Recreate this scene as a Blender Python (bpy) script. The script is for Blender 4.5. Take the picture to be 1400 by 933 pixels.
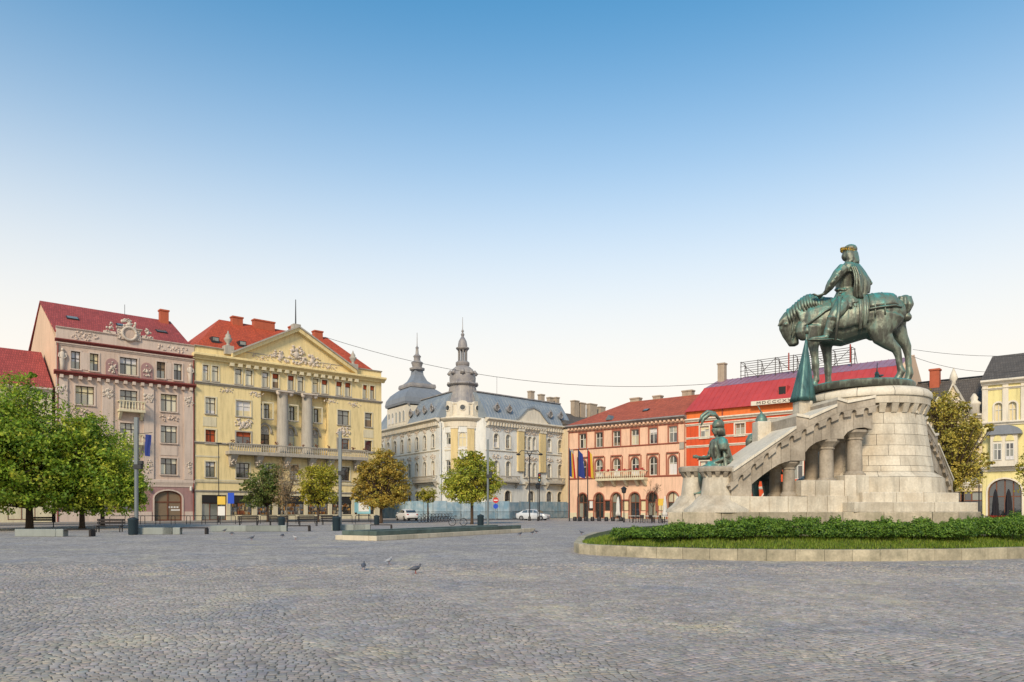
import bpy, bmesh, math, random
import numpy as np
from mathutils import Vector, Matrix, noise as mnoise
R = math.radians
rng = random.Random(7)
for o in list(bpy.data.objects): bpy.data.objects.remove(o)
scene = bpy.context.scene
COL = scene.collection

# ------------------------------------------------------------------ camera
F = 1000.0; CX = 700.0; HY = 695.0; EYE = 1.6          # photo is 1400 px wide, horizon row 695
cam = bpy.data.cameras.new('camera'); camo = bpy.data.objects.new('camera', cam); COL.objects.link(camo)
camo.location = (0, 0, EYE); camo.rotation_euler = (R(90), 0, 0)
cam.sensor_width = 36; cam.lens = 36 * F / 1400; cam.shift_y = (HY - 466.5) / 1400
cam.clip_start = .1; cam.clip_end = 3000
scene.camera = camo
# ------------------------------------------------------------------ world, sun
SUN_EL, SUN_AZ = R(33), R(196)     # compass azimuth, clockwise from +Y: behind the camera
w = bpy.data.worlds.new('World'); scene.world = w; w.use_nodes = True
nt = w.node_tree; nt.nodes.clear()
out = nt.nodes.new('ShaderNodeOutputWorld'); bg = nt.nodes.new('ShaderNodeBackground')
sky = nt.nodes.new('ShaderNodeTexSky'); sky.sky_type = 'NISHITA'; sky.sun_disc = False
sky.sun_elevation = SUN_EL; sky.sun_rotation = SUN_AZ
sky.air_density = 1.0; sky.dust_density = .2; sky.ozone_density = 5.0
# thin morning mist that whitens the sky towards the horizon, all the way round
tc = nt.nodes.new('ShaderNodeTexCoord'); sx = nt.nodes.new('ShaderNodeSeparateXYZ')
ramp = nt.nodes.new('ShaderNodeValToRGB'); mix = nt.nodes.new('ShaderNodeMix'); mix.data_type = 'RGBA'
r_ = ramp.color_ramp; r_.interpolation = 'B_SPLINE'
SKY_MIX = [(0, 1), (.15, 1), (.28, .78), (.42, .27), (.57, .0), (1, 0)]
r_.elements[0].position = 0; r_.elements[1].position = 1
for i, (p, v) in enumerate(SKY_MIX):
    e = r_.elements[i] if i < 1 else (r_.elements[-1] if i == len(SKY_MIX)-1 else r_.elements.new(p))
    e.color = (v, v, v, 1)
mist = nt.nodes.new('ShaderNodeRGB'); mist.outputs[0].default_value = (5.35, 4.9, 4.35, 1)
nt.links.new(tc.outputs['Generated'], sx.inputs[0]); nt.links.new(sx.outputs['Z'], ramp.inputs[0])
nt.links.new(ramp.outputs[0], mix.inputs['Factor']); tn = nt.nodes.new('ShaderNodeMix'); tn.data_type = 'RGBA'; tn.blend_type = 'MULTIPLY'; tn.inputs['Factor'].default_value = 1; tn.inputs['B'].default_value = (.40, 1.06, 1.04, 1)
nt.links.new(sky.outputs[0], tn.inputs['A']); nt.links.new(tn.outputs['Result'], mix.inputs['A'])
nt.links.new(mist.outputs[0], mix.inputs['B']); nt.links.new(mix.outputs['Result'], bg.inputs[0])
bg.inputs[1].default_value = .145
nt.links.new(bg.outputs[0], out.inputs[0])
sl = bpy.data.lights.new('sun', 'SUN'); sl.energy = 2.8; sl.angle = R(13); sl.color = (1, .81, .58)
so = bpy.data.objects.new('sun', sl); COL.objects.link(so)
sd = Vector((math.sin(SUN_AZ)*math.cos(SUN_EL), math.cos(SUN_AZ)*math.cos(SUN_EL), math.sin(SUN_EL)))
so.rotation_euler = (-sd).to_track_quat('-Z', 'Y').to_euler(); so.location = sd*200
vs = scene.view_settings; vs.view_transform = 'Standard'; vs.look = 'None'; vs.exposure = .45; vs.gamma = 1
scene.render.engine = 'CYCLES'
scene.render.resolution_x = 1024; scene.render.resolution_y = 682

# ------------------------------------------------------------------ helpers
def P(px, py, Y):
    return Vector(((px-CX)/F*Y, Y, EYE+(HY-py)/F*Y))
def G(px, py):                       # a ground pixel
    Y = EYE*F/(py-HY); return Vector(((px-CX)/F*Y, Y, 0))
def s2l(c):
    return tuple(((v/255+.055)/1.055)**2.4 if v > 10 else v/255/12.92 for v in c)

MATS = {}
def mat(name, rgb, rough=.8, var=.12, scale=1.5, bump=.0, bscale=20, metal=0, spec=.4, rgb2=None, fac2=.5, grime=0, objrand=0, dist=.02, k=.8, fine=.0):
    """rgb: sRGB of the thing; large soft variation, optional second colour by noise, fine bump, per-object tint"""
    m = bpy.data.materials.new(name); m.use_nodes = True; N = m.node_tree.nodes; L = m.node_tree.links
    b = N['Principled BSDF']; b.inputs['Roughness'].default_value = rough; b.inputs['Metallic'].default_value = metal
    b.inputs['Specular IOR Level'].default_value = spec
    geo = N.new('ShaderNodeNewGeometry')
    c = tuple(v*k for v in s2l(rgb)); c2 = tuple(v*k for v in s2l(rgb2)) if rgb2 else tuple(v*.62 for v in c)
    n1 = N.new('ShaderNodeTexNoise'); n1.inputs['Scale'].default_value = scale; n1.inputs['Detail'].default_value = 6; n1.inputs['Roughness'].default_value = .62
    L.new(geo.outputs['Position'], n1.inputs['Vector'])
    rp = N.new('ShaderNodeMapRange'); rp.inputs['From Min'].default_value = fac2-.14; rp.inputs['From Max'].default_value = fac2+.2
    L.new(n1.outputs[0], rp.inputs[0])
    mx = N.new('ShaderNodeMix'); mx.data_type = 'RGBA'
    amt = N.new('ShaderNodeMath'); amt.operation = 'MULTIPLY'; amt.inputs[1].default_value = 1 if rgb2 else var*2
    L.new(rp.outputs[0], amt.inputs[0]); L.new(amt.outputs[0], mx.inputs['Factor'])
    mx.inputs['A'].default_value = (*c, 1); mx.inputs['B'].default_value = (*c2, 1)
    last = mx.outputs['Result']
    if grime:                        # vertical streaks and blotches of dirt
        mp = N.new('ShaderNodeMapping'); mp.inputs['Scale'].default_value = (2.2, 2.2, .28); L.new(geo.outputs['Position'], mp.inputs[0])
        n2 = N.new('ShaderNodeTexNoise'); n2.inputs['Scale'].default_value = 1.3; n2.inputs['Detail'].default_value = 8; n2.inputs['Roughness'].default_value = .7; L.new(mp.outputs[0], n2.inputs['Vector'])
        r2 = N.new('ShaderNodeMapRange'); r2.inputs['From Min'].default_value = .47; r2.inputs['From Max'].default_value = .70; r2.inputs['To Max'].default_value = grime; L.new(n2.outputs[0], r2.inputs[0])
        m2 = N.new('ShaderNodeMix'); m2.data_type = 'RGBA'; m2.inputs['B'].default_value = (c[0]*.42, c[1]*.42, c[2]*.42, 1)
        L.new(r2.outputs[0], m2.inputs['Factor']); L.new(last, m2.inputs['A']); last = m2.outputs['Result']
    if fine:
        n3 = N.new('ShaderNodeTexNoise'); n3.inputs['Scale'].default_value = bscale*.6; n3.inputs['Detail'].default_value = 4; L.new(geo.outputs['Position'], n3.inputs['Vector'])
        r3 = N.new('ShaderNodeMapRange'); r3.inputs['From Min'].default_value = .3; r3.inputs['From Max'].default_value = .7; r3.inputs['To Min'].default_value = 1-fine; r3.inputs['To Max'].default_value = 1+fine; L.new(n3.outputs[0], r3.inputs[0])
        h3 = N.new('ShaderNodeHueSaturation'); L.new(r3.outputs[0], h3.inputs['Value']); L.new(last, h3.inputs['Color']); last = h3.outputs[0]
    if objrand:
        oi = N.new('ShaderNodeObjectInfo'); mr = N.new('ShaderNodeMapRange'); mr.inputs['To Min'].default_value = 1-objrand; mr.inputs['To Max'].default_value = 1+objrand
        L.new(oi.outputs['Random'], mr.inputs[0]); hs = N.new('ShaderNodeHueSaturation'); L.new(mr.outputs[0], hs.inputs['Value']); L.new(last, hs.inputs['Color']); last = hs.outputs[0]
    L.new(last, b.inputs['Base Color'])
    if bump:
        nb = N.new('ShaderNodeTexNoise'); nb.inputs['Scale'].default_value = bscale; nb.inputs['Detail'].default_value = 5; L.new(geo.outputs['Position'], nb.inputs['Vector'])
        bp = N.new('ShaderNodeBump'); bp.inputs['Strength'].default_value = bump; bp.inputs['Distance'].default_value = dist; L.new(nb.outputs[0], bp.inputs['Height']); L.new(bp.outputs[0], b.inputs['Normal'])
    MATS[name] = m
    return m

def tile_mat(name, rgb, course=.33, wid=.22, var=.25, k=.8, dark=.55):
    """clay tiles: courses and columns in object space (x along eave, z up)"""
    m = mat(name, rgb, .75, var, .45, k=k, grime=.25); N = m.node_tree.nodes; L = m.node_tree.links; b = N['Principled BSDF']
    tcn = N.new('ShaderNodeTexCoord'); sp = N.new('ShaderNodeSeparateXYZ'); L.new(tcn.outputs['Object'], sp.inputs[0])
    cb = N.new('ShaderNodeCombineXYZ'); L.new(sp.outputs['X'], cb.inputs['X']); L.new(sp.outputs['Z'], cb.inputs['Y'])
    br = N.new('ShaderNodeTexBrick'); br.inputs['Scale'].default_value = 1; br.inputs['Brick Width'].default_value = wid; br.inputs['Row Height'].default_value = course; br.inputs['Mortar Size'].default_value = .02
    br.inputs['Color1'].default_value = (1.12, 1.12, 1.12, 1); br.inputs['Color2'].default_value = (.82, .82, .82, 1); br.inputs['Mortar'].default_value = (dark,)*3+(1,)
    L.new(cb.outputs[0], br.inputs['Vector'])
    src = b.inputs['Base Color'].links[0].from_socket
    mx = N.new('ShaderNodeMix'); mx.data_type = 'RGBA'; mx.blend_type = 'MULTIPLY'; mx.inputs['Factor'].default_value = 1
    L.new(src, mx.inputs['A']); L.new(br.outputs['Color'], mx.inputs['B']); L.new(mx.outputs['Result'], b.inputs['Base Color'])
    bp = N.new('ShaderNodeBump'); bp.inputs['Strength'].default_value = .6; bp.inputs['Distance'].default_value = .05
    L.new(br.outputs['Fac'], bp.inputs['Height']); bp.invert = True; L.new(bp.outputs[0], b.inputs['Normal'])
    return m

def attr_mat(name, rough=.7, attr='tint', bump=0, bscale=30, transl=0, spec=.3, patch=0):
    """colour comes from a per-face colour attribute (each leaf / stone has its own colour)"""
    m = bpy.data.materials.new(name); m.use_nodes = True; N = m.node_tree.nodes; L = m.node_tree.links
    b = N['Principled BSDF']; b.inputs['Roughness'].default_value = rough; b.inputs['Specular IOR Level'].default_value = spec
    a = N.new('ShaderNodeAttribute'); a.attribute_name = attr; last = a.outputs['Color']
    L.new(last, b.inputs['Base Color'])
    if transl:
        t = N.new('ShaderNodeBsdfTranslucent'); L.new(last, t.inputs[0]); ms = N.new('ShaderNodeMixShader'); ms.inputs[0].default_value = transl
        o = N['Material Output']; L.new(b.outputs[0], ms.inputs[1]); L.new(t.outputs[0], ms.inputs[2]); L.new(ms.outputs[0], o.inputs[0])
    if bump:
        geo = N.new('ShaderNodeNewGeometry'); nb = N.new('ShaderNodeTexNoise'); nb.inputs['Scale'].default_value = bscale; nb.inputs['Detail'].default_value = 4; L.new(geo.outputs['Position'], nb.inputs['Vector'])
        bp = N.new('ShaderNodeBump'); bp.inputs['Strength'].default_value = bump; bp.inputs['Distance'].default_value = .01; L.new(nb.outputs[0], bp.inputs['Height']); L.new(bp.outputs[0], b.inputs['Normal'])
    MATS[name] = m
    return m

def M(x): return MATS[x] if isinstance(x, str) else x

class MB:
    """collects shapes, then becomes ONE mesh object"""
    def __init__(s): s.v = []; s.f = []
    def add(s, v, f):
        o = len(s.v); s.v += [tuple(p) for p in v]; s.f += [tuple(i+o for i in q) for q in f]; return s
    def box(s, x0, x1, y0, y1, z0, z1):
        return s.add([(x0,y0,z0),(x1,y0,z0),(x1,y1,z0),(x0,y1,z0),(x0,y0,z1),(x1,y0,z1),(x1,y1,z1),(x0,y1,z1)],
                     [(0,3,2,1),(4,5,6,7),(0,1,5,4),(1,2,6,5),(2,3,7,6),(3,0,4,7)])
    def bbox(s, x0, x1, y0, y1, z0, z1, b=.02):      # box with chamfered edges
        v = []; 
        for z, i in ((z0, b), (z0+b, 0), (z1-b, 0), (z1, b)):
            v += [(x0+i,y0+b,z),(x0+b,y0+i,z),(x1-b,y0+i,z),(x1-i,y0+b,z),(x1-i,y1-b,z),(x1-b,y1-i,z),(x0+b,y1-i,z),(x0+i,y1-b,z)]
        f = [tuple(range(7,-1,-1)), tuple(range(24,32))]
        for k in range(3):
            for j in range(8): f.append((k*8+j, k*8+(j+1)%8, k*8+8+(j+1)%8, k*8+8+j))
        return s.add(v, f)
    def hexa(s, p):                                   # 8 points, bottom 4 then top 4
        return s.add(p, [(0,3,2,1),(4,5,6,7),(0,1,5,4),(1,2,6,5),(2,3,7,6),(3,0,4,7)])
    def prism(s, poly, y0, y1):                       # polygon in x,z (counter-clockwise seen from -y) extruded along y
        n = len(poly); v = [(a,y0,b) for a,b in poly]+[(a,y1,b) for a,b in poly]
        f = [tuple(range(n)), tuple(range(2*n-1,n-1,-1))]+[(j, j+n, (j+1)%n+n, (j+1)%n) for j in range(n)]
        return s.add(v, f)
    def slab(s, poly, z0, z1):                        # polygon in x,y extruded along z
        n = len(poly); v = [(a,b,z0) for a,b in poly]+[(a,b,z1) for a,b in poly]
        f = [tuple(range(n-1,-1,-1)), tuple(range(n,2*n))]+[(j, (j+1)%n, (j+1)%n+n, j+n) for j in range(n)]
        return s.add(v, f)
    def tube(s, pts, rad, n=8, cap=True):
        pts = [Vector(p) for p in pts]; k = len(pts)
        if not hasattr(rad, '__len__'): rad = [rad]*k
        v = []; f = []; ref = None
        for i, p in enumerate(pts):
            t = (pts[min(i+1,k-1)]-pts[max(i-1,0)]); t = t.normalized() if t.length > 1e-9 else Vector((0,0,1))
            if ref is None: ref = Vector((1,0,0)) if abs(t.x) < .9 else Vector((0,1,0))
            a = (ref-t*ref.dot(t)).normalized(); b = t.cross(a); ref = a
            for j in range(n):
                th = 2*math.pi*j/n; v.append(p+a*(math.cos(th)*rad[i])+b*(math.sin(th)*rad[i]))
        for i in range(k-1):
            for j in range(n): f.append((i*n+j, i*n+(j+1)%n, i*n+n+(j+1)%n, i*n+n+j))
        if cap: f += [tuple(range(n-1,-1,-1)), tuple(range((k-1)*n, k*n))]
        return s.add(v, f)
    def lathe(s, prof, c=(0,0,0), n=24, a0=0, a1=None, sq=None):
        full = a1 is None; a1 = a0+2*math.pi if full else a1
        m = n if full else n+1; v = []; f = []; k = len(prof)
        for r, z in prof:
            for j in range(m):
                th = a0+(a1-a0)*j/n; v.append((c[0]+r*math.cos(th), c[1]+r*math.sin(th), c[2]+z))
        for i in range(k-1):
            for j in range(n):
                j2 = (j+1) % m if full else j+1
                f.append((i*m+j, i*m+j2, (i+1)*m+j2, (i+1)*m+j))
        if full: f += [tuple(range(m-1,-1,-1)), tuple(range((k-1)*m, k*m))]
        return s.add(v, f)
    def loft(s, pts, n=12, lat=(0,1,0)):              # (x,y,z,r_inplane,r_lateral)
        lat = Vector(lat); P_ = [Vector(p[:3]) for p in pts]; k = len(P_); v = []; f = []
        prev = None
        for i, p in enumerate(P_):
            t = (P_[min(i+1,k-1)]-P_[max(i-1,0)]).normalized(); b = (lat-t*lat.dot(t))
            b = b.normalized() if b.length > .05 else (prev or Vector((1,0,0))); prev = b; a = b.cross(t)
            for j in range(n):
                th = 2*math.pi*j/n; v.append(p+a*(math.cos(th)*pts[i][3])+b*(math.sin(th)*pts[i][4]))
        for i in range(k-1):
            for j in range(n): f.append((i*n+j, i*n+(j+1)%n, i*n+n+(j+1)%n, i*n+n+j))
        t0 = (P_[0]-P_[1]).normalized()*min(pts[0][3], pts[0][4])*.5; t1 = (P_[-1]-P_[-2]).normalized()*min(pts[-1][3], pts[-1][4])*.5
        v += [P_[0]+t0, P_[-1]+t1]
        for j in range(n): f += [((j+1)%n, j, k*n), ((k-1)*n+j, (k-1)*n+(j+1)%n, k*n+1)]
        return s.add(v, f)
    def ell(s, c, r, n=10, m=7, rot=None):
        v = []; f = []
        for i in range(1, m):
            ph = math.pi*i/m
            for j in range(n):
                th = 2*math.pi*j/n; v.append(Vector((r[0]*math.sin(ph)*math.cos(th), r[1]*math.sin(ph)*math.sin(th), r[2]*math.cos(ph))))
        v += [Vector((0,0,r[2])), Vector((0,0,-r[2]))]
        for i in range(m-2):
            for j in range(n): f.append((i*n+j, i*n+n+j, i*n+n+(j+1)%n, i*n+(j+1)%n))
        a = (m-1)*n
        for j in range(n): f += [(a, j, (j+1)%n), (a+1, (m-2)*n+(j+1)%n, (m-2)*n+j)]
        c = Vector(c); q = rot.to_matrix() if rot is not None else None
        return s.add([(q @ p if q else p)+c for p in v], f)
    def xf(s, mtx):
        s.v = [tuple(mtx @ Vector(p)) for p in s.v]; return s
    def mesh(s, name, m=None, smooth=False):
        me = bpy.data.meshes.new(name); me.from_pydata(s.v, [], s.f); 
        if m is not None: me.materials.append(M(m))
        if smooth: me.polygons.foreach_set('use_smooth', [True]*len(me.polygons))
        if smooth == 'auto': me.set_sharp_from_angle(angle=R(40))
        me.update(); return me
    def build(s, name, m, parent=None, smooth=False, loc=None, kind=None, fix=False):
        me = s.mesh(name, m, smooth)
        if fix:
            bm = bmesh.new(); bm.from_mesh(me); bmesh.ops.recalc_face_normals(bm, faces=bm.faces); bm.to_mesh(me); bm.free()
        return link(name, me, parent, loc, kind)

def link(name, me, parent=None, loc=None, kind=None):
    o = bpy.data.objects.new(name, me); COL.objects.link(o)
    if parent is not None: o.parent = parent
    if loc is not None: o.location = loc
    if kind: o['kind'] = kind
    return o
def tag(o, label, cat, group=None):
    o['label'] = label; o['category'] = cat
    if group: o['group'] = group
    return o
def thing(name, label, cat, loc=(0,0,0), rz=0, group=None, scale=1):
    o = link(name, None, None, loc); o.rotation_euler = (0, 0, rz); o.scale = (scale,)*3
    return tag(o, label, cat, group)
def copy_tree(o, parent=None):
    c = o.copy(); COL.objects.link(c)
    if parent is not None: c.parent = parent
    for ch in [q for q in o.children]: copy_tree(ch, c)
    return c
def face_tint(me, cols):             # per-face linear colour -> corner attribute
    n = np.array([p.loop_total for p in me.polygons]) if len(me.polygons) < 2000 else None
    if n is None:
        n = np.empty(len(me.polygons), dtype=np.int32); me.polygons.foreach_get('loop_total', n)
    a = me.color_attributes.new('tint', 'FLOAT_COLOR', 'CORNER')
    c = np.ones((len(n), 4), dtype=np.float32); c[:, :3] = cols
    a.data.foreach_set('color', np.repeat(c, n, axis=0).ravel())
def sculpt(name, mb, voxel, m, parent=None, smooth=2, loc=None):
    """overlapping closed shapes -> one continuous skin"""
    me = mb.mesh('tmp'); bm = bmesh.new(); bm.from_mesh(me); bmesh.ops.recalc_face_normals(bm, faces=bm.faces); bm.to_mesh(me); bm.free()
    o = bpy.data.objects.new('tmp', me); COL.objects.link(o)
    r = o.modifiers.new('r', 'REMESH'); r.mode = 'VOXEL'; r.voxel_size = voxel; r.use_smooth_shade = True
    if smooth: s = o.modifiers.new('s', 'SMOOTH'); s.iterations = smooth; s.factor = .5
    dg = bpy.context.evaluated_depsgraph_get(); dg.update()
    nm = bpy.data.meshes.new_from_object(o.evaluated_get(dg)); nm.name = name
    bpy.data.objects.remove(o); nm.materials.clear(); nm.materials.append(M(m))
    nm.polygons.foreach_set('use_smooth', [True]*len(nm.polygons))
    return link(name, nm, parent, loc)
# ------------------------------------------------------------------ materials
mat('pink_plaster', (218,194,176), .85, .1, .5, .15, 30, grime=.46, fine=.05)
mat('pink_light', (224,204,188), .85, .1, .6, .15, 30, grime=.46, fine=.05)
mat('mauve_plaster', (178,140,136), .85, .12, .6, .15, 30, grime=.46, fine=.05)
mat('peach_plaster', (238,204,172), .85, .12, .25, .15, 30, grime=.46, fine=.05)
mat('yellow_plaster', (252,229,170), .85, .1, .35, .15, 30, grime=.46, fine=.05)
mat('cream_plaster', (232,220,186), .85, .1, .5, .15, 30, grime=.46, fine=.05)
mat('grey_stone_trim', (188,180,166), .85, .14, .8, .2, 25, grime=.46, fine=.05)
mat('white_plaster', (240,240,234), .85, .1, .4, .15, 30, grime=.46, fine=.05)
mat('ochre_plaster', (238,214,158), .85, .1, .5, .15, 30, grime=.46, fine=.05)
mat('salmon_plaster', (252,208,176), .85, .08, .35, .12, 30, grime=.46, fine=.05)
mat('brown_trim', (176,106,84), .8, .12, .7, .15, 30, grime=.2)
mat('orange_plaster', (230,92,48), .85, .1, .4, .12, 30, grime=.46, fine=.05)
mat('orange_light', (244,130,66), .85, .1, .4, .12, 30, grime=.46, fine=.05)
mat('trim_white', (240,230,210), .8, .1, .6, .12, 30, grime=.46, fine=.05)
mat('lime_plaster', (246,232,164), .85, .08, .4, .12, 30, grime=.46, fine=.05)
mat('beige_plaster', (232,212,176), .85, .12, .5, .2, 25, grime=.46, fine=.05)
mat('rust_cornice', (142,70,64), .75, .15, .8, .15, 30)
mat('relief_white', (220,206,190), .85, .12, 1.2, .3, 20, grime=.3)
tile_mat('tile_crimson', (188,86,80))
tile_mat('tile_orange', (216,94,58))
tile_mat('tile_brick', (200,104,76))
tile_mat('tile_grey', (112,104,96))
mat('roof_red_metal', (202,78,76), .5, .25, .5, .1, 12, grime=.2, k=.85)
mat('roof_purple_metal', (176,132,150), .42, .3, .45, .1, 12, metal=.0, grime=.25)
mat('slate_blue', (134,146,158), .5, .3, .55, .15, 10, rgb2=(164,172,176), fac2=.55, grime=.3)
mat('zinc_dark', (142,148,156), .45, .25, .8, .1, 14, grime=.3)
mat('zinc_pale', (168,162,156), .5, .25, .9, .12, 14, rgb2=(118,118,128), fac2=.55, grime=.3)
mat('chimney_brick', (196,104,74), .85, .2, 2, .3, 12, grime=.3)
mat('chimney_plaster', (190,172,150), .85, .2, 1.5, .3, 12, grime=.46, fine=.05)
mat('frame_white', (226,222,212), .55, .06, 2)
mat('frame_dark', (62,52,46), .6, .1, 2)
mat('frame_brown', (122,76,54), .6, .1, 2)
mat('roller_red', (190,88,48), .7, .12, 2)
mat('roller_tan', (140,120,96), .7, .12, 2)
mat('roller_cream', (236,220,176), .75, .08, 2)
mat('board_white', (230,226,224), .7, .06, 2)
def glass(name, rgb, rough=.06):
    m = bpy.data.materials.new(name); m.use_nodes = True; N = m.node_tree.nodes; L = m.node_tree.links; b = N['Principled BSDF']
    b.inputs['Roughness'].default_value = rough; b.inputs['Specular IOR Level'].default_value = 1.0; b.inputs['IOR'].default_value = 1.7
    oi = N.new('ShaderNodeObjectInfo'); mr = N.new('ShaderNodeMapRange'); mr.inputs['To Min'].default_value = .45; mr.inputs['To Max'].default_value = 1.35
    L.new(oi.outputs['Random'], mr.inputs[0]); hs = N.new('ShaderNodeHueSaturation'); hs.inputs['Color'].default_value = (*s2l(rgb), 1)
    L.new(mr.outputs[0], hs.inputs['Value']); L.new(hs.outputs[0], b.inputs['Base Color'])
    g = N.new('ShaderNodeNewGeometry'); nb = N.new('ShaderNodeTexNoise'); nb.inputs['Scale'].default_value = 1.3; L.new(g.outputs['Position'], nb.inputs['Vector'])
    bp = N.new('ShaderNodeBump'); bp.inputs['Strength'].default_value = .12; bp.inputs['Distance'].default_value = .05; L.new(nb.outputs[0], bp.inputs['Height']); L.new(bp.outputs[0], b.inputs['Normal'])
    MATS[name] = m
glass('glass_dark', (46,50,52)); glass('glass_pale', (196,188,160), .12); glass('glass_mid', (120,122,112), .08)
mat('shop_dark', (44,42,40), .6, .1, 2)
mat('stone_pale', (226,216,196), .85, .16, 1.1, .35, 26, rgb2=(186,170,146), fac2=.56, grime=.6, objrand=.1, fine=.1)
mat('stone_coping', (238,228,208), .85, .12, 1.1, .3, 26, grime=.35, objrand=.06, fine=.08)
mat('stone_weathered', (192,180,162), .88, .16, 1.4, .4, 24, rgb2=(146,134,118), fac2=.52, grime=.6, objrand=.08, fine=.12)
mat('stone_mossy', (204,190,166), .9, .2, 1.2, .4, 24, rgb2=(140,134,108), fac2=.54, grime=.7, objrand=.1, fine=.12)
mat('kerb_stone', (202,190,162), .88, .2, 1.6, .4, 24, rgb2=(140,134,112), fac2=.5, grime=.5, objrand=.12, fine=.12)
mat('fountain_light', (214,202,178), .85, .15, 1.2, .3, 24, grime=.46, fine=.05, objrand=.1)
mat('fountain_green', (96,112,104), .6, .2, 1.2, .3, 20, rgb2=(64,78,72), fac2=.5, objrand=.1)
mat('concrete', (160,166,160), .85, .15, 1.5, .25, 30, grime=.3)
mat('dark_wood', (48,42,40), .7, .2, 3, .2, 40)
mat('bench_iron', (46,46,48), .5, .1, 3)
mat('steel_grey', (128,136,138), .45, .12, 2, metal=.3)
mat('steel_dark', (60,62,64), .5, .12, 2, metal=.3)
mat('iron_black', (34,34,38), .5, .1, 2)
mat('bin_blue', (40,58,66), .5, .12, 2)
mat('scaffold_steel', (92,84,80), .55, .2, 3, metal=.3)
mat('rust_red_steel', (170,72,60), .6, .2, 3)
mat('crown_gold', (188,150,50), .45, .35, 6, metal=.6, rgb2=(120,120,70), fac2=.55)
mat('asphalt', (92,92,96), .9, .15, .4, .3, 40, fine=.1)
mat('pavement', (158,152,146), .88, .15, .5, .3, 30, fine=.08)
mat('soil', (74,84,40), .95, .3, 2, .5, 20)
mat('bark', (84,68,54), .9, .25, 3, .6, 18)
mat('bark_pale', (150,138,120), .9, .25, 3, .5, 18)
mat('rubber', (28,28,30), .8, .1, 3)
mat('car_silver', (214,218,222), .25, .04, 1, spec=.6)
mat('car_white', (236,232,228), .25, .04, 1, spec=.6)
mat('car_dark', (40,42,46), .3, .05, 1, spec=.6)
mat('chrome', (190,192,196), .25, .05, 1, metal=.8)
mat('lamp_red', (170,30,26), .3, .05, 1)
mat('lamp_clear', (220,220,214), .2, .05, 1)
mat('canvas_white', (226,222,214), .9, .1, 2, .3, 12)
mat('canvas_black', (38,36,42), .85, .1, 2, .3, 12)
mat('purple_cloth', (128,58,150), .8, .1, 2)
mat('flag_blue', (40,58,130), .8, .08, 2); mat('flag_yellow', (222,186,60), .8, .08, 2); mat('flag_red', (186,48,48), .8, .08, 2)
mat('sign_blue', (30,80,200), .5, .05, 2); mat('sign_yellow', (240,200,80), .5, .05, 2); mat('sign_cyan', (150,205,215), .5, .1, 2); mat('sign_red', (206,44,50), .5, .05, 2)
mat('sign_white', (240,238,232), .55, .04, 2); mat('sign_black', (36,34,34), .6, .05, 2)
mat('lettering', (96,84,78), .7, .05, 2)
# bronze: brown-grey metal, verdigris where rain lies (upward faces) and in streaks
def bronze():
    m = bpy.data.materials.new('bronze'); m.use_nodes = True; N = m.node_tree.nodes; L = m.node_tree.links; b = N['Principled BSDF']
    b.inputs['Roughness'].default_value = .45; b.inputs['Metallic'].default_value = .3
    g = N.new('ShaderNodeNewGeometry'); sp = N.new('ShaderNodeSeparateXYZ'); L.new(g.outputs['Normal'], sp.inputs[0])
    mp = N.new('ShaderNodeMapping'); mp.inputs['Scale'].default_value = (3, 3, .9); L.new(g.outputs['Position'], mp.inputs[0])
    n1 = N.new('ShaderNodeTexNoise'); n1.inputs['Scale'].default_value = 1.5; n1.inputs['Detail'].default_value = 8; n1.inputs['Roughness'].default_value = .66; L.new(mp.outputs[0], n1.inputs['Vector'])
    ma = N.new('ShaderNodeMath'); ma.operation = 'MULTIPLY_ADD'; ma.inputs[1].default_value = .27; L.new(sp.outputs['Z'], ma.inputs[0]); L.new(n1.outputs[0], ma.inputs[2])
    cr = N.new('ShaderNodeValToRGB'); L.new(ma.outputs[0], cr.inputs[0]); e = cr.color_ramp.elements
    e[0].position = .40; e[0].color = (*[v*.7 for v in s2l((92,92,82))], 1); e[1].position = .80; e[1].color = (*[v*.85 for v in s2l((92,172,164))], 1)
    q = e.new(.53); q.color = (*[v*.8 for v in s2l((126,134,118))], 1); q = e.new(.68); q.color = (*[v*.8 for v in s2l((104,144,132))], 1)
    L.new(cr.outputs[0], b.inputs['Base Color'])
    n2 = N.new('ShaderNodeTexNoise'); n2.inputs['Scale'].default_value = 9; n2.inputs['Detail'].default_value = 6; L.new(g.outputs['Position'], n2.inputs['Vector'])
    bp = N.new('ShaderNodeBump'); bp.inputs['Strength'].default_value = .35; bp.inputs['Distance'].default_value = .04; L.new(n2.outputs[0], bp.inputs['Height']); L.new(bp.outputs[0], b.inputs['Normal'])
    MATS['bronze'] = m; m2 = m.copy(); m2.name = 'bronze_teal'; MATS['bronze_teal'] = m2
    cr = [n for n in m2.node_tree.nodes if n.type == 'VALTORGB'][0]
    for e_, c_ in zip(cr.color_ramp.elements, ((52,84,84),(72,112,110),(88,132,126),(110,160,152))): e_.color = (*[v*.8 for v in s2l(c_)], 1)
bronze()
attr_mat('leaf', .5, transl=.42, spec=.35); attr_mat('sett', .78, bump=.25, bscale=70, spec=.3); attr_mat('goods', .6)
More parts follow.
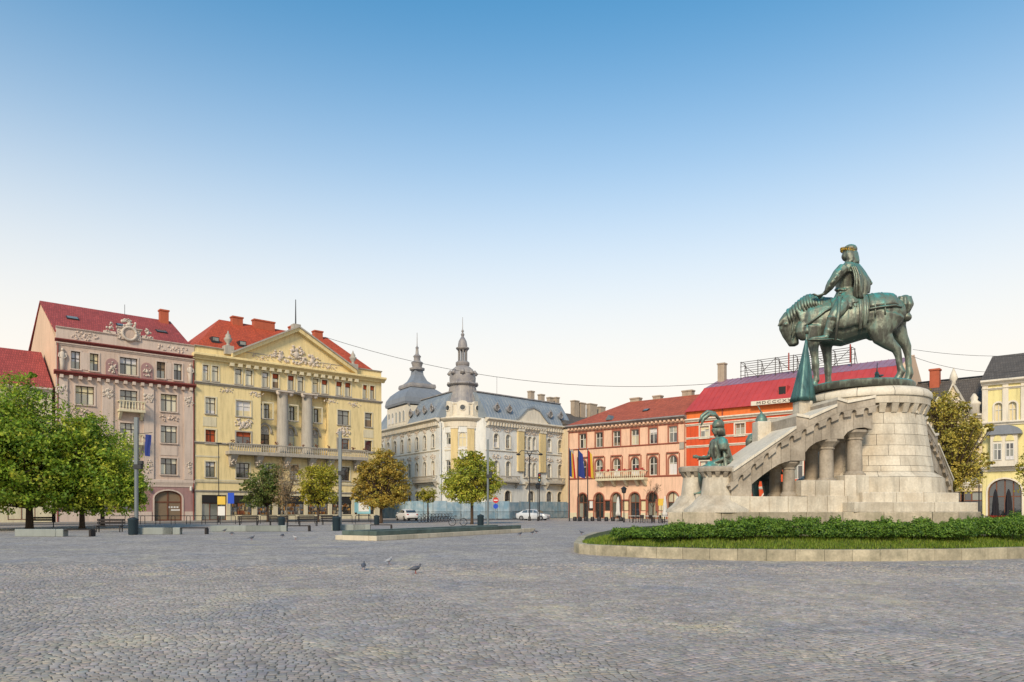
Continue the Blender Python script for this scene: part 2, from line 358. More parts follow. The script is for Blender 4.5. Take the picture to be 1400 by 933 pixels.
# ------------------------------------------------------------------ ground
def patch_nodes(N, L):
    """weathering patches of the paving: grey with violet-blue and ochre areas (world position)"""
    g = N.new('ShaderNodeNewGeometry')
    def nz(s, d=6, r=.6, off=0):
        mp = N.new('ShaderNodeMapping'); mp.inputs['Location'].default_value = (off, off*.7, 0); L.new(g.outputs['Position'], mp.inputs[0])
        n = N.new('ShaderNodeTexNoise'); n.inputs['Scale'].default_value = s; n.inputs['Detail'].default_value = d; n.inputs['Roughness'].default_value = r; L.new(mp.outputs[0], n.inputs['Vector']); return n.outputs[0]
    def mr(x, a, b, c=0, d=1):
        m_ = N.new('ShaderNodeMapRange'); m_.inputs['From Min'].default_value = a; m_.inputs['From Max'].default_value = b; m_.inputs['To Min'].default_value = c; m_.inputs['To Max'].default_value = d; L.new(x, m_.inputs[0]); return m_.outputs[0]
    def mx(f, a, b, bl='MIX'):
        m_ = N.new('ShaderNodeMix'); m_.data_type = 'RGBA'; m_.blend_type = bl
        for s_, v in (('Factor', f), ('A', a), ('B', b)):
            if isinstance(v, (tuple, float, int)): m_.inputs[s_].default_value = v if s_ == 'Factor' else (*v, 1)
            else: L.new(v, m_.inputs[s_])
        return m_.outputs['Result']
    c = mx(mr(nz(.28, 7, .62), .42, .62), (.305,.272,.252), (.385,.34,.305))
    c = mx(mr(nz(.55, 7, .66, 31), .52, .68, 0, .9), c, (.45,.395,.295))
    c = mx(mr(nz(.4, 6, .62, 73), .53, .67, 0, .85), c, (.258,.252,.268))
    v = mr(nz(2.6, 6, .7, 11), .3, .7, .78, 1.22); hs = N.new('ShaderNodeHueSaturation'); L.new(v, hs.inputs['Value']); L.new(c, hs.inputs['Color'])
    return hs.outputs[0], mx, mr, g
mg = bpy.data.materials.new('paving'); mg.use_nodes = True
N = mg.node_tree.nodes; L = mg.node_tree.links; b = N['Principled BSDF']; b.inputs['Roughness'].default_value = .8; b.inputs['Specular IOR Level'].default_value = .35
c, mx, mr, g = patch_nodes(N, L)
vo = N.new('ShaderNodeTexVoronoi'); vo.inputs['Scale'].default_value = 8.8; vo.inputs['Randomness'].default_value = .75; L.new(g.outputs['Position'], vo.inputs['Vector'])
ve = N.new('ShaderNodeTexVoronoi'); ve.feature = 'DISTANCE_TO_EDGE'; ve.inputs['Scale'].default_value = 8.8; ve.inputs['Randomness'].default_value = .75; L.new(g.outputs['Position'], ve.inputs['Vector'])
sp = N.new('ShaderNodeSeparateXYZ'); L.new(vo.outputs['Color'], sp.inputs[0])
hs = N.new('ShaderNodeHueSaturation'); L.new(mr(sp.outputs['X'], 0, 1, .85, 1.4), hs.inputs['Value']); L.new(c, hs.inputs['Color'])
j = mr(ve.outputs['Distance'], .02, .09, .55, 1)
hj = N.new('ShaderNodeHueSaturation'); L.new(j, hj.inputs['Value']); L.new(hs.outputs[0], hj.inputs['Color']); L.new(hj.outputs[0], b.inputs['Base Color'])
bp = N.new('ShaderNodeBump'); bp.inputs['Strength'].default_value = .35; bp.inputs['Distance'].default_value = .012; L.new(mr(ve.outputs['Distance'], 0, .16), bp.inputs['Height']); L.new(bp.outputs[0], b.inputs['Normal'])
MATS['paving'] = mg
mj = mat('joint_sand', (120,114,104), .95, .2, 3, .3, 60)
ms = MATS['sett']; N = ms.node_tree.nodes; L = ms.node_tree.links; b = N['Principled BSDF']
c, mx, mr, g = patch_nodes(N, L); at = [n for n in N if n.type == 'ATTRIBUTE'][0]
L.new(mx(1., c, at.outputs['Color'], 'MULTIPLY'), b.inputs['Base Color'])

KERB = [(2.25,26.6),(2.35,25.7),(2.9,24.75),(4.6,23.3),(6.1,22.55),(7.7,22.15),(9.4,22.0),(11.1,22.05),(13.8,22.45),(16.5,23.3),(19.4,24.7),(22,26.9),(23.8,30),(24.2,34),(22.5,39),(18,43),(12,44.5),(7,42.5),(4.2,38),(2.9,32)]
def inside(p, poly):
    x, y = p; c = False; n = len(poly)
    for i in range(n):
        x0, y0 = poly[i]; x1, y1 = poly[(i+1) % n]
        if (y0 > y) != (y1 > y) and x < (x1-x0)*(y-y0)/(y1-y0)+x0: c = not c
    return c
YN, YF, YD = 4.2, 21.5, 17.0                   # stones are built one by one from here to here
ground = MB().slab([(-500,-120),(500,-120),(500,700),(-500,700)], -1, 0).build('ground', 'paving', kind='structure')
bed = MB().slab([(-.72*YN-3.9,YN+.1),(.72*YN+3.9,YN+.1),(.72*YD+3.9,YD),(-.72*YD-3.9,YD)], .001, .004).build('ground_bed', 'joint_sand', ground)
def setts():
    W, A, row, q = 2.7, .2, .088, R(24)                 # segmental bows: band width, rise, course height, turn
    rs = np.random.RandomState(3); ca, sa = math.cos(q), math.sin(q); out = []
    for bi in range(-15, 16):
        for ri in range(-320, 400):
            x = -W/2+rs.uniform(-.03, .03)
            cxb, cyb = bi*W, ri*row
            wx, wy = cxb*ca-cyb*sa, cxb*sa+cyb*ca
            if not (YN-4 < wy < YF+3 and abs(wx) < .72*wy+8): continue
            while x < W/2-.03:
                wd = rs.uniform(.072, .112); xm = x+wd/2; x += wd
                u = xm*2/W; v = cyb+A*(1-u*u)+rs.uniform(-.008, .008); sl = math.atan(-A*4*u/W*1.0)
                X = (cxb+xm)*ca-v*sa; Y = (cxb+xm)*sa+v*ca
                if YN < Y < YF and abs(X) < .72*Y+4.2:
                    if Y > YD and rs.uniform() < ((Y-YD)/(YF-YD))**.8: continue
                    if X > 1.8 and Y > 21 and inside((X, Y), KERB): continue
                    out.append((X, Y, q+sl, wd*.5-.004*rs.uniform(.4,1.7), row*.5*math.cos(sl)-.004*rs.uniform(.4,1.7)))
    return np.array(out), rs
S, rs = setts()
n = len(S); vis = np.where(np.abs(S[:,0]) < .7*S[:,1], S[:,1], 99); vis = np.where(S[:,1] < 6.76, 99, vis); order = np.argsort(vis); near, far = order[:300], order[300:]
def sett_arrays(T, rs):
    n = len(T); c, s_ = np.cos(T[:,2]), np.sin(T[:,2]); V = np.zeros((n, 12, 3))
    tilt = rs.normal(0, .03, (n, 2)); h = rs.normal(.010, .0015, n).clip(.006, .015)
    jit = rs.uniform(-.006, .006, (n, 4, 2)); sg = np.array([(-1,-1),(1,-1),(1,1),(-1,1)])
    for ring, (ins, dz) in enumerate(((0, None), (.001, -.0035), (.008, 0))):
        for k in range(4):
            a = sg[k,0]*(T[:,3]-ins)+jit[:,k,0]; d = sg[k,1]*(T[:,4]-ins)+jit[:,k,1]
            V[:,ring*4+k,0] = T[:,0]+a*c-d*s_; V[:,ring*4+k,1] = T[:,1]+a*s_+d*c
            V[:,ring*4+k,2] = 0 if dz is None else h+dz+(a*tilt[:,0]+d*tilt[:,1])
    return V
FQ = []
for k in range(4):
    for r_i in (0, 4): FQ.append((r_i+k, r_i+(k+1)%4, r_i+4+(k+1)%4, r_i+4+k))
FQ.append((8,9,10,11)); FQ = np.array(FQ)
def sett_tints(n, rs):
    v = rs.normal(.96, .10, n).clip(.6, 1.4); t = np.stack([v*rs.normal(1,.035,n), v, v*rs.normal(1,.045,n)], 1); return t
T = S[far]; V = sett_arrays(T, rs).reshape(-1, 3); nf = len(T)
faces = (FQ[None]+(np.arange(nf)*12)[:,None,None]).reshape(-1, 4)
me = bpy.data.meshes.new('sett_field'); me.vertices.add(len(V)); me.vertices.foreach_set('co', V.ravel())
me.loops.add(faces.size); me.loops.foreach_set('vertex_index', faces.ravel()); me.polygons.add(len(faces)); me.polygons.foreach_set('loop_start', np.arange(len(faces))*4)
me.update(calc_edges=True); me.validate(); me.materials.append(ms); face_tint(me, np.repeat(sett_tints(nf, rs), 9, axis=0))
link('sett_field', me, ground, kind='stuff')
var = []
for i in range(12):
    t0 = np.array([[0,0,0,.043,.041]]); V = sett_arrays(t0, rs)[0]; me = bpy.data.meshes.new('sett'); me.from_pydata(V.tolist(), [], FQ.tolist()); me.materials.append(ms)
    face_tint(me, np.repeat(sett_tints(1, rs), 9, axis=0)); var.append(me)
for k, i in enumerate(near):
    x, y, a, hw, hd = S[i]; o = link('sett', var[k % 12], ground, (x, y, 0)); o.rotation_euler = (0,0,a); o.scale = (hw/.043, hd/.041, 1)

# streets along the two rows of houses: asphalt strips, pavements with kerbs
DL = Vector((.7503,.6611,0)); NL = Vector((.6611,-.7503,0)); OL = Vector((-48.6,78,0))        # left row: a point, its run and its outward normal
DR = Vector((.751,-.6605,0)); NR = Vector((-.6605,-.751,0)); OR_ = Vector((8.4,108,0))        # right row
def strip(name, o, d, nrm, u0, u1, w0, w1, z0, z1, m):
    pts = [o+d*u0+nrm*w0, o+d*u0+nrm*w1, o+d*u1+nrm*w1, o+d*u1+nrm*w0]; pl = [(p.x,p.y) for p in pts]
    ar = sum(pl[i][0]*pl[(i+1)%4][1]-pl[(i+1)%4][0]*pl[i][1] for i in range(4))
    return MB().slab(pl if ar > 0 else pl[::-1], z0, z1).build(name, m, kind='structure')
strip('pavement', OL, DL, NL, -60, 42.4, -.2, 4.6, -.2, .13, 'pavement')
strip('road', OL, DL, NL, -60, 44, 4.8, 10.5, -.2, .004, 'asphalt')
strip('pavement', OR_, DR, NR, -.5, 62, -.2, 4.0, -.2, .13, 'pavement')
strip('road', Vector((-6,98,0)), Vector((.712,.702,0)), Vector((.702,-.712,0)), -20, 26, -4, 3.5, -.2, .0045, 'asphalt')
# ------------------------------------------------------------------ garden bed with kerb, lawn
gard = thing('garden_bed', 'raised garden bed with a low pale stone kerb around the statue monument', 'garden bed', (0,0,0))
def offset(poly, d):
    n = len(poly); res = []
    for i in range(n):
        a, b_, c_ = Vector(poly[i-1]), Vector(poly[i]), Vector(poly[(i+1)%n]); t = ((b_-a).normalized()+(c_-b_).normalized()).normalized()
        res.append((b_.x-t.y*d, b_.y+t.x*d))
    return res
KIN = offset(KERB, .32); KH = .35
K1, K2, K3 = offset(KERB, .25), offset(KERB, 1.5), offset(KERB, 2.2); nk = len(KERB)
MOUND = .60
MB().add([(x,y,0) for x,y in K1]+[(x,y,KH-.03) for x,y in K1]+[(x,y,MOUND) for x,y in K2],[(i,(i+1)%nk,nk+(i+1)%nk,nk+i) for i in range(nk)]+[(nk+i,nk+(i+1)%nk,2*nk+(i+1)%nk,2*nk+i) for i in range(nk)]+[tuple(range(2*nk,3*nk))]).build('soil_bed','soil',gard,fix=True)
def lawn_z(x, y):
    d = 9
    for i in range(nk):
        ax, ay = K1[i]; bx, by = K1[(i+1)%nk]; L2 = (bx-ax)**2+(by-ay)**2; t = max(0,min(1,((x-ax)*(bx-ax)+(y-ay)*(by-ay))/L2)); d = min(d, math.hypot(x-ax-t*(bx-ax), y-ay-t*(by-ay)))
        if d < .02: break
    return KH-.03+(MOUND-KH+.03)*min(1,d/1.25)
for i in range(len(KERB)):
    a, b_ = Vector(KERB[i]), Vector(KERB[(i+1)%len(KERB)]); ai, bi_ = Vector(KIN[i]), Vector(KIN[(i+1)%len(KERB)])
    m_ = max(1, round((b_-a).length/1.05)); e = .006/(b_-a).length
    for j in range(m_):
        t0, t1 = j/m_+e, (j+1)/m_-e; q = [a.lerp(b_,t0), a.lerp(b_,t1), ai.lerp(bi_,t1), ai.lerp(bi_,t0)]; dz = rng.uniform(-.006,.006)
        cen = sum(q, Vector((0,0)))/4
        p = [(v.x,v.y,0) for v in q]+[(v.x,v.y,KH-.025+dz) for v in q]; top = [v.lerp(cen,.03) for v in q]
        mb = MB(); mb.add(p+[(v.x,v.y,KH+dz) for v in top], [(3,2,1,0),(0,1,5,4),(1,2,6,5),(2,3,7,6),(3,0,4,7),(4,5,9,8),(5,6,10,9),(6,7,11,10),(7,4,8,11),(8,9,10,11)])
        mb.build('kerb_stone', 'kerb_stone', gard)
def leaf_quads(P_, D, size, rs, cols, name, m, aspect=.55, fold=.25):
    """P_: n leaf centres, D: n rough outward directions -> folded leaf quads"""
    n = len(P_); d = D+rs.normal(0, .55, (n,3)); d /= np.linalg.norm(d,axis=1)[:,None]+1e-9
    r = rs.normal(0,1,(n,3)); a = np.cross(d, r); a /= np.linalg.norm(a,axis=1)[:,None]+1e-9; b_ = np.cross(d, a)
    s = size*rs.uniform(.6,1.35,(n,1)); V = np.zeros((n,4,3))
    V[:,0] = P_-a*s; V[:,1] = P_+b_*s*aspect-d*s*fold; V[:,2] = P_+a*s; V[:,3] = P_-b_*s*aspect-d*s*fold
    f = (np.array([0,1,2,3])[None]+(np.arange(n)*4)[:,None])
    me = bpy.data.meshes.new(name); me.vertices.add(n*4); me.vertices.foreach_set('co', V.reshape(-1)); me.loops.add(n*4); me.loops.foreach_set('vertex_index', f.ravel()); me.polygons.add(n); me.polygons.foreach_set('loop_start', np.arange(n)*4)
    me.update(calc_edges=True); me.materials.append(M(m)); face_tint(me, cols); return me
def mixcols(n, rs, palette, wts, var=.18):
    pal = np.array([s2l(c) for c in palette])*.8; k = rs.choice(len(pal), n, p=np.array(wts)/sum(wts)); return pal[k]*rs.normal(1,var,(n,1)).clip(.5,1.6)
rs = np.random.RandomState(11)
# grass blades on the bed, thick near the kerb
gp = []
while len(gp) < 34000:
    x, y = rs.uniform(2.2, 22), rs.uniform(22, 27.5)
    if y < 25.6 or x < 5:
        if inside((x,y), KIN): gp.append((x,y))
gp = np.array(gp); n = len(gp); h = rs.uniform(.04,.13,n); a = rs.uniform(0,6.28,n); V = np.zeros((n,3,3)); wd = .012
V[:,0,0] = gp[:,0]-np.cos(a)*wd; V[:,0,1] = gp[:,1]-np.sin(a)*wd; V[:,1,0] = gp[:,0]+np.cos(a)*wd; V[:,1,1] = gp[:,1]+np.sin(a)*wd
V[:,2,0] = gp[:,0]+rs.normal(0,.03,n); V[:,2,1] = gp[:,1]+rs.normal(0,.03,n); gz = np.array([lawn_z(x,y) for x,y in gp]); V[:,:2,2] = gz[:,None]-.01; V[:,2,2] = gz+h
me = bpy.data.meshes.new('grass'); me.vertices.add(n*3); me.vertices.foreach_set('co', V.ravel()); me.loops.add(n*3); me.loops.foreach_set('vertex_index', np.arange(n*3)); me.polygons.add(n); me.polygons.foreach_set('loop_start', np.arange(n)*3); me.update(calc_edges=True)
me.materials.append(MATS['leaf']); face_tint(me, mixcols(n, rs, [(140,164,52),(168,180,78),(112,142,46)], [3,2,2]))
tag(link('grass', me, None, kind='stuff'), 'short green grass behind the kerb of the monument bed', 'grass')
# clipped low shrubs in front of the monument
def shrub(cx, cy, rx, ry, h, label, seed, group='low shrubs along the monument bed'):
    rs = np.random.RandomState(seed); t = thing('shrub', label, 'shrub', (cx,cy,MOUND-.06), 0, group)
    nb = int(5+rx*4); P_ = []; D = []; C = []; stems = MB()
    for i in range(nb):
        bx, by = (i+.5)/nb*2-1, rs.uniform(-.5,.5); r = np.array([rx/nb*1.9+.12, ry*rs.uniform(.65,1), h*rs.uniform(.4,.66)]); c0 = np.array([bx*rx*.92, by*ry*.7, r[2]*.85])
        k = int(2900*r[0]*ry/.3); d = rs.normal(0,1,(k,3)); d /= np.linalg.norm(d,axis=1)[:,None]; d[:,2] = np.where(d[:,2] < -.4, -d[:,2], d[:,2])
        bump = 1+.22*np.sin(d[:,0]*9+i)*np.sin(d[:,1]*8)+.12*np.sin(d[:,2]*11+i)
        P_.append(c0+d*r*(rs.uniform(.55,1.04,(k,1))**.6)*bump[:,None]); D.append(d)
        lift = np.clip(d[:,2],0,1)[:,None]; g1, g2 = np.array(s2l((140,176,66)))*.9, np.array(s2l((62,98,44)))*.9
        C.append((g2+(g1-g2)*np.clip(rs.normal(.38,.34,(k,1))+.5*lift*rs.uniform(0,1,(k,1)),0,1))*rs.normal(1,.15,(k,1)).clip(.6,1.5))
        for q in range(3):
            x = c0[0]+rs.uniform(-.1,.1); y = c0[1]+rs.uniform(-.1,.1); None if q else stems.tube([(x,y,-.02),(x+rs.uniform(-.1,.1),y+rs.uniform(-.1,.1),h*.6)], [.012,.006], 4)
    P_ = np.vstack(P_); P_[:,2] = np.maximum(P_[:,2], .03)
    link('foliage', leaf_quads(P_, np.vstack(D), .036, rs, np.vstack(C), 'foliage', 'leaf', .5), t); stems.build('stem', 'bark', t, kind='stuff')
    return t
shrub(4.3,25.0,.8,.4,.36,'small low green shrub at the pointed end of the monument bed', 21)
shrub(5.75,24.1,1.05,.42,.5,'dark green low shrub in the bed below the round stone pedestals', 22)
shrub(8.05,23.7,1.4,.5,.64,'widest dark green low shrub below the arcade of the monument', 23)
shrub(10.85,23.6,1.4,.5,.64,'dark green low shrub below the foot of the stone stair wing', 24)
shrub(13.55,23.85,1.3,.5,.6,'bright green low shrub below the round stone tower', 25)
shrub(16.1,24.6,1.35,.5,.64,'dark green low shrub beside the stepped base of the tower', 26)
shrub(18.6,26.0,1.3,.5,.68,'dark green low shrub farthest along the bed past the tower', 27)
shrub(20.3,29.0,1.4,.7,.75,'green shrub on the bed behind the steps of the tower', 28)

# ------------------------------------------------------------------ monument
TC = Vector((13.9, 28.6, 0)); MA = R(6)
mon = thing('monument', 'pale stone bastion monument with round tower, arcaded stair wing and corbelled parapets', 'monument', TC, MA)
ca, sa = math.cos(MA), math.sin(MA)
def ml(px, py, yl):                 # pixel -> (x, z) in the monument's frame on the plane y = yl
    d = Vector(((px-CX)/F, 1, (HY-py)/F)); o = Vector((0,0,EYE))-TC
    ol = (o.x*ca+o.y*sa, -o.x*sa+o.y*ca); dl = (d.x*ca+d.y*sa, -d.x*sa+d.y*ca); t = (yl-ol[1])/dl[1]
    return ol[0]+dl[0]*t, EYE+d.z*t
def interp(pts, x):
    pts = sorted(pts)
    if x <= pts[0][0]: (x0,y0),(x1,y1) = pts[0],pts[1]
    elif x >= pts[-1][0]: (x0,y0),(x1,y1) = pts[-2],pts[-1]
    else:
        for (x0,y0),(x1,y1) in zip(pts,pts[1:]):
            if x0 <= x <= x1: break
    return y0+(y1-y0)*(x-x0)/(x1-x0)
YN_ = -2.55                         # near face of the stair wing
def LN(*pp): return [ml(px,py,YN_) for px,py in pp]
KSUB = lambda x: x
def wing(mp, far=False):
    """mp maps (x, y, z) of the left wing's frame into the monument's frame"""
    def put(mb, name, m, smooth=False): 
        if far and max(-p[0]-2.0 for p in mb.v) < .3: return None
        mb.v = [tuple(mp(*p)) for p in mb.v]; return mb.build(name, m, mon, smooth, fix=True)
    ya, yb = YN_-.13, -.42
    corb = LN((1000,668),(1034,638.5),(1066,612),(1107,590.7),(1148,572),(1192,564.5))
    secs = [LN((1000,641.5),(1085.7,583)), LN((1086,566),(1103,569)), LN((1103,570),(1141.3,553)), LN((1141.5,544),(1155,548)), LN((1155,548.5),(1194,541))]
    for si, ((x0,z0),(x1,z1)) in enumerate(secs):
        m_ = max(1, round((x1-x0)/.75))
        for j in range(m_):
            xa, xb = x0+(x1-x0)*j/m_+.004, x0+(x1-x0)*(j+1)/m_-.004; za, zb = z0+(z1-z0)*j/m_, z0+(z1-z0)*(j+1)/m_
            lo = .23
            mb = MB(); mb.hexa([(xa,ya,interp(corb,xa)+lo),(xb,ya,interp(corb,xb)+lo),(xb,yb,interp(corb,xb)+lo),(xa,yb,interp(corb,xa)+lo),(xa,ya,za-.1),(xb,ya,zb-.1),(xb,yb,zb-.1),(xa,yb,za-.1)])
            put(mb, 'parapet_block', 'stone_weathered')
            ov = .05; mb = MB(); mb.hexa([(xa,ya-ov,za-.098),(xb,ya-ov,zb-.098),(xb,yb+ov,zb-.098),(xa,yb+ov,za-.098),(xa,ya-ov,za),(xb,ya-ov,zb),(xb,yb+ov,zb),(xa,yb+ov,za)])
            put(mb, 'coping_stone', 'stone_coping')
    x = secs[0][0][0]+.06; xe = secs[-1][1][0]-.05; step = .46; r_n = .095
    while x < xe:                   # corbels: the stone left between small round-headed notches
        w2 = step/2; poly = [(-w2+r_n,0),(w2-r_n,0)]
        poly += [(w2-r_n*math.cos(t), .11+r_n*math.sin(t)) for t in (0,.5,1.0,1.57)]+[(w2,.232),(-w2,.232)]+[(-w2+r_n*math.cos(t), .11+r_n*math.sin(t)) for t in (1.57,1.0,.5,0)]
        mb = MB(); mb.prism([(x+a_, interp(corb,x+a_)+b_) for a_,b_ in poly], ya+.012, YN_+.1); put(mb, 'corbel', 'stone_weathered')
        x += step
    # arched wall under the parapet, cut into voussoirs
    a1 = LN((1028,662),(1040,652),(1053.6,642),(1064,635.5),(1073,632),(1080,630.5)); a2 = LN((1101,618.6),(1107,611),(1115.8,605),(1126,601.5),(1137,600)); a3 = LN((1154,597),(1158,591.5),(1164,588),(1172,585.5),(1182,584.5))
    bot = LN((1000,679),(1027.8,679))+a1+LN((1080.2,630))+LN((1100.8,630))+a2+LN((1153.8,600))+a3+LN((1195,588))
    cuts = [ml(p,600,YN_)[0] for p in (1000,1028,1042,1055,1068,1081,1101,1112,1123,1136,1154,1167,1180,1193)]
    xs_all = sorted(set([round(p[0],4) for p in bot]))
    def botz(x): 
        return interp([(round(p[0],4), p[1]) for p in bot], x)
    for c0, c1 in zip(cuts, cuts[1:]):
        xa, xb = c0+.006, c1-.006; inner = [x for x in np.linspace(xa, xb, 7)]
        poly = [(x, botz(min(max(x,xa+.001),xb-.001))) for x in inner]+[(x, interp(corb,x)+.25) for x in reversed(inner)]
        mb = MB(); mb.prism(poly, YN_, -.6); put(mb, 'voussoir', 'stone_weathered')
    def column(px, top, capb, shb, base, rs_, yl, s=1):
        xc = ml(px,600,YN_)[0]; zt, zc, zs, zb = [ml(px,y_,YN_)[1] for y_ in (top,capb,shb,base)]; r0 = rs_/37.5
        mb = MB(); mb.lathe([(r0*.97,0),(r0,.1),(r0*.93,(zc-zs))], (xc,yl,zs), 20); put(mb, 'column_shaft', 'stone_weathered', 'auto')
        mb = MB(); hh = zt-zc; mb.lathe([(r0*.98,0),(r0*1.12,.02),(r0*1.12,.06),(r0*1.05,.08),(r0*1.35,hh*.5),(r0*1.66,hh*.72),(r0*1.72,hh*.75),(r0*1.72,hh)], (xc,yl,zc), 8, a0=math.pi/8); put(mb, 'column_capital', 'stone_weathered')
        mb = MB(); mb.lathe([(r0*1.4,0),(r0*1.4,(zs-zb)*.4),(r0*1.2,(zs-zb)*.6),(r0*1.05,zs-zb)], (xc,yl,zb), 20); put(mb, 'column_base', 'stone_weathered')
    for yl in (-2.15, -1.1):
        column(1086,630.3,642,672,679,8,yl); column(1138,600.2,614,653,657,9.4,yl); column(1177,587.5,601,644,650,10,yl)
    # plinth wall below the arcade, stepping up towards the tower
    def pl(p0,p1,top,botm,nb,y0=YN_-.2,y1=-.45,m='stone_pale'):
        x0, x1 = ml(p0,690,YN_)[0], ml(p1,690,YN_)[0]; z1, z0 = ml(p0,top,YN_)[1], min(1.44,ml(p0,botm,YN_)[1]) if botm > 690 else ml(p0,botm,YN_)[1]-.02
        for j in range(nb):
            mb = MB(); mb.bbox(x0+(x1-x0)*j/nb+.006, x0+(x1-x0)*(j+1)/nb-.006, y0, y1, z0+.004, z1, .015); put(mb, 'plinth_block', m)
    pl(996,1100,679,698,4); pl(1100,1182,678,698,3,YN_-.2); pl(1093,1152,657,678,3,YN_-.12); pl(1152,1185,650,678,2,YN_-.15)
wing(lambda x,y,z: (x,y,z))
q2 = R(140)                          # the other wing leaves the far right flank of the tower
def mp2(x, y, z):                    # mirror across the axis between the two wings
    X, Y = -x-2.0, y+.8; a = R(40); return (X*math.cos(a)-Y*math.sin(a), X*math.sin(a)+Y*math.cos(a), z if z < 1.6 else 1.6+(z-1.6)*.9)
wing(mp2, True)
# tower
def ring_blocks(name, r0, r1, z0, z1, nblk, depth, m, a_off=0, gap=.012, seg=4):
    for i in range(nblk):
        t0 = 2*math.pi*(i+a_off)/nblk+gap/r0/2*1.2; t1 = 2*math.pi*(i+1+a_off)/nblk-gap/r0/2*1.2; v = []; f = []
        for k in range(seg+1):
            t = t0+(t1-t0)*k/seg; c_, s_ = math.cos(t), math.sin(t)
            v += [((r0-depth)*c_,(r0-depth)*s_,z0+gap/2),(r0*c_,r0*s_,z0+gap/2),(r1*c_,r1*s_,z1-gap/2),((r1-depth)*c_,(r1-depth)*s_,z1-gap/2)]
        for k in range(seg):
            for e in range(4): f.append((k*4+e, k*4+4+e, k*4+4+(e+1)%4, k*4+(e+1)%4))
        f += [(0,1,2,3),(seg*4+3,seg*4+2,seg*4+1,seg*4)]
        MB().add(v,f).build(name, m, mon, fix=True)
MB().lathe([(2.2,.3),(2.2,2.74),(2.1,3.0),(1.86,5.1),(1.95,5.4),(2.0,5.9)], n=48).build('tower_core', 'stone_weathered', mon, 'auto')
crs = [2.93,3.14,3.51,3.89,4.29,4.69,5.11]; rr = lambda z: 2.27+(1.95-2.27)*(z-2.93)/2.18
for i, (z0,z1) in enumerate(zip(crs,crs[1:])): ring_blocks('stone_block', rr(z0), rr(z1), z0, z1, 13, .3, 'stone_pale', (i%2)*.5+.13*i)
ring_blocks('stone_block', 2.6, 2.29, 2.72, 2.93, 12, .35, 'stone_pale', .2); ring_blocks('stone_block', 2.64, 2.61, 2.16, 2.72, 12, .4, 'stone_pale', .7)
NC = 30
for i in range(NC):                  # corbels under the tower's parapet
    t = 2*math.pi*i/NC; w2 = .125; poly = [(-w2,0),(w2,0),(w2,.34),(-w2,.34)]
    mb = MB(); r0 = 1.93; mb.hexa([(r0-.15,-w2*.8,5.1),(r0+.06,-w2*.8,5.1),(r0+.06,w2*.8,5.1),(r0-.15,w2*.8,5.1),(r0-.15,-w2,5.42),(2.13,-w2,5.42),(2.13,w2,5.42),(r0-.15,w2,5.42)])
    mb.xf(Matrix.Rotation(t,4,'Z')).build('corbel', 'stone_pale', mon)
    a2 = 2*math.pi*(i+.5)/NC         # round heads of the notches between corbels
    mb = MB(); pts = []
    hw = 2*math.pi*2.12/NC/2-.11
    for k in range(7):
        th = math.pi*k/6; pts.append((hw*math.cos(th)*1.02, 5.40+hw*.9*math.sin(th)))
    mb.prism([(hw*1.02,5.52)]+[(-hw*1.02,5.52)]+[p for p in reversed(pts)], -.12, .0)
    mb.xf(Matrix.Rotation(a2-math.pi/2,4,'Z') @ Matrix.Translation((0,2.125,0))).build('notch_head', 'stone_pale', mon, fix=True)
ring_blocks('parapet_block', 2.14, 2.15, 5.425, 5.70, 14, .4, 'stone_pale', .4); 
def cap_ring(nblk):
    prof = [(1.7,5.705),(2.2,5.705),(2.22,5.74),(2.22,5.84),(2.19,5.93),(2.1,6.02),(1.98,6.07),(1.7,6.08)]
    for i in range(nblk):
        MB().lathe(prof, n=5, a0=2*math.pi*i/nblk+.004, a1=2*math.pi*(i+1)/nblk-.004).build('coping_stone','stone_coping',mon,'auto')
cap_ring(11)
MB().lathe([(.1,5.9),(1.9,5.9),(1.9,6.06),(.1,6.06)], n=48).build('platform', 'stone_pale', mon)
# stepped base: each course a ring of blocks round an eight-sided plan, plus long courses under the wings
def course(poly, z0, z1, blk, depth=.55, m='stone_pale', name='base_block'):
    n = len(poly)
    for i in range(n):
        a, b_ = Vector(poly[i]), Vector(poly[(i+1)%n]); L_ = (b_-a).length; k = max(1, round(L_/blk)); d = (b_-a)/L_; nn = Vector((-d.y,d.x))
        cuts = [0]+[(j+rng.uniform(-.12,.12))/k for j in range(1,k)]+[1]
        for j in range(k):
            s0, s1 = cuts[j]*L_+.011, cuts[j+1]*L_-.011; e0 = depth*.45 if j == 0 else 0; e1 = depth*.45 if j == k-1 else 0
            q = [a+d*s0, a+d*s1, a+d*(s1-e1)+nn*depth, a+d*(s0+e0)+nn*depth]; dz = rng.uniform(-.004,.004); o_ = rng.uniform(0,.008); q = [p+nn*o_ for p in q]
            bz = z1-.02; p = [(v.x,v.y,z0+.004) for v in q]+[(v.x,v.y,bz) for v in q]; q2_ = [q[0]+nn*.02,q[1]+nn*.02,q[2],q[3]]
            MB().add(p+[(v.x,v.y,z1+dz) for v in q2_], [(3,2,1,0),(0,1,5,4),(1,2,6,5),(2,3,7,6),(3,0,4,7),(4,5,9,8),(5,6,10,9),(6,7,11,10),(7,4,8,11),(8,9,10,11)]).build(name, m, mon)
    MB().slab(offset(poly, depth*.6), z0, z1-.02).build('base_core', 'stone_weathered', mon)
def octo(r, a0=R(22.5)+R(10)): return [(r*math.cos(a0+2*math.pi*i/8), r*math.sin(a0+2*math.pi*i/8)) for i in range(8)]
def steps(r, xl): return [(xl,-r*.93)]+[(r*math.cos(t), r*math.sin(t)) for t in (R(-52),R(-12),R(28),R(60))]+[(xl, r*.93)]
course(steps(3.15,ml(1179,680,-2.93)[0]), 1.81, 2.16, 1.5); course(steps(3.75,ml(1168,693,-3.49)[0]), 1.47, 1.81, 1.7)

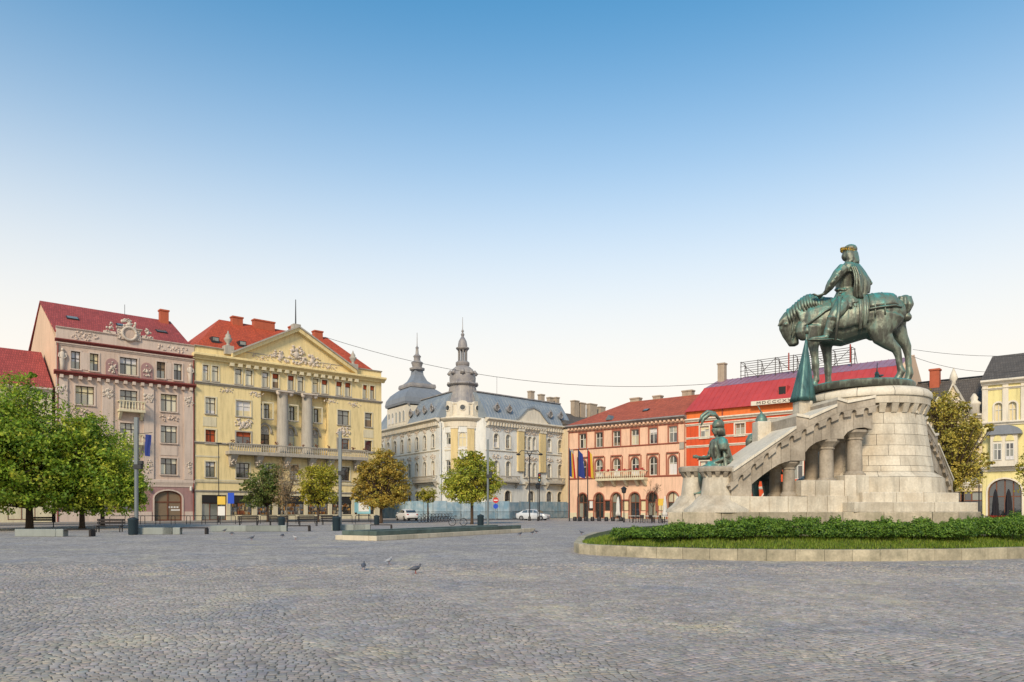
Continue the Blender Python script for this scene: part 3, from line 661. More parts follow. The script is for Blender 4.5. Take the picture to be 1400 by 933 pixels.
XL = ml(916,705,-2.7)[0]; XR = ml(1334,705,-1.8)[0]
plan = [(XL,-2.5),(XL+.35,-2.95),(-3,-3.4),(0,-3.75),(XR-2.2,-3.8),(XR-.9,-3.2),(XR,-2.0),(XR+.1,1.2),(6.6,4.6),(5.3,7.0),(3.2,6.4),(-.8,2.6),(ml(945,705,2.2)[0],2.2),(ml(924,705,.6)[0],.6)]
course(plan, .3, 1.47, 1.35, .5, 'stone_mossy', 'plinth_block')
MB().slab(offset(plan,-.35), .2, .62).build('footing', 'stone_mossy', mon)
# round corbelled end pedestals of the wing
def pedestal(px, yl, s=1):
    xc = ml(px,660,yl)[0]; zt, zr, zb, zf = [ml(px,y_,yl)[1] for y_ in (638.5,651,678,698)]; c_ = (xc,yl,0)
    MB().lathe([(1.15*s,1.45),(1.12*s,1.56),(.9*s,1.72),(.68*s,zb-.06),(.62*s,zb)], c_, 32).build('pedestal_foot','stone_pale',mon,'auto')
    MB().lathe([(.56*s,zb),(.47*s,zr)], c_, 32).build('pedestal_shaft','stone_pale',mon,'auto')
    for i in range(12):
        mb = MB(); w2 = .085; mb.hexa([(.4,-w2*.7,zr-.05),(.5*s,-w2*.7,zr-.05),(.5*s,w2*.7,zr-.05),(.4,w2*.7,zr-.05),(.4,-w2,zr+.14),(.62*s,-w2,zr+.14),(.62*s,w2,zr+.14),(.4,w2,zr+.14)])
        mb.xf(Matrix.Translation(c_) @ Matrix.Rotation(2*math.pi*i/12+.2,4,'Z')).build('corbel','stone_weathered',mon)
    MB().lathe([(.47*s,zr-.04),(.47*s,zr+.14),(.64*s,zr+.141),(.66*s,zt-.1),(.66*s,zt-.05),(.6*s,zt)], c_, 32).build('pedestal_cap','stone_weathered',mon,'auto')
pedestal(980, -2.0); pedestal(951, -.55, .95)
# far kerb of the stair: square posts that carry helmet and banner
for px, py0, py1, yl in ((1042,577,606,-.6),(1098,549,585,-.6)):
    x0, z1 = ml(px,py0,yl); z0 = ml(px,py1,yl)[1]; MB().bbox(x0-.27,x0+.27,yl-.24,yl+.3,z0,z1,.03).build('post','stone_pale',mon)
# ------------------------------------------------------------------ bronze rider on horse
HS, HA = 35.3, R(15)
stat = thing('equestrian_statue', 'green bronze statue of a crowned rider on a bowed-head horse atop the stone tower', 'statue', (13.55, 28.45, 6.36), math.pi-HA)
def H(px, py, lat=0):
    x = (1180-px+7.3*lat)/38.3; Yw = 28.45+x*math.sin(HA)-lat*math.cos(HA); k = Yw/F
    bl = min(1, max(0, (py-465)/60)); return (x, lat, EYE+(HY-py)*k-6.36-bl*(EYE+(HY-527)*k-6.36))
def hl(*rows): return [(*H(a,b_,l), r0, r1) for a,b_,l,r0,r1 in rows]
hb = MB()
hb.loft(hl((1099,447,0,.4,.34),(1109,443,0,.74,.52),(1128,441,0,.88,.62),(1152,442,0,.92,.68),(1178,436,0,.84,.68),(1203,431,0,.80,.68),(1222,428,0,.70,.60),(1237,428,0,.42,.38)), 20)
hb.loft(hl((1134,434,0,.8,.46),(1117,431,0,.72,.40),(1103,430,0,.62,.33),(1091,432,0,.48,.27),(1082,437,0,.36,.23)), 16)
hb.loft(hl((1085,430,0,.32,.22),(1081,440,-.03,.42,.26),(1080.5,449,-.05,.40,.25),(1082,458,-.07,.31,.21),(1085,466,-.09,.24,.19),(1087,471,-.1,.2,.18)), 14)
hb.ell(H(1090,449,-.03), (.2,.2,.24)); hb.ell(H(1087,469,-.1), (.2,.18,.13))
for l in (.13,-.15): hb.loft(hl((1077,434,l,.09,.07),(1070,440,l,.1,.06),(1064,447,l*1.2,.025,.02)), 8)
for l in (.2,-.25): hb.ell(H(1076,444,l), (.07,.06,.06))
hb.loft(hl((1117,448,.3,.46,.32),(1115.5,464,.33,.28,.23),(1116,477,.34,.18,.155),(1117.5,488,.34,.14,.125),(1118.5,498,.34,.15,.14),(1119,506,.34,.115,.11),(1119.8,514,.34,.11,.11),(1119.5,518.5,.34,.135,.125),(1117.5,522,.34,.12,.12),(1116.5,526,.34,.18,.17)), 12)
hb.loft(hl((1131,448,-.28,.48,.32),(1132,468,-.32,.27,.22),(1133,481,-.33,.18,.155),(1134.2,495,-.33,.14,.125),(1134.8,505,-.33,.15,.14),(1134.8,512,-.33,.115,.11),(1135.3,518.5,-.33,.13,.12),(1134,522,-.33,.12,.12),(1133,526,-.33,.18,.17)), 12)
hb.loft(hl((1213,430,.34,.72,.36),(1207,452,.38,.52,.29),(1210,462,.38,.37,.23),(1219,471,.37,.25,.17),(1228.5,479,.36,.18,.14),(1231,489,.36,.13,.115),(1232.5,502,.36,.115,.105),(1235,511,.36,.15,.135),(1232,517,.36,.13,.125),(1229.5,522,.36,.15,.15),(1228,526,.36,.2,.18)), 12)
hb.loft(hl((1222,430,-.34,.66,.34),(1228,450,-.38,.40,.26),(1236,463,-.37,.26,.19),(1243,475,-.36,.18,.14),(1244.5,486,-.36,.125,.115),(1246,502,-.36,.115,.105),(1247,511,-.36,.15,.135),(1245,517,-.36,.13,.125),(1243,522,-.36,.15,.15),(1242,526,-.36,.19,.17)), 12)
for l in (.22,-.22): hb.ell(H(1101,452,l), (.3,.24,.42))
hb.ell(H(1222,424,.3), (.45,.3,.5)); hb.ell(H(1222,424,-.3), (.45,.3,.5)); hb.ell(H(1196,462,0), (.2,.14,.12))
for i in range(7):                    # neck muscles, ribs, sheath folds
    hb.tube([H(1126-i*4.5,448-i*1.5,.40-.012*i),H(1121-i*4.6,436-i*2,.36-.014*i),H(1119-i*4.6,424-i*.4,.27-.012*i)], [.05,.07,.04], 6)
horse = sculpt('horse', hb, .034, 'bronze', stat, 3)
mb = MB()                             # plaited mane along the crest
for i in range(15):
    t = i/14; px = 1134-54*t; py = 417-10.5*math.sin(math.pi*min(1,t*.93+.13))+10*max(0,t-.45)**1.3*2.1
    q = [H(px+3,py+15,.42-.14*t),H(px+1,py+7,.39-.13*t),H(px-.5,py+1,.25-.07*t),H(px-1,py-2,.02),H(px-.5,py+1,-.2+.05*t),H(px,py+7,-.3+.1*t)]
    mb.tube(q, [.03,.06,.075,.085,.075,.045], 7)
mb.build('mane', 'bronze', horse, True)
mb = MB(); mb.ell(H(1240,416), (.27,.27,.36)); mb.ell(H(1242,434), (.2,.17,.18)); mb.ell(H(1237,426), (.2,.16,.22)); 
for k in range(8):
    a_ = k*math.pi/4; mb.tube([H(1240+7*math.cos(a_),405,.2*math.sin(a_)),H(1240+9.5*math.cos(a_),416,.28*math.sin(a_)),H(1239+6*math.cos(a_),427,.18*math.sin(a_))], [.05,.08,.05], 6)
sculpt('tail', mb, .03, 'bronze', horse, 2)
def barrel(px):                       # centre and half sizes of the trunk
    t = [(1099,447,.4,.34),(1109,443,.74,.52),(1128,441,.88,.62),(1152,442,.92,.68),(1178,436,.84,.68),(1203,431,.80,.68),(1222,428,.70,.60),(1237,428,.42,.38)]
    return [interp([(r_[0], r_[k]) for r_ in t], px) for k in (1,2,3)]
def wrap(px, ang, gap=.04):           # ang 0 = top, pi/2 = near side
    py, rv, rw = barrel(px); x, _, z = H(px, py); return (x, (rw+gap)*math.sin(ang), z+(rv+gap)*math.cos(ang))
def cloth(name, p0, p1, a0, a1, nu, nv, th=.05, fold=.02, parent=None):
    v = []; f = []
    for lay in (0, 1):
        for i in range(nu+1):
            for j in range(nv+1):
                a_ = a0+(a1-a0)*j/nv; px = p0+(p1-p0)*i/nu; g_ = .045+fold*math.sin(i*2.1+j*.6)*min(1,abs(a_))+(th if lay else 0); v.append(wrap(px, a_, g_-.03))
    m_ = nv+1; o = (nu+1)*m_
    for i in range(nu):
        for j in range(nv):
            f += [(i*m_+j,(i+1)*m_+j,(i+1)*m_+j+1,i*m_+j+1), (o+i*m_+j,o+i*m_+j+1,o+(i+1)*m_+j+1,o+(i+1)*m_+j)]
    for i in range(nu): f += [(i*m_,o+i*m_,o+(i+1)*m_,(i+1)*m_),((i+1)*m_+nv,o+(i+1)*m_+nv,o+i*m_+nv,i*m_+nv)]
    for j in range(nv): f += [(j+1,o+j+1,o+j,j),(nu*m_+j,o+nu*m_+j,o+nu*m_+j+1,nu*m_+j+1)]
    return MB().add(v,f).build(name, 'bronze', parent or horse, True, fix=True)
cloth('saddle_cloth', 1137, 1187, -2.0, 2.0, 16, 26, .05, .025)
cloth('croup_cloth', 1188, 1227, -1.35, 1.35, 10, 18, .04, .01)
for px in (1173,1179): cloth('fringed_strap', px, px+4.5, 0.2, 2.25, 2, 16, .1, .0)
for s in (1,-1):
    MB().tube([wrap(px, s*1.42, .06) for px in range(1186,1232,5)], .045, 6).build('harness_strap','bronze',horse,True)
    MB().tube([wrap(px, s*a_, .05) for px,a_ in ((1137,1.1),(1128,1.25),(1118,1.45),(1108,1.65),(1101,1.75))], .045, 6).build('harness_strap','bronze',horse,True)
    for px in (1195,1208): MB().tube([wrap(px, s*a_, .05) for a_ in (.1,.5,.9,1.3,1.6,1.8)], .03, 6).build('harness_strap','bronze',horse,True)
    MB().tube([H(1090,424,s*.27),H(1088,437,s*.28),H(1086,450,s*.26),H(1084,460,s*.24)], .025, 6).build('bridle','bronze',horse,True)
    MB().tube([H(1086,462,s*.2),H(1100,440,s*.36),H(1118,424,s*.34),H(1130,406,s*.2)], .022, 6).build('rein','bronze',horse,True)
# rider
rb = MB()
rb.loft(hl((1163,416,0,.42,.5),(1162,405,0,.40,.46),(1160,396,0,.36,.42),(1160.5,386,0,.41,.47),(1162,375,0,.45,.54),(1164,367,0,.39,.54),(1165,362,0,.23,.3),(1165,357,0,.15,.15),(1165,352,0,.15,.14)), 16)
rb.ell(H(1164.5,347), (.255,.225,.30)); rb.ell(H(1160.5,351), (.18,.17,.18)); 
rb.loft(hl((1158.5,346,0,.05,.05),(1156.2,349.5,0,.065,.05)), 6); rb.ell(H(1158,353.2,0), (.07,.08,.03)); rb.ell(H(1157.8,355.5,0), (.06,.08,.04)); rb.tube([H(1158.2,344.2,.12),H(1157.2,343.8,0),H(1158.2,344.2,-.12)], .03, 6)
for l in (.19,-.19): rb.ell(H(1166,348,l), (.05,.03,.08))
for l in (.43,-.43): rb.ell(H(1164,366,l), (.24,.2,.22))
rb.loft(hl((1158,367,.54,.23,.2),(1150,375,.62,.21,.19),(1144,384,.66,.18,.17),(1141,388,.65,.175,.16),(1138,393,.62,.155,.145),(1134,399,.56,.095,.09),(1131,402,.54,.08,.09)), 10)
rb.loft(hl((1172,367,-.50,.2,.18),(1182,376,-.62,.18,.17),(1190,386,-.68,.15,.15),(1187,392,-.66,.14,.13),(1181,397,-.6,.11,.1)), 10)
rb.loft(hl((1131,402,.54,.05,.085),(1126,404,.53,.05,.12),(1122,405,.53,.045,.11)), 8)
for k,(dl,e,dp) in enumerate(((.085,1116.5,401.5),(.03,1114.5,402.0),(-.025,1115,403),(-.08,1117,404.5))): rb.tube([H(1123,404.6,.53+dl*.9),H((1123+e)/2,403.6,.53+dl),H(e,dp,.53+dl*1.05)], [.036,.034,.024], 6)
rb.tube([H(1128,404,.46),H(1125,408,.43),H(1122.5,408.5,.44)], [.04,.036,.026], 6)
rb.loft(hl((1182,397,-.6,.1,.1),(1177,399,-.56,.1,.11),(1173,400,-.54,.08,.1)), 8)
for s in (1,-1):
    rb.loft(hl((1162,410,s*.3,.36,.3),(1155,419,s*.62,.31,.26),(1147,429,s*.80,.235,.2),(1144,434,s*.83,.215,.19),(1141,443,s*.84,.2,.175),(1137,452,s*.84,.145,.13),(1134,459,s*.84,.11,.11)), 12)
    rb.loft(hl((1136,461,s*.84,.1,.11),(1130,462.5,s*.85,.095,.12),(1121,463,s*.88,.075,.115),(1113,463.4,s*.9,.045,.06)), 10)
    rb.ell(H(1144.5,432,s*.84), (.2,.17,.2))
rb.loft(hl((1160,397,0,.36,.40),(1162,406,0,.46,.56),(1163,416,0,.52,.70),(1164,421,0,.50,.74)), 18)
for i in range(18):                    # skirt folds
    a_ = i*2*math.pi/18; rb.tube([H(1161-12*math.cos(a_),398,.38*math.sin(a_)),H(1163-18*math.cos(a_),410,.62*math.sin(a_)),H(1164-19*math.cos(a_),421,.78*math.sin(a_))], [.04,.085,.075], 6)
for (px,py,l,r0) in ((1151,374,.61,.22),(1146,381,.65,.205),(1141.5,387,.66,.20),(1138.5,392,.63,.18),(1135,397,.58,.135)):   # plates of the arm harness
    rb.tube([H(px-4+8*q,py-2.5+5*q,l) for q in (.25,.5,.75)], [r0*.9,r0*1.04,r0*.9], 10)
for k in range(16): a_ = k*2*math.pi/16; rb.ell(H(1160-13.5*math.cos(a_),396.5,.44*math.sin(a_)),(.075,.075,.06),6,5)          # belt
for s in (1,-1):
    rb.tube([H(1143.5,435,s*.84),H(1142.5,439,s*.84)],[.235,.2],10); rb.tube([H(1137.5,452,s*.84),H(1136,455.5,s*.84)],[.165,.135],10)
    for k in range(5): rb.tube([H(1158-k*3,412+k*2.5,s*(.78+.02*k)),H(1154-k*3,424+k*2,s*(.84+.02*k))],[.05,.06],6)
for k in range(12): a_ = R(-110)+R(220)*k/11; rb.tube([H(1165+9*math.cos(a_),360,.3*math.sin(a_)),H(1164+15*math.cos(a_),366,.56*math.sin(a_)),H(1163+16*math.cos(a_),372,.62*math.sin(a_))],[.06,.075,.06],6)
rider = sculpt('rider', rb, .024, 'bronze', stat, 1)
mb = MB()                              # long wavy hair
hr = random.Random(5)
for i in range(34):
    a_ = R(-150)+R(300)*i/33+math.pi; rx, ry = .235, .23; t_ = a_
    p0 = H(1165-rx*HS*.8*math.cos(t_), 340.5, ry*.75*math.sin(t_)); p1 = H(1166-rx*HS*1.1*math.cos(t_), 347+hr.uniform(-1,1), ry*1.12*math.sin(t_)); p2 = H(1167-rx*HS*1.12*math.cos(t_), 353+hr.uniform(-1,1), ry*1.15*math.sin(t_)); p3 = H(1168-rx*HS*1.2*math.cos(t_), 358.5+hr.uniform(-2,1.5), ry*1.2*math.sin(t_))
    if math.cos(t_) > .45: continue
    mb.tube([p0,p1,p2,p3], [.04,.055,.065,.035], 6)
mb.ell(H(1166,341.5), (.27,.25,.2))
for k in range(14): a_ = R(-120)+R(240)*k/13; mb.ell(H(1167+9.5*math.cos(a_),357.5+hr.uniform(-2,2),.27*math.sin(a_)),(.07,.07,.09),6,5)
sculpt('hair', mb, .022, 'bronze', rider, 1)
mb = MB(); cx_, _, cz_ = H(1163.2,343.4)   # gilded laurel wreath
for i in range(26):
    a_ = 2*math.pi*i/26; c_ = Vector((cx_+.26*math.cos(a_), .245*math.sin(a_), cz_+.07*math.cos(a_)-.02))
    mb.ell(c_, (.03,.025,.06), 6, 5, Matrix.Rotation(a_,3,'Z').to_euler()); mb.ell(c_+Vector((.012*math.cos(a_),.012*math.sin(a_),.06)), (.022,.035,.035), 6, 5)
mb.build('wreath', 'crown_gold', rider, True)
def grid_cloth(name, fn, nu, nv, th, parent):
    v = []; f = []; m_ = nv+1
    for i in range(nu+1):
        for j in range(nv+1): v.append(Vector(fn(i/nu, j/nv)))
    me = bpy.data.meshes.new(name); me.from_pydata(v, [], [(i*m_+j,(i+1)*m_+j,(i+1)*m_+j+1,i*m_+j+1) for i in range(nu) for j in range(nv)])
    bm = bmesh.new(); bm.from_mesh(me); bmesh.ops.recalc_face_normals(bm, faces=bm.faces); bmesh.ops.solidify(bm, geom=bm.faces, thickness=th); bm.to_mesh(me); bm.free()
    me.materials.append(MATS['bronze']); me.polygons.foreach_set('use_smooth',[True]*len(me.polygons)); return link(name, me, parent)
def cloak(u, v):                       # u round the shoulders, v down the back
    a_ = R(-100)+R(178)*u; fold = .05*math.sin(u*34)*v**.7+.03*math.sin(u*17+v*3)*v
    rx = .34+.1*v+fold; ry = .52+.08*v+fold
    return H(1166+3.5*v+ (rx*HS)*math.cos(a_)+ (9*math.sin(math.pi*v*.85)), 362+ 41*v+3*math.sin(u*9)*v, ry*math.sin(a_)*(1-.15*v))
grid_cloth('cloak', cloak, 56, 14, .035, rider)
grid_cloth('cloak_fall', lambda u,v: H(1168+(6+8*v)*u+5*v+2*math.sin(v*5), 364+44*v, .56+.12*math.sin(v*3.1)+.045*math.sin(u*18+v*2)), 14, 16, .04, rider)
mb = MB(); a_, b_ = Vector(H(1153,406,.95)), Vector(H(1147,466,1.08)); mb.tube([a_,b_],[.075,.045],6); mb.tube([Vector(H(1153.4,402,.94)),a_],[.03,.03],6); mb.ell(H(1153.6,400.5,.94),(.06,.06,.06)); mb.tube([H(1149.5,406,.8),H(1157,406,.86)],.03,6); mb.build('sword','bronze',rider,True)
mb = MB(); mb.tube([H(1166,403,-.5),H(1180,396,-.6),H(1192,388.5,-.72)],[.03,.035,.04],6); mb.ell(H(1193.5,387.5,-.73),(.09,.09,.09)); mb.build('mace','bronze',rider,True)
for s in (1,-1):
    mb = MB(); mb.loft(hl((1142,464.5,s*.84,.03,.14),(1130,465.5,s*.86,.05,.17),(1116,465.3,s*.9,.05,.14),(1108,464.5,s*.93,.02,.03)), 8); mb.build('stirrup','bronze',horse,True)
    MB().tube([H(1141,464,s*.9),H(1150,464.5,s*.92),H(1157,467,s*.92)], [.03,.025,.02], 6).build('spur','bronze',rider,True)
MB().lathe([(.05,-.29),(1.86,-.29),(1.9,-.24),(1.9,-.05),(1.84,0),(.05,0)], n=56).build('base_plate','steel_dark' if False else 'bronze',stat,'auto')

# ------------------------------------------------------------------ standing bronze soldiers beside the stair
def soldier(name, label, foot, rz, hat, S_=1.83, pose=0):
    t = thing(name, label, 'statue', foot, rz, None, S_); b_ = MB()
    L_ = lambda *r: b_.loft([(x,y,z,a,c) for x,y,z,a,c in r], 10)
    L_((0,0,.86,.15,.19),(0,0,1.0,.13,.17),(0,0,1.12,.12,.15),(.01,0,1.28,.14,.19),(.0,0,1.42,.12,.2),(0,0,1.49,.06,.08),(.01,0,1.56,.05,.055))
    b_.ell((.015,0,1.66),(.1,.08,.125)); b_.ell((.04,0,1.6),(.07,.06,.06)); b_.ell((.125,0,1.65),(.025,.015,.03)); b_.tube([(.105,-.04,1.685),(.118,0,1.69),(.105,.04,1.685)],.012,5); b_.ell((.105,0,1.605),(.02,.03,.01))
    for s in (1,-1): b_.ell((.0,s*.2,1.41),(.1,.09,.1)); b_.ell((.0,s*.08,1.655),(.02,.012,.035))
    if pose == 0:                      # one knee raised
        L_((0,.1,.9,.12,.11),(.24,.13,.88,.1,.09),(.42,.15,.84,.075,.07),(.40,.15,.62,.065,.06),(.36,.15,.42,.05,.045)); L_((.34,.15,.38,.05,.05),(.46,.16,.36,.035,.045),(.56,.17,.355,.02,.03))
        L_((0,-.1,.9,.12,.11),(.0,-.12,.5,.075,.07),(-.04,-.12,.3,.07,.06),(-.06,-.12,.08,.045,.045)); L_((-.07,-.12,.05,.05,.05),(.06,-.13,.035,.035,.045),(.16,-.14,.03,.02,.03))
        L_((0,.22,1.4,.065,.065),(-.1,.27,1.2,.055,.055),(-.12,.28,1.12,.05,.05),(.04,.2,1.02,.042,.042),(.16,.12,.99,.03,.035)); hc = (.19,.1,.985)
        L_((0,-.22,1.4,.065,.065),(.08,-.27,1.2,.055,.055),(.11,-.27,1.12,.05,.05),(.28,-.2,1.1,.042,.042),(.38,-.16,1.12,.03,.035)); hd = (.41,-.15,1.125)
        b_.tube([(.34,.15,.355),(.36,.15,0)],.001,4)
    else:
        for s in (1,-1): L_((0,s*.1,.9,.12,.11),(.03,s*.14,.5,.075,.07),(-.01,s*.15,.3,.07,.06),(-.02,s*.15,.08,.045,.045)); L_((-.03,s*.15,.05,.05,.05),(.1,s*.17,.035,.035,.045),(.2,s*.18,.03,.02,.03))
        L_((0,.22,1.4,.065,.065),(.02,.3,1.18,.055,.055),(.04,.3,1.1,.05,.05),(.2,.24,1.02,.042,.042),(.3,.2,1.04,.03,.035)); hc = (.33,.19,1.045)
        L_((0,-.22,1.4,.065,.065),(.03,-.3,1.18,.055,.055),(.06,-.3,1.1,.05,.05),(.22,-.24,1.2,.042,.042),(.3,-.2,1.28,.03,.035)); hd = (.33,-.19,1.3)
    for c in (hc, hd):
        b_.ell(c,(.045,.025,.045))
        for k in range(4): b_.tube([(c[0]+.03,c[1]+.015,c[2]+.03-.02*k),(c[0]+.065,c[1],c[2]+.028-.02*k),(c[0]+.06,c[1]-.03,c[2]+.026-.02*k)],[.011,.011,.008],5)
        b_.tube([(c[0],c[1]-.02,c[2]+.03),(c[0]+.03,c[1]-.045,c[2]+.05)],[.012,.009],5)
    L_((0,0,1.0,.15,.19),(0,0,.86,.2,.25),(.01,0,.7,.25,.29))
    for s in (1,-1): b_.tube([(.0,s*.21,1.43),(.0,s*.27,1.33),(.0,s*.29,1.22)],[.1,.105,.08],10)
    for k in range(9): a_ = k*2*math.pi/9; b_.tube([(.1*math.cos(a_),.13*math.sin(a_),1.47),(.14*math.cos(a_),.19*math.sin(a_),1.3),(.125*math.cos(a_),.155*math.sin(a_),1.1)],[.022,.03,.022],5)
    for k in range(14): a_ = k*2*math.pi/14; b_.tube([(.14*math.cos(a_),.17*math.sin(a_),1.02),(.2*math.cos(a_),.25*math.sin(a_),.86),(.26*math.cos(a_),.3*math.sin(a_),.69)],[.015,.025,.02],5)
    body = sculpt('body', b_, .017, 'bronze', t, 2)
    m2 = MB()
    for k in range(16):
        a_ = R(70)+R(220)*k/15; m2.tube([(.08*math.cos(a_),.07*math.sin(a_),1.73),(.11*math.cos(a_),.1*math.sin(a_),1.64),(.12*math.cos(a_)-.01,.11*math.sin(a_),1.54)],[.02,.03,.018],5)
    m2.build('hair','bronze',body,True)
    if hat == 'feather':
        m2 = MB(); m2.lathe([(.01,1.70),(.112,1.70),(.122,1.73),(.118,1.78),(.1,1.83),(.06,1.86),(.01,1.87)],(0,0,0),16); m2.build('cap','bronze',body,True)
        for s,(e) in ((1,0),(-1,.06)):
            pts = [(-.04,s*.03,1.84),(.06,s*.05,1.95+e),(.2,s*.06,1.97+e),(.32,s*.06,1.88+e),(.38,s*.06,1.74+e)]
            m2 = MB(); m2.loft([(*p,r1,.022) for p,r1 in zip(pts,(.02,.035,.045,.04,.012))],8); m2.build('feather','bronze',body,True)
    else:
        m2 = MB(); m2.lathe([(.135,1.68),(.14,1.7),(.115,1.72),(.11,1.78),(.07,1.85),(.02,1.9),(.012,1.93)],(0,0,0),18); m2.tube([(.0,0,1.9),(.05,.01,2.0),(.09,.015,2.06)],[.014,.012,.004],6); m2.build('helmet','bronze',body,True)
    def cape(u,v):
        a_ = R(80)+R(200)*u; f_ = .03*math.sin(u*28)*v; return ((.15+.16*v+f_)*math.cos(a_)-.02-.05*v, (.22+.1*v+f_)*math.sin(a_), 1.46-.75*v)
    grid_cloth('cape', cape, 36, 10, .02, body)
    m2 = MB(); m2.tube([(-.12,.3,.98),(-.34,.4,.5)],[.02,.012],6); m2.tube([(-.1,.29,1.02),(-.12,.3,.98)],[.015,.015],6); m2.tube([(-.17,.26,.985),(-.07,.34,.975)],.012,5); m2.build('sword','bronze',body,True)
    return t
fx = mon.matrix_basis if False else None
def mw(x, y, z): return Vector((TC.x+x*ca-y*sa, TC.y+x*sa+y*ca, z))
p = ml(982,600,-.9); s1 = soldier('bronze_soldier', 'green bronze soldier in a feathered cap behind the round stone pedestals', mw(p[0],-.9,1.47), R(184), 'feather', 1.82, 0)
MB().bbox(.3,.54,.05,.26,0,.35,.02).build('foot_block','stone_pale',s1)
p = ml(1041,600,.45); soldier('bronze_soldier', 'helmeted bronze soldier standing behind the arcade, his helmet above the stair', mw(p[0],.45,1.47), R(115), 'helm', 2.03, 1)
# lowered bronze banner on a stone post, staff with finial behind the horse
p = ml(1098,549,-.6); bt = thing('bronze_banner', 'furled green bronze banner rising to a point on a stone post of the stair', 'banner', mw(p[0],-.6,p[1]))
mb = MB(); hgt = 3.05; ring = []
for i in range(13):
    t_ = i/12; z_ = hgt*.78*t_; ring.append((.40*(1-t_)**.9+.05, z_))
def ban(u, v):
    a_ = 2*math.pi*u; f_ = 1+.2*math.sin(a_*3+1)*(1-v*.6)+.06*math.sin(a_*8); r_ = (.40*(1-v)**1.05+.035)*f_; return (r_*math.cos(a_)+.12*v, r_*.8*math.sin(a_), 2.35*v)
v = []; f = []; nu, nv = 40, 14
for j in range(nv+1):
    for i in range(nu): v.append(ban(i/nu, j/nv))
for j in range(nv):
    for i in range(nu): f.append((j*nu+i,j*nu+(i+1)%nu,(j+1)*nu+(i+1)%nu,(j+1)*nu+i))
f += [tuple(range(nu-1,-1,-1)), tuple(range(nv*nu,(nv+1)*nu))]
MB().add(v,f).build('cloth','bronze_teal',bt,True); MB().tube([(0,0,.0),(.12,0,2.3),(.14,0,2.6)],[.035,.035,.03],8).build('staff','bronze',bt,True); 
mb = MB(); mb.tube([(.14,0,2.55),(.15,0,2.68),(.16,0,2.9)],[.06,.09,.01],8); mb.build('spearhead','bronze',bt,True)
p = ml(1190,522,2.05); bs = thing('bronze_standard', 'small dark bronze standard with pointed finial standing behind the horse', 'banner', mw(p[0],1.6,6.3))
mb = MB(); mb.tube([(0,0,0),(0,0,.55),(0,0,.95)],[.13,.1,.06],8); mb.tube([(0,0,.8),(.02,0,1.35)],[.04,.01],6); mb.tube([(-.12,0,.62),(0,0,.84),(.14,0,.78),(.27,0,.82)],[.03,.07,.06,.03],6); mb.tube([(-.2,0,.6),(-.12,0,.68)],.03,6); mb.ell((0,0,.86),(.09,.09,.1)); mb.build('finial','bronze',bs,True)
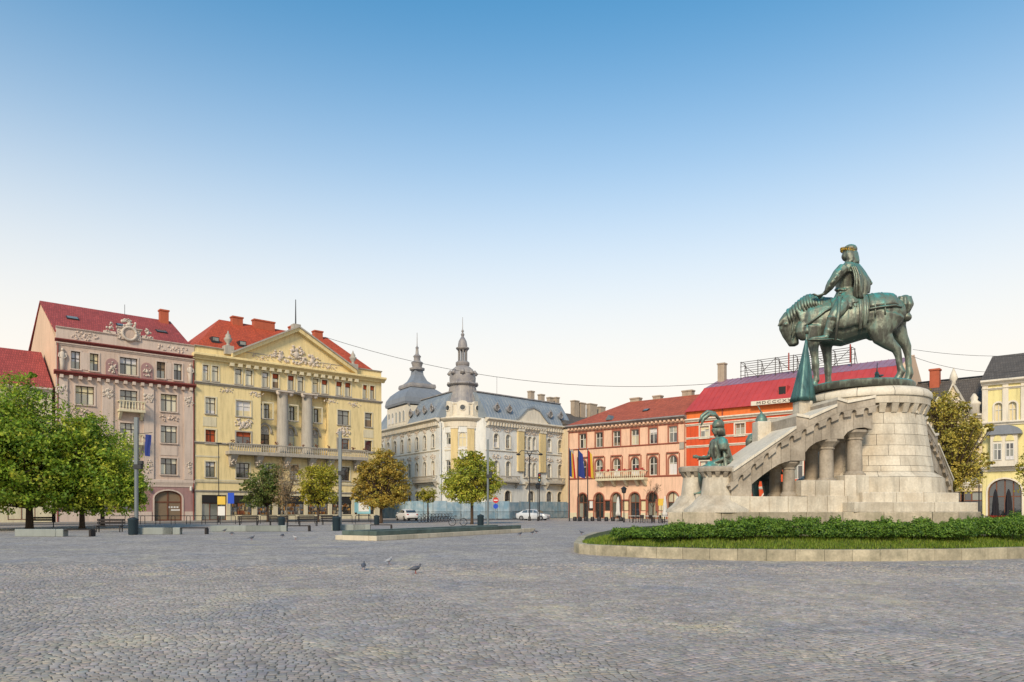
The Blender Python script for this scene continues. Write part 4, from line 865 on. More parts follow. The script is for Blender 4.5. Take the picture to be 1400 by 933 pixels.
# ------------------------------------------------------------------ building kit
class Facade:
    """a house front on a vertical plane: local x along the front (to the right), y into the house, z up"""
    def __init__(s, name, label, cat, o, d, pxl, pxr, setback=0):
        n = Vector((d.y, -d.x, 0)); s.n = n; s.d = d; s.o = Vector(o)-n*setback
        ul, ur = s.U(pxl), s.U(pxr); s.o = s.o+d*ul; s.L = ur-ul
        s.root = thing(name, label, cat, s.o, math.atan2(d.y, d.x)); s.D = .34
    def U(s, px): return s.uz(px, HY)[0]
    def uz(s, px, py, y=0):
        k = Vector(((px-CX)/F, 1, (HY-py)/F)); o = s.o-s.n*y; t = (o.dot(s.n))/(k.dot(s.n)); p = k*t; return (p-o).dot(s.d), EYE+p.z
    def z(s, px, py, y=0): return s.uz(px, py, y)[1]
    def box(s, name, m, u0, u1, y0, y1, z0, z1, parent=None, b=0):
        mb = MB(); (mb.bbox(u0,u1,y0,y1,z0,z1,b) if b else mb.box(u0,u1,y0,y1,z0,z1)); return mb.build(name, m, parent or s.root)
    def wall(s, u0, u1, z0, z1, ops, m, y=0, depth=.34, name='wall'):
        """ops: (u0,u1,z0,z1,arch) arch = 0 flat or rise of a round head"""
        us = sorted({u0,u1}|{q for o in ops for q in o[:2]}); zs = sorted({z0,z1}|{q for o in ops for q in o[2:4]}); mb = MB()
        for a, b_ in zip(us, us[1:]):
            for c, d in zip(zs, zs[1:]):
                cu, cz = (a+b_)/2, (c+d)/2
                if a < u0-1e-6 or b_ > u1+1e-6 or c < z0-1e-6 or d > z1+1e-6: continue
                if any(o[0] < cu < o[1] and o[2] < cz < o[3] for o in ops): continue
                mb.add([(a,y,c),(b_,y,c),(b_,y,d),(a,y,d)], [(0,1,2,3)])
        for a, b_, c, d, ar in ops:
            Y = y+depth; k = 10
            if ar:
                cx = (a+b_)/2; rx = (b_-a)/2; sp = d-ar; arc = [(cx+rx*math.cos(math.pi*i/k), sp+ar*math.sin(math.pi*i/k)) for i in range(k+1)]
                for (p0,p1) in zip(arc, arc[1:]): mb.add([(p0[0],y,p0[1]),(p1[0],y,p1[1]),(p1[0],Y,p1[1]),(p0[0],Y,p0[1])], [(0,1,2,3)])
                h = k//2
                for i in range(h): mb.add([(b_,y,d),(arc[i+1][0],y,arc[i+1][1]),(arc[i][0],y,arc[i][1])], [(0,1,2)])
                for i in range(h,k): mb.add([(a,y,d),(arc[i+1][0],y,arc[i+1][1]),(arc[i][0],y,arc[i][1])], [(0,1,2)])
            else: sp = d; mb.add([(a,y,d),(b_,y,d),(b_,Y,d),(a,Y,d)], [(0,1,2,3)])
            mb.add([(a,y,c),(a,y,sp),(a,Y,sp),(a,Y,c)], [(0,1,2,3)]); mb.add([(b_,y,c),(b_,Y,c),(b_,Y,sp),(b_,y,sp)], [(0,1,2,3)]); mb.add([(a,y,c),(a,Y,c),(b_,Y,c),(b_,y,c)], [(0,1,2,3)])
        for u in (u0,u1): mb.add([(u,y,z0),(u,y,z1),(u,y+depth,z1),(u,y+depth,z0)], [(0,1,2,3)])
        mb.add([(u0,y,z1),(u1,y,z1),(u1,y+depth,z1),(u0,y+depth,z1)], [(0,1,2,3)])
        return mb.build(name, m, s.root)
    def band(s, name, m, u0, u1, z0, z1, p=.15, p2=None):   # moulded course: projects p below, p2 above
        p2 = p if p2 is None else p2; h = z1-z0
        mb = MB(); prof = [(-p*.35,0),(-p*.45,h*.25),(-p*.8,h*.5),(-p2,h*.62),(-p2,h*.92),(-p2*.9,h),(.05,h),(.05,0)]
        v = [(u,y,z0+z) for u in (u0,u1) for y,z in prof]; n = len(prof)
        mb.add(v, [tuple(range(n-1,-1,-1)), tuple(range(n,2*n))]+[(i,(i+1)%n,n+(i+1)%n,n+i) for i in range(n)])
        return mb.build(name, m, s.root, fix=True)
    def dentils(s, m, u0, u1, z0, z1, p, w, gap, name='dentil_course'):
        mb = MB(); n = int((u1-u0)/(w+gap)); st = (u1-u0)/max(1,n)
        for i in range(n): mb.box(u0+st*i+gap/2, u0+st*i+gap/2+w, -p, .02, z0, z1)
        return mb.build(name, m, s.root, kind='stuff')
WCACHE = {}
def window(fc, u0, u1, z0, z1, arch=0, cols=2, transom=.68, fm='frame_white', gm='glass_dark', y=.2, fr=.07, sill=None, hood=None, surround=None, sy=0, blind=None, lower=0, name='window', sp=.05):
    w, h = u1-u0, z1-z0; key = (round(w,2), round(h,2), round(arch,2), cols, transom, fm, fr, lower); k = 10
    def top(x):
        if not arch: return h
        t = max(0, 1-((x-w/2)/(w/2))**2); return h-arch+arch*math.sqrt(t)
    if key not in WCACHE:
        mb = MB(); d0, d1 = 0, .08
        if arch:
            ar = [(w/2+w/2*math.cos(math.pi*i/k), h-arch+arch*math.sin(math.pi*i/k)) for i in range(k+1)]; ai = [(w/2+(w/2-fr)*math.cos(math.pi*i/k), h-arch+(arch-fr)*math.sin(math.pi*i/k)) for i in range(k+1)]
            for i in range(k): mb.hexa([(ar[i][0],d0,ar[i][1]),(ai[i][0],d0,ai[i][1]),(ai[i][0],d1,ai[i][1]),(ar[i][0],d1,ar[i][1]),(ar[i+1][0],d0,ar[i+1][1]),(ai[i+1][0],d0,ai[i+1][1]),(ai[i+1][0],d1,ai[i+1][1]),(ar[i+1][0],d1,ar[i+1][1])])
        else: mb.box(0,w,d0,d1,h-fr,h)
        hh = h-arch if arch else h-fr
        mb.box(0,fr,d0,d1,0,hh); mb.box(w-fr,w,d0,d1,0,hh); mb.box(fr,w-fr,d0,d1,0,fr)
        tz = transom*h if transom else None
        for c in range(1, cols):
            x = w*c/cols; mb.box(x-fr*.55,x+fr*.55,d0-.015,d1,fr,(top(x)-fr*.5))
        if tz: mb.box(fr,w-fr,d0-.02,d1,tz-fr*.5,tz+fr*.5)
        if lower: mb.box(fr,w-fr,d0-.01,d1,lower*h-fr*.3,lower*h+fr*.3)
        fme = mb.mesh('window', fm); panes = []
        for c in range(cols):
            a, b_ = w*c/cols+fr*.4, w*(c+1)/cols-fr*.4; segs = [(fr*.5, tz if tz else None)]+([(tz, None)] if tz else [])
            for z_0, z_1 in segs:
                if z_1 is None:
                    xs = np.linspace(a,b_,7) if arch else [a,b_]; pts = [(a,z_0),(b_,z_0)]+[(x,max(z_0+.02,top(min(max(x,.02),w-.02))-fr*.4)) for x in reversed(list(xs))]
                else: pts = [(a,z_0),(b_,z_0),(b_,z_1),(a,z_1)]
                m2 = MB(); m2.prism(pts, .045, .06); panes.append((m2.mesh('pane', None), pts))
        WCACHE[key] = (fme, panes)
    fme, panes = WCACHE[key]
    o = link(name, fme, fc.root, (u0, y, z0))
    for i, (pm, pts) in enumerate(panes):
        gmat = gm[rng.randrange(len(gm))] if isinstance(gm, (list,tuple)) else gm
        if blind and ((i % 2 == 1) if transom else True) and blind != 'all': gmat = blind
        kk = (pm.name, gmat)
        if kk not in WCACHE: q = pm.copy(); q.materials.clear(); q.materials.append(M(gmat)); WCACHE[kk] = q
        link('pane', WCACHE[kk], o)
    if name == 'window' and fm != 'frame_brown' and rng.random() < .42:
        mb = MB(); hb = h*rng.uniform(.2,.6)
        if arch or rng.random() < .4: mb.box(fr,w-fr,.034,.043,fr,hb)
        else: mb.box(fr,w-fr,.034,.043,h-fr-hb,h-fr)
        mb.build('blind', rng.choice(('roller_cream','board_white','board_white','roller_tan')), o)
    if sill: mb = MB(); mb.bbox(-.12,w+.12,-y-sy-.16,-y+.3,-.14,.0,.02); mb.build('sill', sill, o)
    if surround:
        mb = MB(); t, p = .16, .06; yy0, yy1 = -y-sy-p, -y-sy+.03
        mb.box(-t,0,yy0,yy1,-.02,h-arch); mb.box(w,w+t,yy0,yy1,-.02,h-arch)
        if arch:
            for i in range(k):
                t0, t1 = math.pi*i/k, math.pi*(i+1)/k; f_ = lambda t_, e: (w/2+(w/2+e)*math.cos(t_), h-arch+(arch+e)*math.sin(t_))
                a_, b_, c_, d_ = f_(t0,t), f_(t0,0), f_(t1,t), f_(t1,0); mb.hexa([(a_[0],yy0,a_[1]),(b_[0],yy0,b_[1]),(b_[0],yy1,b_[1]),(a_[0],yy1,a_[1]),(c_[0],yy0,c_[1]),(d_[0],yy0,d_[1]),(d_[0],yy1,d_[1]),(c_[0],yy1,c_[1])])
        else: mb.box(-t,w+t,yy0,yy1,h,h+t)
        mb.build('surround', surround, o, fix=True)
    if hood:
        kind, hm = hood; mb = MB(); yy0, yy1 = -y-sy-.28, -y-sy+.02
        if kind == 'flat': mb.bbox(-.25,w+.25,yy0,yy1,h+.28,h+.44,.03)
        elif kind == 'tri': mb.prism([(-.28,h+.3),(w+.28,h+.3),(w/2,h+.3+w*.36)], yy0, yy1)
        elif kind == 'arc': mb.prism([(-.25,h+.25),(w+.25,h+.25)]+[(w/2+(w/2+.25)*math.cos(t), h+.25+.45*math.sin(t)) for t in [math.pi*i/8 for i in range(1,8)]], yy0+.1, yy1)
        mb.build('hood', hm, o)
    return o
def relief(fc, u, z, w, h, m='relief_white', seed=0, y=0, parent=None, p=.12, n=None, name='relief'):
    r = random.Random(seed); mb = MB(); n = n or int(14+w*h*12); p = p*.7
    for i in range(n):
        a, b_ = r.uniform(-.5,.5), r.uniform(-.5,.5)
        if a*a*4+b_*b_*4 > 1.15: continue
        s = r.uniform(.07,.14)*min(1.5,max(.6,min(w,h))); mb.ell((u+a*w, y-.02, z+b_*h), (s*r.uniform(.6,1.5), p*r.uniform(.6,1.2), s*r.uniform(.6,1.5)), 6, 5)
    mb.ell((u, y, z), (min(w,h)*.22, p*1.3, min(w,h)*.26), 10, 6)
    return mb.build(name, m, parent or fc.root, True, kind='stuff')
def herm(fc, u, z0, z1, m='relief_white', y=0):       # standing relief figure on a pilaster
    h = z1-z0; mb = MB(); s = h/1.8
    mb.loft([(u,y-.05,z0,.16*s,.16*s),(u,y-.08,z0+.5*s,.17*s,.15*s),(u-.03,y-.1,z0+.9*s,.2*s,.17*s),(u,y-.1,z0+1.25*s,.23*s,.18*s),(u,y-.1,z0+1.45*s,.16*s,.12*s),(u,y-.1,z0+1.52*s,.07*s,.07*s)],8); mb.ell((u,y-.12,z0+1.66*s),(.11*s,.12*s,.14*s),8,6)
    for q in (1,-1): mb.tube([(u+q*.2*s,y-.12,z0+1.38*s),(u+q*.28*s,y-.16,z0+1.1*s),(u+q*.1*s,y-.24,z0+.95*s)],[.07*s,.06*s,.05*s],6)
    return mb.build('relief_figure', m, fc.root, True)
def balcony(fc, u0, u1, z0, zf, zt, p, m, m2=None, nb=None, y=0, brackets=True, name='balcony'):
    o = fc.box(name, m, u0, u1, y-p, y+.02, z0, zf, b=.02); nb = nb or max(3, int((u1-u0)/.3)); mb = MB(); mb.bbox(u0,u1,y-p,y-p+.16,zt-.12,zt,.02); mb.build('top_rail', m, o)
    prof = [(.06,0),(.05,.1),(.09,.3),(.045,.75),(.07,1)]; bl = MB(); bl.lathe([(r_,z_*(zt-.12-zf)) for r_,z_ in prof], n=6); me = bl.mesh('baluster', m2 or m)
    for i in range(nb): link('baluster', me, o, (u0+.1+(u1-u0-.2)*i/(nb-1), y-p+.08, zf))
    for uu in (u0,u1-.12): mb = MB(); mb.box(uu,uu+.12,y-p+.165,y,zt-.12,zt); mb.build('side_rail', m, o)
    if brackets:
        for uu in (u0+.25,u1-.25): mb = MB(); mb.prism([(0,0)]*0 or [(-.14,z0-.75),(.14,z0-.75),(.14,z0),(-.14,z0)], y-.0, y+.02); mb = MB(); mb.hexa([(uu-.13,y-.15,z0-.8),(uu+.13,y-.15,z0-.8),(uu+.13,y+.02,z0-.8),(uu-.13,y+.02,z0-.8),(uu-.15,y-p*.85,z0),(uu+.15,y-p*.85,z0),(uu+.15,y+.02,z0),(uu-.15,y+.02,z0)]); mb.build('bracket', m, o)
    return o
def chimney(fc, u, y, z0, z1, w, d, m='chimney_brick', pots=1, parent=None):
    o = fc.box('chimney', m, u-w/2, u+w/2, y-d/2, y+d/2, z0, z1, parent); mb = MB(); mb.bbox(u-w/2-.09,u+w/2+.09,y-d/2-.09,y+d/2+.09,z1-.02,z1+.2,.03); mb.build('chimney_cap', m, o if parent is None else parent)
    return o
def roof_poly(fc, verts, faces, m, name='roof'):
    return MB().add(verts, faces).build(name, m, fc.root, fix=True)
def skylight(fc, u, y, z, slope, w=.8, h=1.0, parent=None):
    mb = MB(); mb.bbox(-w/2,w/2,0,h,-.05,.12,.02); mb.xf(Matrix.Translation((u,y,z)) @ Matrix.Rotation(slope,4,'X')); o = mb.build('skylight','steel_dark',parent or fc.root)
    mb = MB(); mb.box(-w/2+.08,w/2-.08,.08,h-.08,.11,.135); mb.xf(Matrix.Translation((u,y,z)) @ Matrix.Rotation(slope,4,'X')); mb.build('skylight_pane','glass_mid',parent or fc.root)
def column_shaft(fc, u, z0, z1, r, m, y=0, capm=None, name='column'):
    o = MB().lathe([(r*1.25,0),(r*1.25,.2),(r*1.05,.35),(r,.45),(r*.86,z1-z0-.55)],(u,y,z0),18).build(name, m, fc.root, 'auto')
    mb = MB(); mb.lathe([(r*.86,0),(r*.95,.06),(r*.9,.12),(r*1.2,.4)],(u,y,z1-.55),18); mb.box(u-r*1.35,u+r*1.35,y-r*1.35,y+r*1.35,z1-.15,z1)
    for q in (1,-1): mb.ell((u+q*r*1.1,y-r*.9,z1-.3),(r*.38,r*.3,r*.38),8,6)
    mb.build('capital', capm or m, o); return o
GD = ['glass_dark','glass_dark','glass_dark','glass_mid','glass_mid','glass_pale']; GP = ['glass_pale','glass_mid','glass_dark']
# ================================================================== rose palace (left)
f = Facade('rose_palace', 'tall pale rose palace with crimson roof and crowned round medallion gable', 'building', OL, DL, 77, 265.5); f1 = f; L_ = f.L
z = lambda px,py: f.z(px,py); u = lambda px: f.U(px)
ZE, ZP, ZS = z(77,464), z(77,447.5), z(77,509.8)
f4 = (z(103,504.6), z(103,480.6)); f3 = (z(231,563), z(231,539.5)); f2 = (z(231,606), z(231,582.6)); fl1 = (z(231,649), z(231,627))
zc1, zc0 = z(231,656), z(231,666); gt = z(230,671)
ops = []; wins = []
for a, b_ in ((97,109.7),(122.6,134.6),(163.7,187.7),(214.1,226),(237.5,248.6)): wins.append((u(a),u(b_),*f4,3 if b_-a > 20 else 2,'frame_dark',GP,.6))
for fl in (f3,f2,fl1):
    for a, b_ in ((103,128.6),(164,187.7),(219.7,242)): wins.append((u(a),u(b_),*fl,3 if fl is not fl1 else 3,'frame_dark',['glass_pale','glass_pale','glass_mid'] if fl is not fl1 else GD,.66))
gu0, gu1 = u(211), u(249)
shops = [(u(86),u(106)),(u(112),u(133)),(u(140),u(158)),(u(166),u(186))]
ops = [w_[:4]+(0,) for w_ in wins]
up = [o for o in ops]; f.wall(0, L_, zc1, ZE, up, 'pink_plaster')
f.wall(0, L_, 0, zc0, [(gu0,gu1,.13,gt,.9)]+[(a,b_,.5,3.6,.5) for a,b_ in shops], 'mauve_plaster')
f.band('string_course','pink_light',-.1,L_+.05,zc0,zc1,.18); f.box('plinth','pink_light',-.05,gu0-.3,-.1,.03,0,1.2); f.box('plinth','pink_light',gu1+.3,L_,-.1,.03,0,1.2)
for w_ in wins: window(f, *w_[:4], 0, w_[4], w_[7], w_[5], w_[6], surround='pink_light', sill='pink_light')
for a,b_ in shops: window(f, a, b_, .5, 3.6, .5, 2, .7, 'frame_brown', GD)
g_ = window(f, gu0, gu1, .13, gt, .9, 2, .62, 'frame_brown', 'roller_tan', .25, .14, surround='pink_light', name='gate')
for i in range(4):                    # white marks sprayed on the gate leaf
    f.box('gate_mark','sign_white', gu0+1.55+.32*i, gu0+1.55+.32*i+.22, .285,.293, 1.62,1.80, g_ if False else None)
f.box('gate_mark','sign_white', gu0+1.9, gu0+2.9, .285,.293, 1.3,1.46)
f.band('cornice','rust_cornice',-.25,L_+.1,ZS-.15,ZS+.3,.55); f.dentils('pink_light',0,L_,ZS-.5,ZS-.15,.42,.32,.55,'bracket_course')
f.band('cornice','rust_cornice',-.15,L_+.05,ZE-.2,ZE+.12,.4); f.band('string_course','pink_light',-.05,L_,ZE-.55,ZE-.25,.2)
f.wall(0, L_, ZE+.12, ZP, [], 'pink_light', .02, .4, 'attic_wall'); f.band('coping','pink_light',-.05,L_,ZP-.02,ZP+.14,.14)
for i,(a,b_) in enumerate(((92,138),(216,258))): relief(f,(u(a)+u(b_))/2,(ZE+ZP)/2+.1,u(b_)-u(a),.8,'pink_light',i+3,.02)
gu = (u(160.5)+u(192))/2; gw = (u(192)-u(160.5)); zg = z(176,451)
f.wall(gu-gw/2, gu+gw/2, ZP-.3, zg, [], 'pink_light', -.12, .6, 'medallion_gable'); f.band('gable_coping','pink_light',gu-gw/2-.15,gu+gw/2+.15,zg-.02,zg+.18,.3)
mb = MB(); mb.tube([(gu+.72*math.cos(t),-.2,(ZP+zg)/2-.05+.72*math.sin(t)) for t in [2*math.pi*i/24 for i in range(25)]],.16,8); mb.build('medallion_ring','relief_white',f.root,True)
MB().ell((gu,-.14,(ZP+zg)/2-.05),(.62,.06,.62),20,8).build('medallion','pink_plaster',f.root,True)
for q in (-1,1): relief(f,gu+q*gw*.36,(ZP+zg)/2-.1,.7,1.2,'relief_white',9+q,-.12)
relief(f,gu,zg+.55,1.5,1.2,'relief_white',31,-.1,p=.3); relief(f,gu-gw/2-.75,ZP+.75,.8,1.2,'relief_white',32,.0,p=.3); relief(f,gu+gw/2+.75,ZP+.75,.8,1.2,'relief_white',33,.0,p=.3)
for q in (-1,1): f.box('gable_shoulder','pink_light',gu+q*(gw/2+.75)-.6,gu+q*(gw/2+.75)+.6,-.06,.4,ZP+.12,ZP+.42)
herm(f,u(85),f4[0]-.3,f4[1]+.2); herm(f,u(259.8),f4[0]-.3,f4[1]+.2)
for px in (152.6,200.6):
    uu = u(px); mb = MB(); mb.prism([(uu-.6,f4[0]-.3),(uu+.6,f4[0]-.3),(uu+.6,f4[1]-.9)]+[(uu+.6*math.cos(t),f4[1]-.9+.6*math.sin(t)) for t in [math.pi*i/8 for i in range(1,8)]]+[(uu-.6,f4[1]-.9)],-.1,.02); mb.build('niche_surround','mauve_plaster',f.root); relief(f,uu,(f4[0]+f4[1])/2-.35,.85,1.3,'relief_white',int(px),-.08,p=.2)
for px in (116,231): f.box('panel_relief','pink_light',u(px)-.28,u(px)+.28,-.06,.02,f4[0],f4[1])
for px in (84,147,203,258):
    uu = u(px); f.box('pilaster','pink_light',uu-.55,uu+.55,-.14,.02,zc1+.05,ZS-.55); relief(f,uu,f3[1]-.6,1.0,1.1,'relief_white',int(px)+40,-.14); relief(f,uu,fl1[0]+.9,.7,1.6,'relief_white',int(px)+60,-.14)
for px in (116,231): relief(f,u(px),(f3[0]+f2[1])/2+.05,2.0,.75,'pink_light',int(px),0,p=.2); f.box('apron_panel','pink_light',u(px)-.95,u(px)+.95,-.05,.02,fl1[1]+.35,f2[0]-.35)
bu0, bu1 = u(160),u(196); balcony(f,bu0,bu1,f3[0]-.5,f3[0]-.22,f3[0]+.75,1.0,'cream_plaster'); balcony(f,u(163),u(193),f2[0]-.5,f2[0]-.22,f2[0]+.75,1.0,'cream_plaster')
DP = 18; ZR = 25.7                      # body, gables, roof
f.box('body','peach_plaster',0,L_,.345,DP,0,ZE+.1)
for uu,s in ((0,1),(L_,-1)): MB().add([(uu,.4,ZE+.1),(uu,DP,ZE+.1),(uu,DP/2+.3,ZR-.05),(uu+s*.35,.4,ZE+.1),(uu+s*.35,DP,ZE+.1),(uu+s*.35,DP/2+.3,ZR-.05)],[(0,1,2),(3,5,4),(0,2,5,3),(1,4,5,2),(0,3,4,1)]).build('gable','peach_plaster',f.root,fix=True)
zr0 = ZP-.25
rf = roof_poly(f,[(-.12,.15,zr0),(L_+.02,.15,zr0),(L_+.02,DP/2+.3,ZR),(-.12,DP/2+.3,ZR),(-.12,DP+.3,zr0),(L_+.02,DP+.3,zr0),(-.12,.15,zr0-.25),(L_+.02,.15,zr0-.25),(L_+.02,DP/2+.3,ZR-.25),(-.12,DP/2+.3,ZR-.25),(-.12,DP+.3,zr0-.25),(L_+.02,DP+.3,zr0-.25)],[(0,1,2,3),(3,2,5,4),(6,9,8,7),(9,10,11,8),(0,3,9,6),(3,4,10,9),(1,7,8,2),(2,8,11,5),(0,6,7,1),(4,5,11,10)],'tile_crimson')
sl = math.atan2(ZR-zr0,DP/2+.15)
for px,py in ((100,431.5),(168,442),(222,450.5)):
    y_ = 4.2; uu,zz = f.uz(px,py,y_); skylight(f,uu,y_,zr0+(y_-.15)*math.tan(sl)+.03,sl,1.2,.9,rf)
chimney(f,L_-1.0,DP/2-.5,ZR-1.6,ZR+.9,1.0,.8,'chimney_brick',parent=rf); MB().tube([(L_*.62,DP/2,ZR-.1),(L_*.62,DP/2,ZR+1.1)],.03,5).build('antenna','steel_dark',rf)
MB().tube([(.12,-.12,0),(.12,-.12,ZE)],.07,8).build('downpipe','rust_cornice',f.root); MB().tube([(L_-.1,-.12,0),(L_-.1,-.12,ZE)],.07,8).build('downpipe','rust_cornice',f.root)
# wall lamps beside the gate
for uu in (gu0-.7,gu1+.9): mb = MB(); mb.lathe([(.05,0),(.14,.1),(.14,.45),(.04,.6)],(uu,-.3,3.6),8); mb.tube([(uu,0,3.7),(uu,-.3,3.7)],.03,5); mb.build('wall_lamp','frame_white',f.root)

# far-left house behind the trees
f = Facade('far_left_house', 'lower house with crimson tiled roof behind the green trees', 'building', OL-DL*16, DL, 0, 20); f.o = OL-DL*24; f.root.location = f.o; f.L = 23.6
f.wall(0,23.6,0,14.1,[(1+3.3*i,2.3+3.3*i,4.4+3.2*j,6.3+3.2*j,0) for i in range(7) for j in range(3)],'cream_plaster')
for i in range(7):
    for j in range(3): window(f,1+3.3*i,2.3+3.3*i,4.4+3.2*j,6.3+3.2*j,0,2,.66,'frame_white',GD,sill='cream_plaster')
for i in range(6): window(f,1.2+3.7*i,3.6+3.7*i,.4,3.2,0,2,.7,'frame_brown',GD,-.02)
f.box('body','cream_plaster',0,23.6,.345,13,0,14.1); f.band('cornice','pink_light',-.1,23.6,13.9,14.3,.35)
rf = roof_poly(f,[(-.2,-.3,14.2),(23.7,-.3,14.2),(23.7,7,19.3),(-.2,7,19.3),(-.2,13.5,14.2),(23.7,13.5,14.2)],[(0,1,2,3),(3,2,5,4),(0,3,4),(1,5,2),(0,4,5,1)],'tile_crimson')
for x in (9,18.5): skylight(f,x,4,17.25,R(36),1.2,1.0,rf)

# ================================================================== yellow pedimented bank
f = Facade('yellow_pediment_building', 'pale yellow building with sculpted triangular pediment and orange hipped roof', 'building', OL, DL, 266.3, 521.5); f2_ = f; L_ = f.L
z = lambda px,py: f.z(px,py); u = lambda px: f.U(px)
ZC0, ZC1 = z(268.7,491), z(268.7,483.0); ZPAR = z(268.7,473.5); ZS4 = z(267.7,522.2)
w4 = (z(326,525.1), z(326,504.9)); w3 = (z(401,575.4), z(401,555)); w2 = (z(401,613), z(401,595.7)); w1 = (z(402.7,655.5), z(402.7,636.2)); zsh = z(290,672); zb1 = z(287,606)
pairs = [(277.4,284.7),(289.9,298.6),(321.3,330.4),(336.2,344.9),(358.4,366.7),(372.4,380.9),(393.7,401.8),(407,414.9),(427,435),(439.8,447.5),(459.6,467.3),(471.8,479.3),(496.3,501.7),(505.9,511.9)]
W3 = [(280.8,294.7),(322.7,343),(360.3,372.4),(395,406.6),(428.8,439.4),(461.5,477.4),(498.8,508.4)]
W1 = [(280.8,294.3),(322.7,341),(362,374),(397,408.5),(430,440.5),(463,478),(498.8,508.6)]
lu0, lu1 = u(356.5), u(449)
top_ops = [(u(a),u(b_),*w4,0) for a,b_ in pairs]
f.wall(0,L_,ZS4,ZC0,top_ops,'yellow_plaster')
for k,(a,b_) in enumerate(pairs):
    window(f,u(a),u(b_),*w4,0,1,.68,'frame_dark','glass_pale',.16,.06,sill='grey_stone_trim',blind='roller_red' if k in (5,6,8,9,10,11,12,13) else None,surround='cream_plaster')
zl = z(401,622)                          # main block below, loggia recessed
for (a,b_,idx,yy) in ((0,lu0,(0,1),0),(lu0,lu1,(2,3,4),.9),(lu1,L_,(5,6),0)):
    ops = [(u(W3[i][0]),u(W3[i][1]),*w3,0) for i in idx]+[(u(W3[i][0]),u(W3[i][1]),w2[0],w2[1]+(1.1 if i in (2,3,4) else 0),(u(W3[i][1])-u(W3[i][0]))/2 if i in (2,3,4) else 0) for i in idx]
    f.wall(a,b_,zl,ZS4-.02,ops,'yellow_plaster',yy)
for s_ in (lu0,lu1): f.box('loggia_return','yellow_plaster',s_-.02 if s_==lu0 else s_-.0,s_+.0 if s_==lu0 else s_+.02,.342,.9,zl,ZS4-.02)
for i,(a,b_) in enumerate(W3):
    yy = .9 if i in (2,3,4) else 0
    window(f,u(a),u(b_),*w3,0,1 if b_-a < 13 else 2,.66,'frame_white' if i == 1 else 'frame_dark','board_white' if i == 1 else ('glass_pale' if i == 0 else 'glass_mid'),yy+.18,.07,sill='grey_stone_trim',surround='cream_plaster')
    if i in (2,3,4):
        ra = (u(b_)-u(a))/2; window(f,u(a),u(b_),w2[0],w2[1],0,2,.6,'frame_dark' if i == 2 else 'frame_white','roller_cream' if i > 2 else 'roller_tan',yy+.18,.07)
        uu = (u(a)+u(b_))/2; mb = MB(); mb.prism([(uu-ra,w2[1]),(uu+ra,w2[1])]+[(uu+ra*math.cos(t),w2[1]+.1+1.0*math.sin(t)) for t in [math.pi*q/8 for q in range(0,9)]],yy+.12,yy+.3); mb.build('tympanum','grey_stone_trim',f.root); relief(f,uu,w2[1]+.5,1.1,.6,'relief_white',i+70,yy+.1,p=.08)
        mb = MB(); mb.tube([(uu+(ra+.25)*math.cos(t),yy-.02,w2[1]+.1+1.25*math.sin(t)) for t in [math.pi*q/12 for q in range(13)]],.16,6); mb.build('arch_moulding','grey_stone_trim',f.root,True)
    else:
        window(f,u(a),u(b_),*w2,0,1 if b_-a < 13 else 2,.66,'frame_brown' if i in (1,5) else 'frame_dark','roller_red' if i == 0 else 'glass_dark',.18,.07,sill='grey_stone_trim',surround='grey_stone_trim' if i in (1,5) else 'cream_plaster',blind='roller_red' if i == 1 else None)
for px in (332.8,470): relief(f,u(px),(w3[0]+w2[1])/2+.05,2.2,1.3,'relief_white',int(px),0,p=.2); relief(f,u(px)-2.0,w3[1]+1.1,2.0,.7,'relief_white',int(px)+1); relief(f,u(px)+1.6,w3[1]+1.0,2.0,.7,'relief_white',int(px)+2)
for px in (387,420.5): column_shaft(f,u(px),zl,ZS4-.05,.78,'grey_stone_trim',.15,'relief_white')
for px in (286.5,503.5): f.box('apron_panel','cream_plaster',u(px)-.8,u(px)+.8,-.05,.02,w2[1]+.4,w3[0]-.4)
f.wall(0,L_,zsh,zl+.0,[(u(a),u(b_),*w1,0) for a,b_ in W1],'yellow_plaster')
for i,(a,b_) in enumerate(W1): window(f,u(a),u(b_),*w1,0,2 if b_-a < 15 else 3,.66,'frame_dark',GD,.18,.07,surround='cream_plaster',sill='grey_stone_trim')
for k in range(5): f.box('rustication_band','cream_plaster',.02,u(300) if k else L_-.02,-.05,.02,w1[0]-.5+k*.72,w1[0]-.5+k*.72+.2) if k in (0,4) else None
f.band('string_course','grey_stone_trim',-.1,L_+.1,zb1-.15,zb1+.12,.2); f.band('string_course','grey_stone_trim',-.1,L_+.1,ZS4-.2,ZS4+.12,.28)
f.band('string_course','cream_plaster',-.05,L_+.05,w1[0]-.75,w1[0]-.55,.12)
# long balcony on consoles
b0, b1 = u(308), u(497); zbf = z(401,621.5); zbt = z(401,611.5)
bo = balcony(f,b0,b1,zbf-.45,zbf,zbt,1.35,'grey_stone_trim',nb=64,brackets=False)
for px in (316.5,352,390,424,449,486):
    uu = u(px); mb = MB(); mb.hexa([(uu-.3,-.25,zbf-1.9),(uu+.3,-.25,zbf-1.9),(uu+.3,.02,zbf-1.9),(uu-.3,.02,zbf-1.9),(uu-.45,-1.2,zbf-.45),(uu+.45,-1.2,zbf-.45),(uu+.45,.02,zbf-.45),(uu-.45,.02,zbf-.45)]); mb.build('console','grey_stone_trim',bo); relief(f,uu,zbf-1.1,.8,1.3,'relief_white',int(px)+5,-.6,p=.3)
for i in range(11): relief(f,b0+.5+(b1-b0-1)*i/10,zbt+.2,.55,.4,'steel_dark' if False else 'frame_brown',90+i,-1.25,p=.16,n=8,name='flower_box')
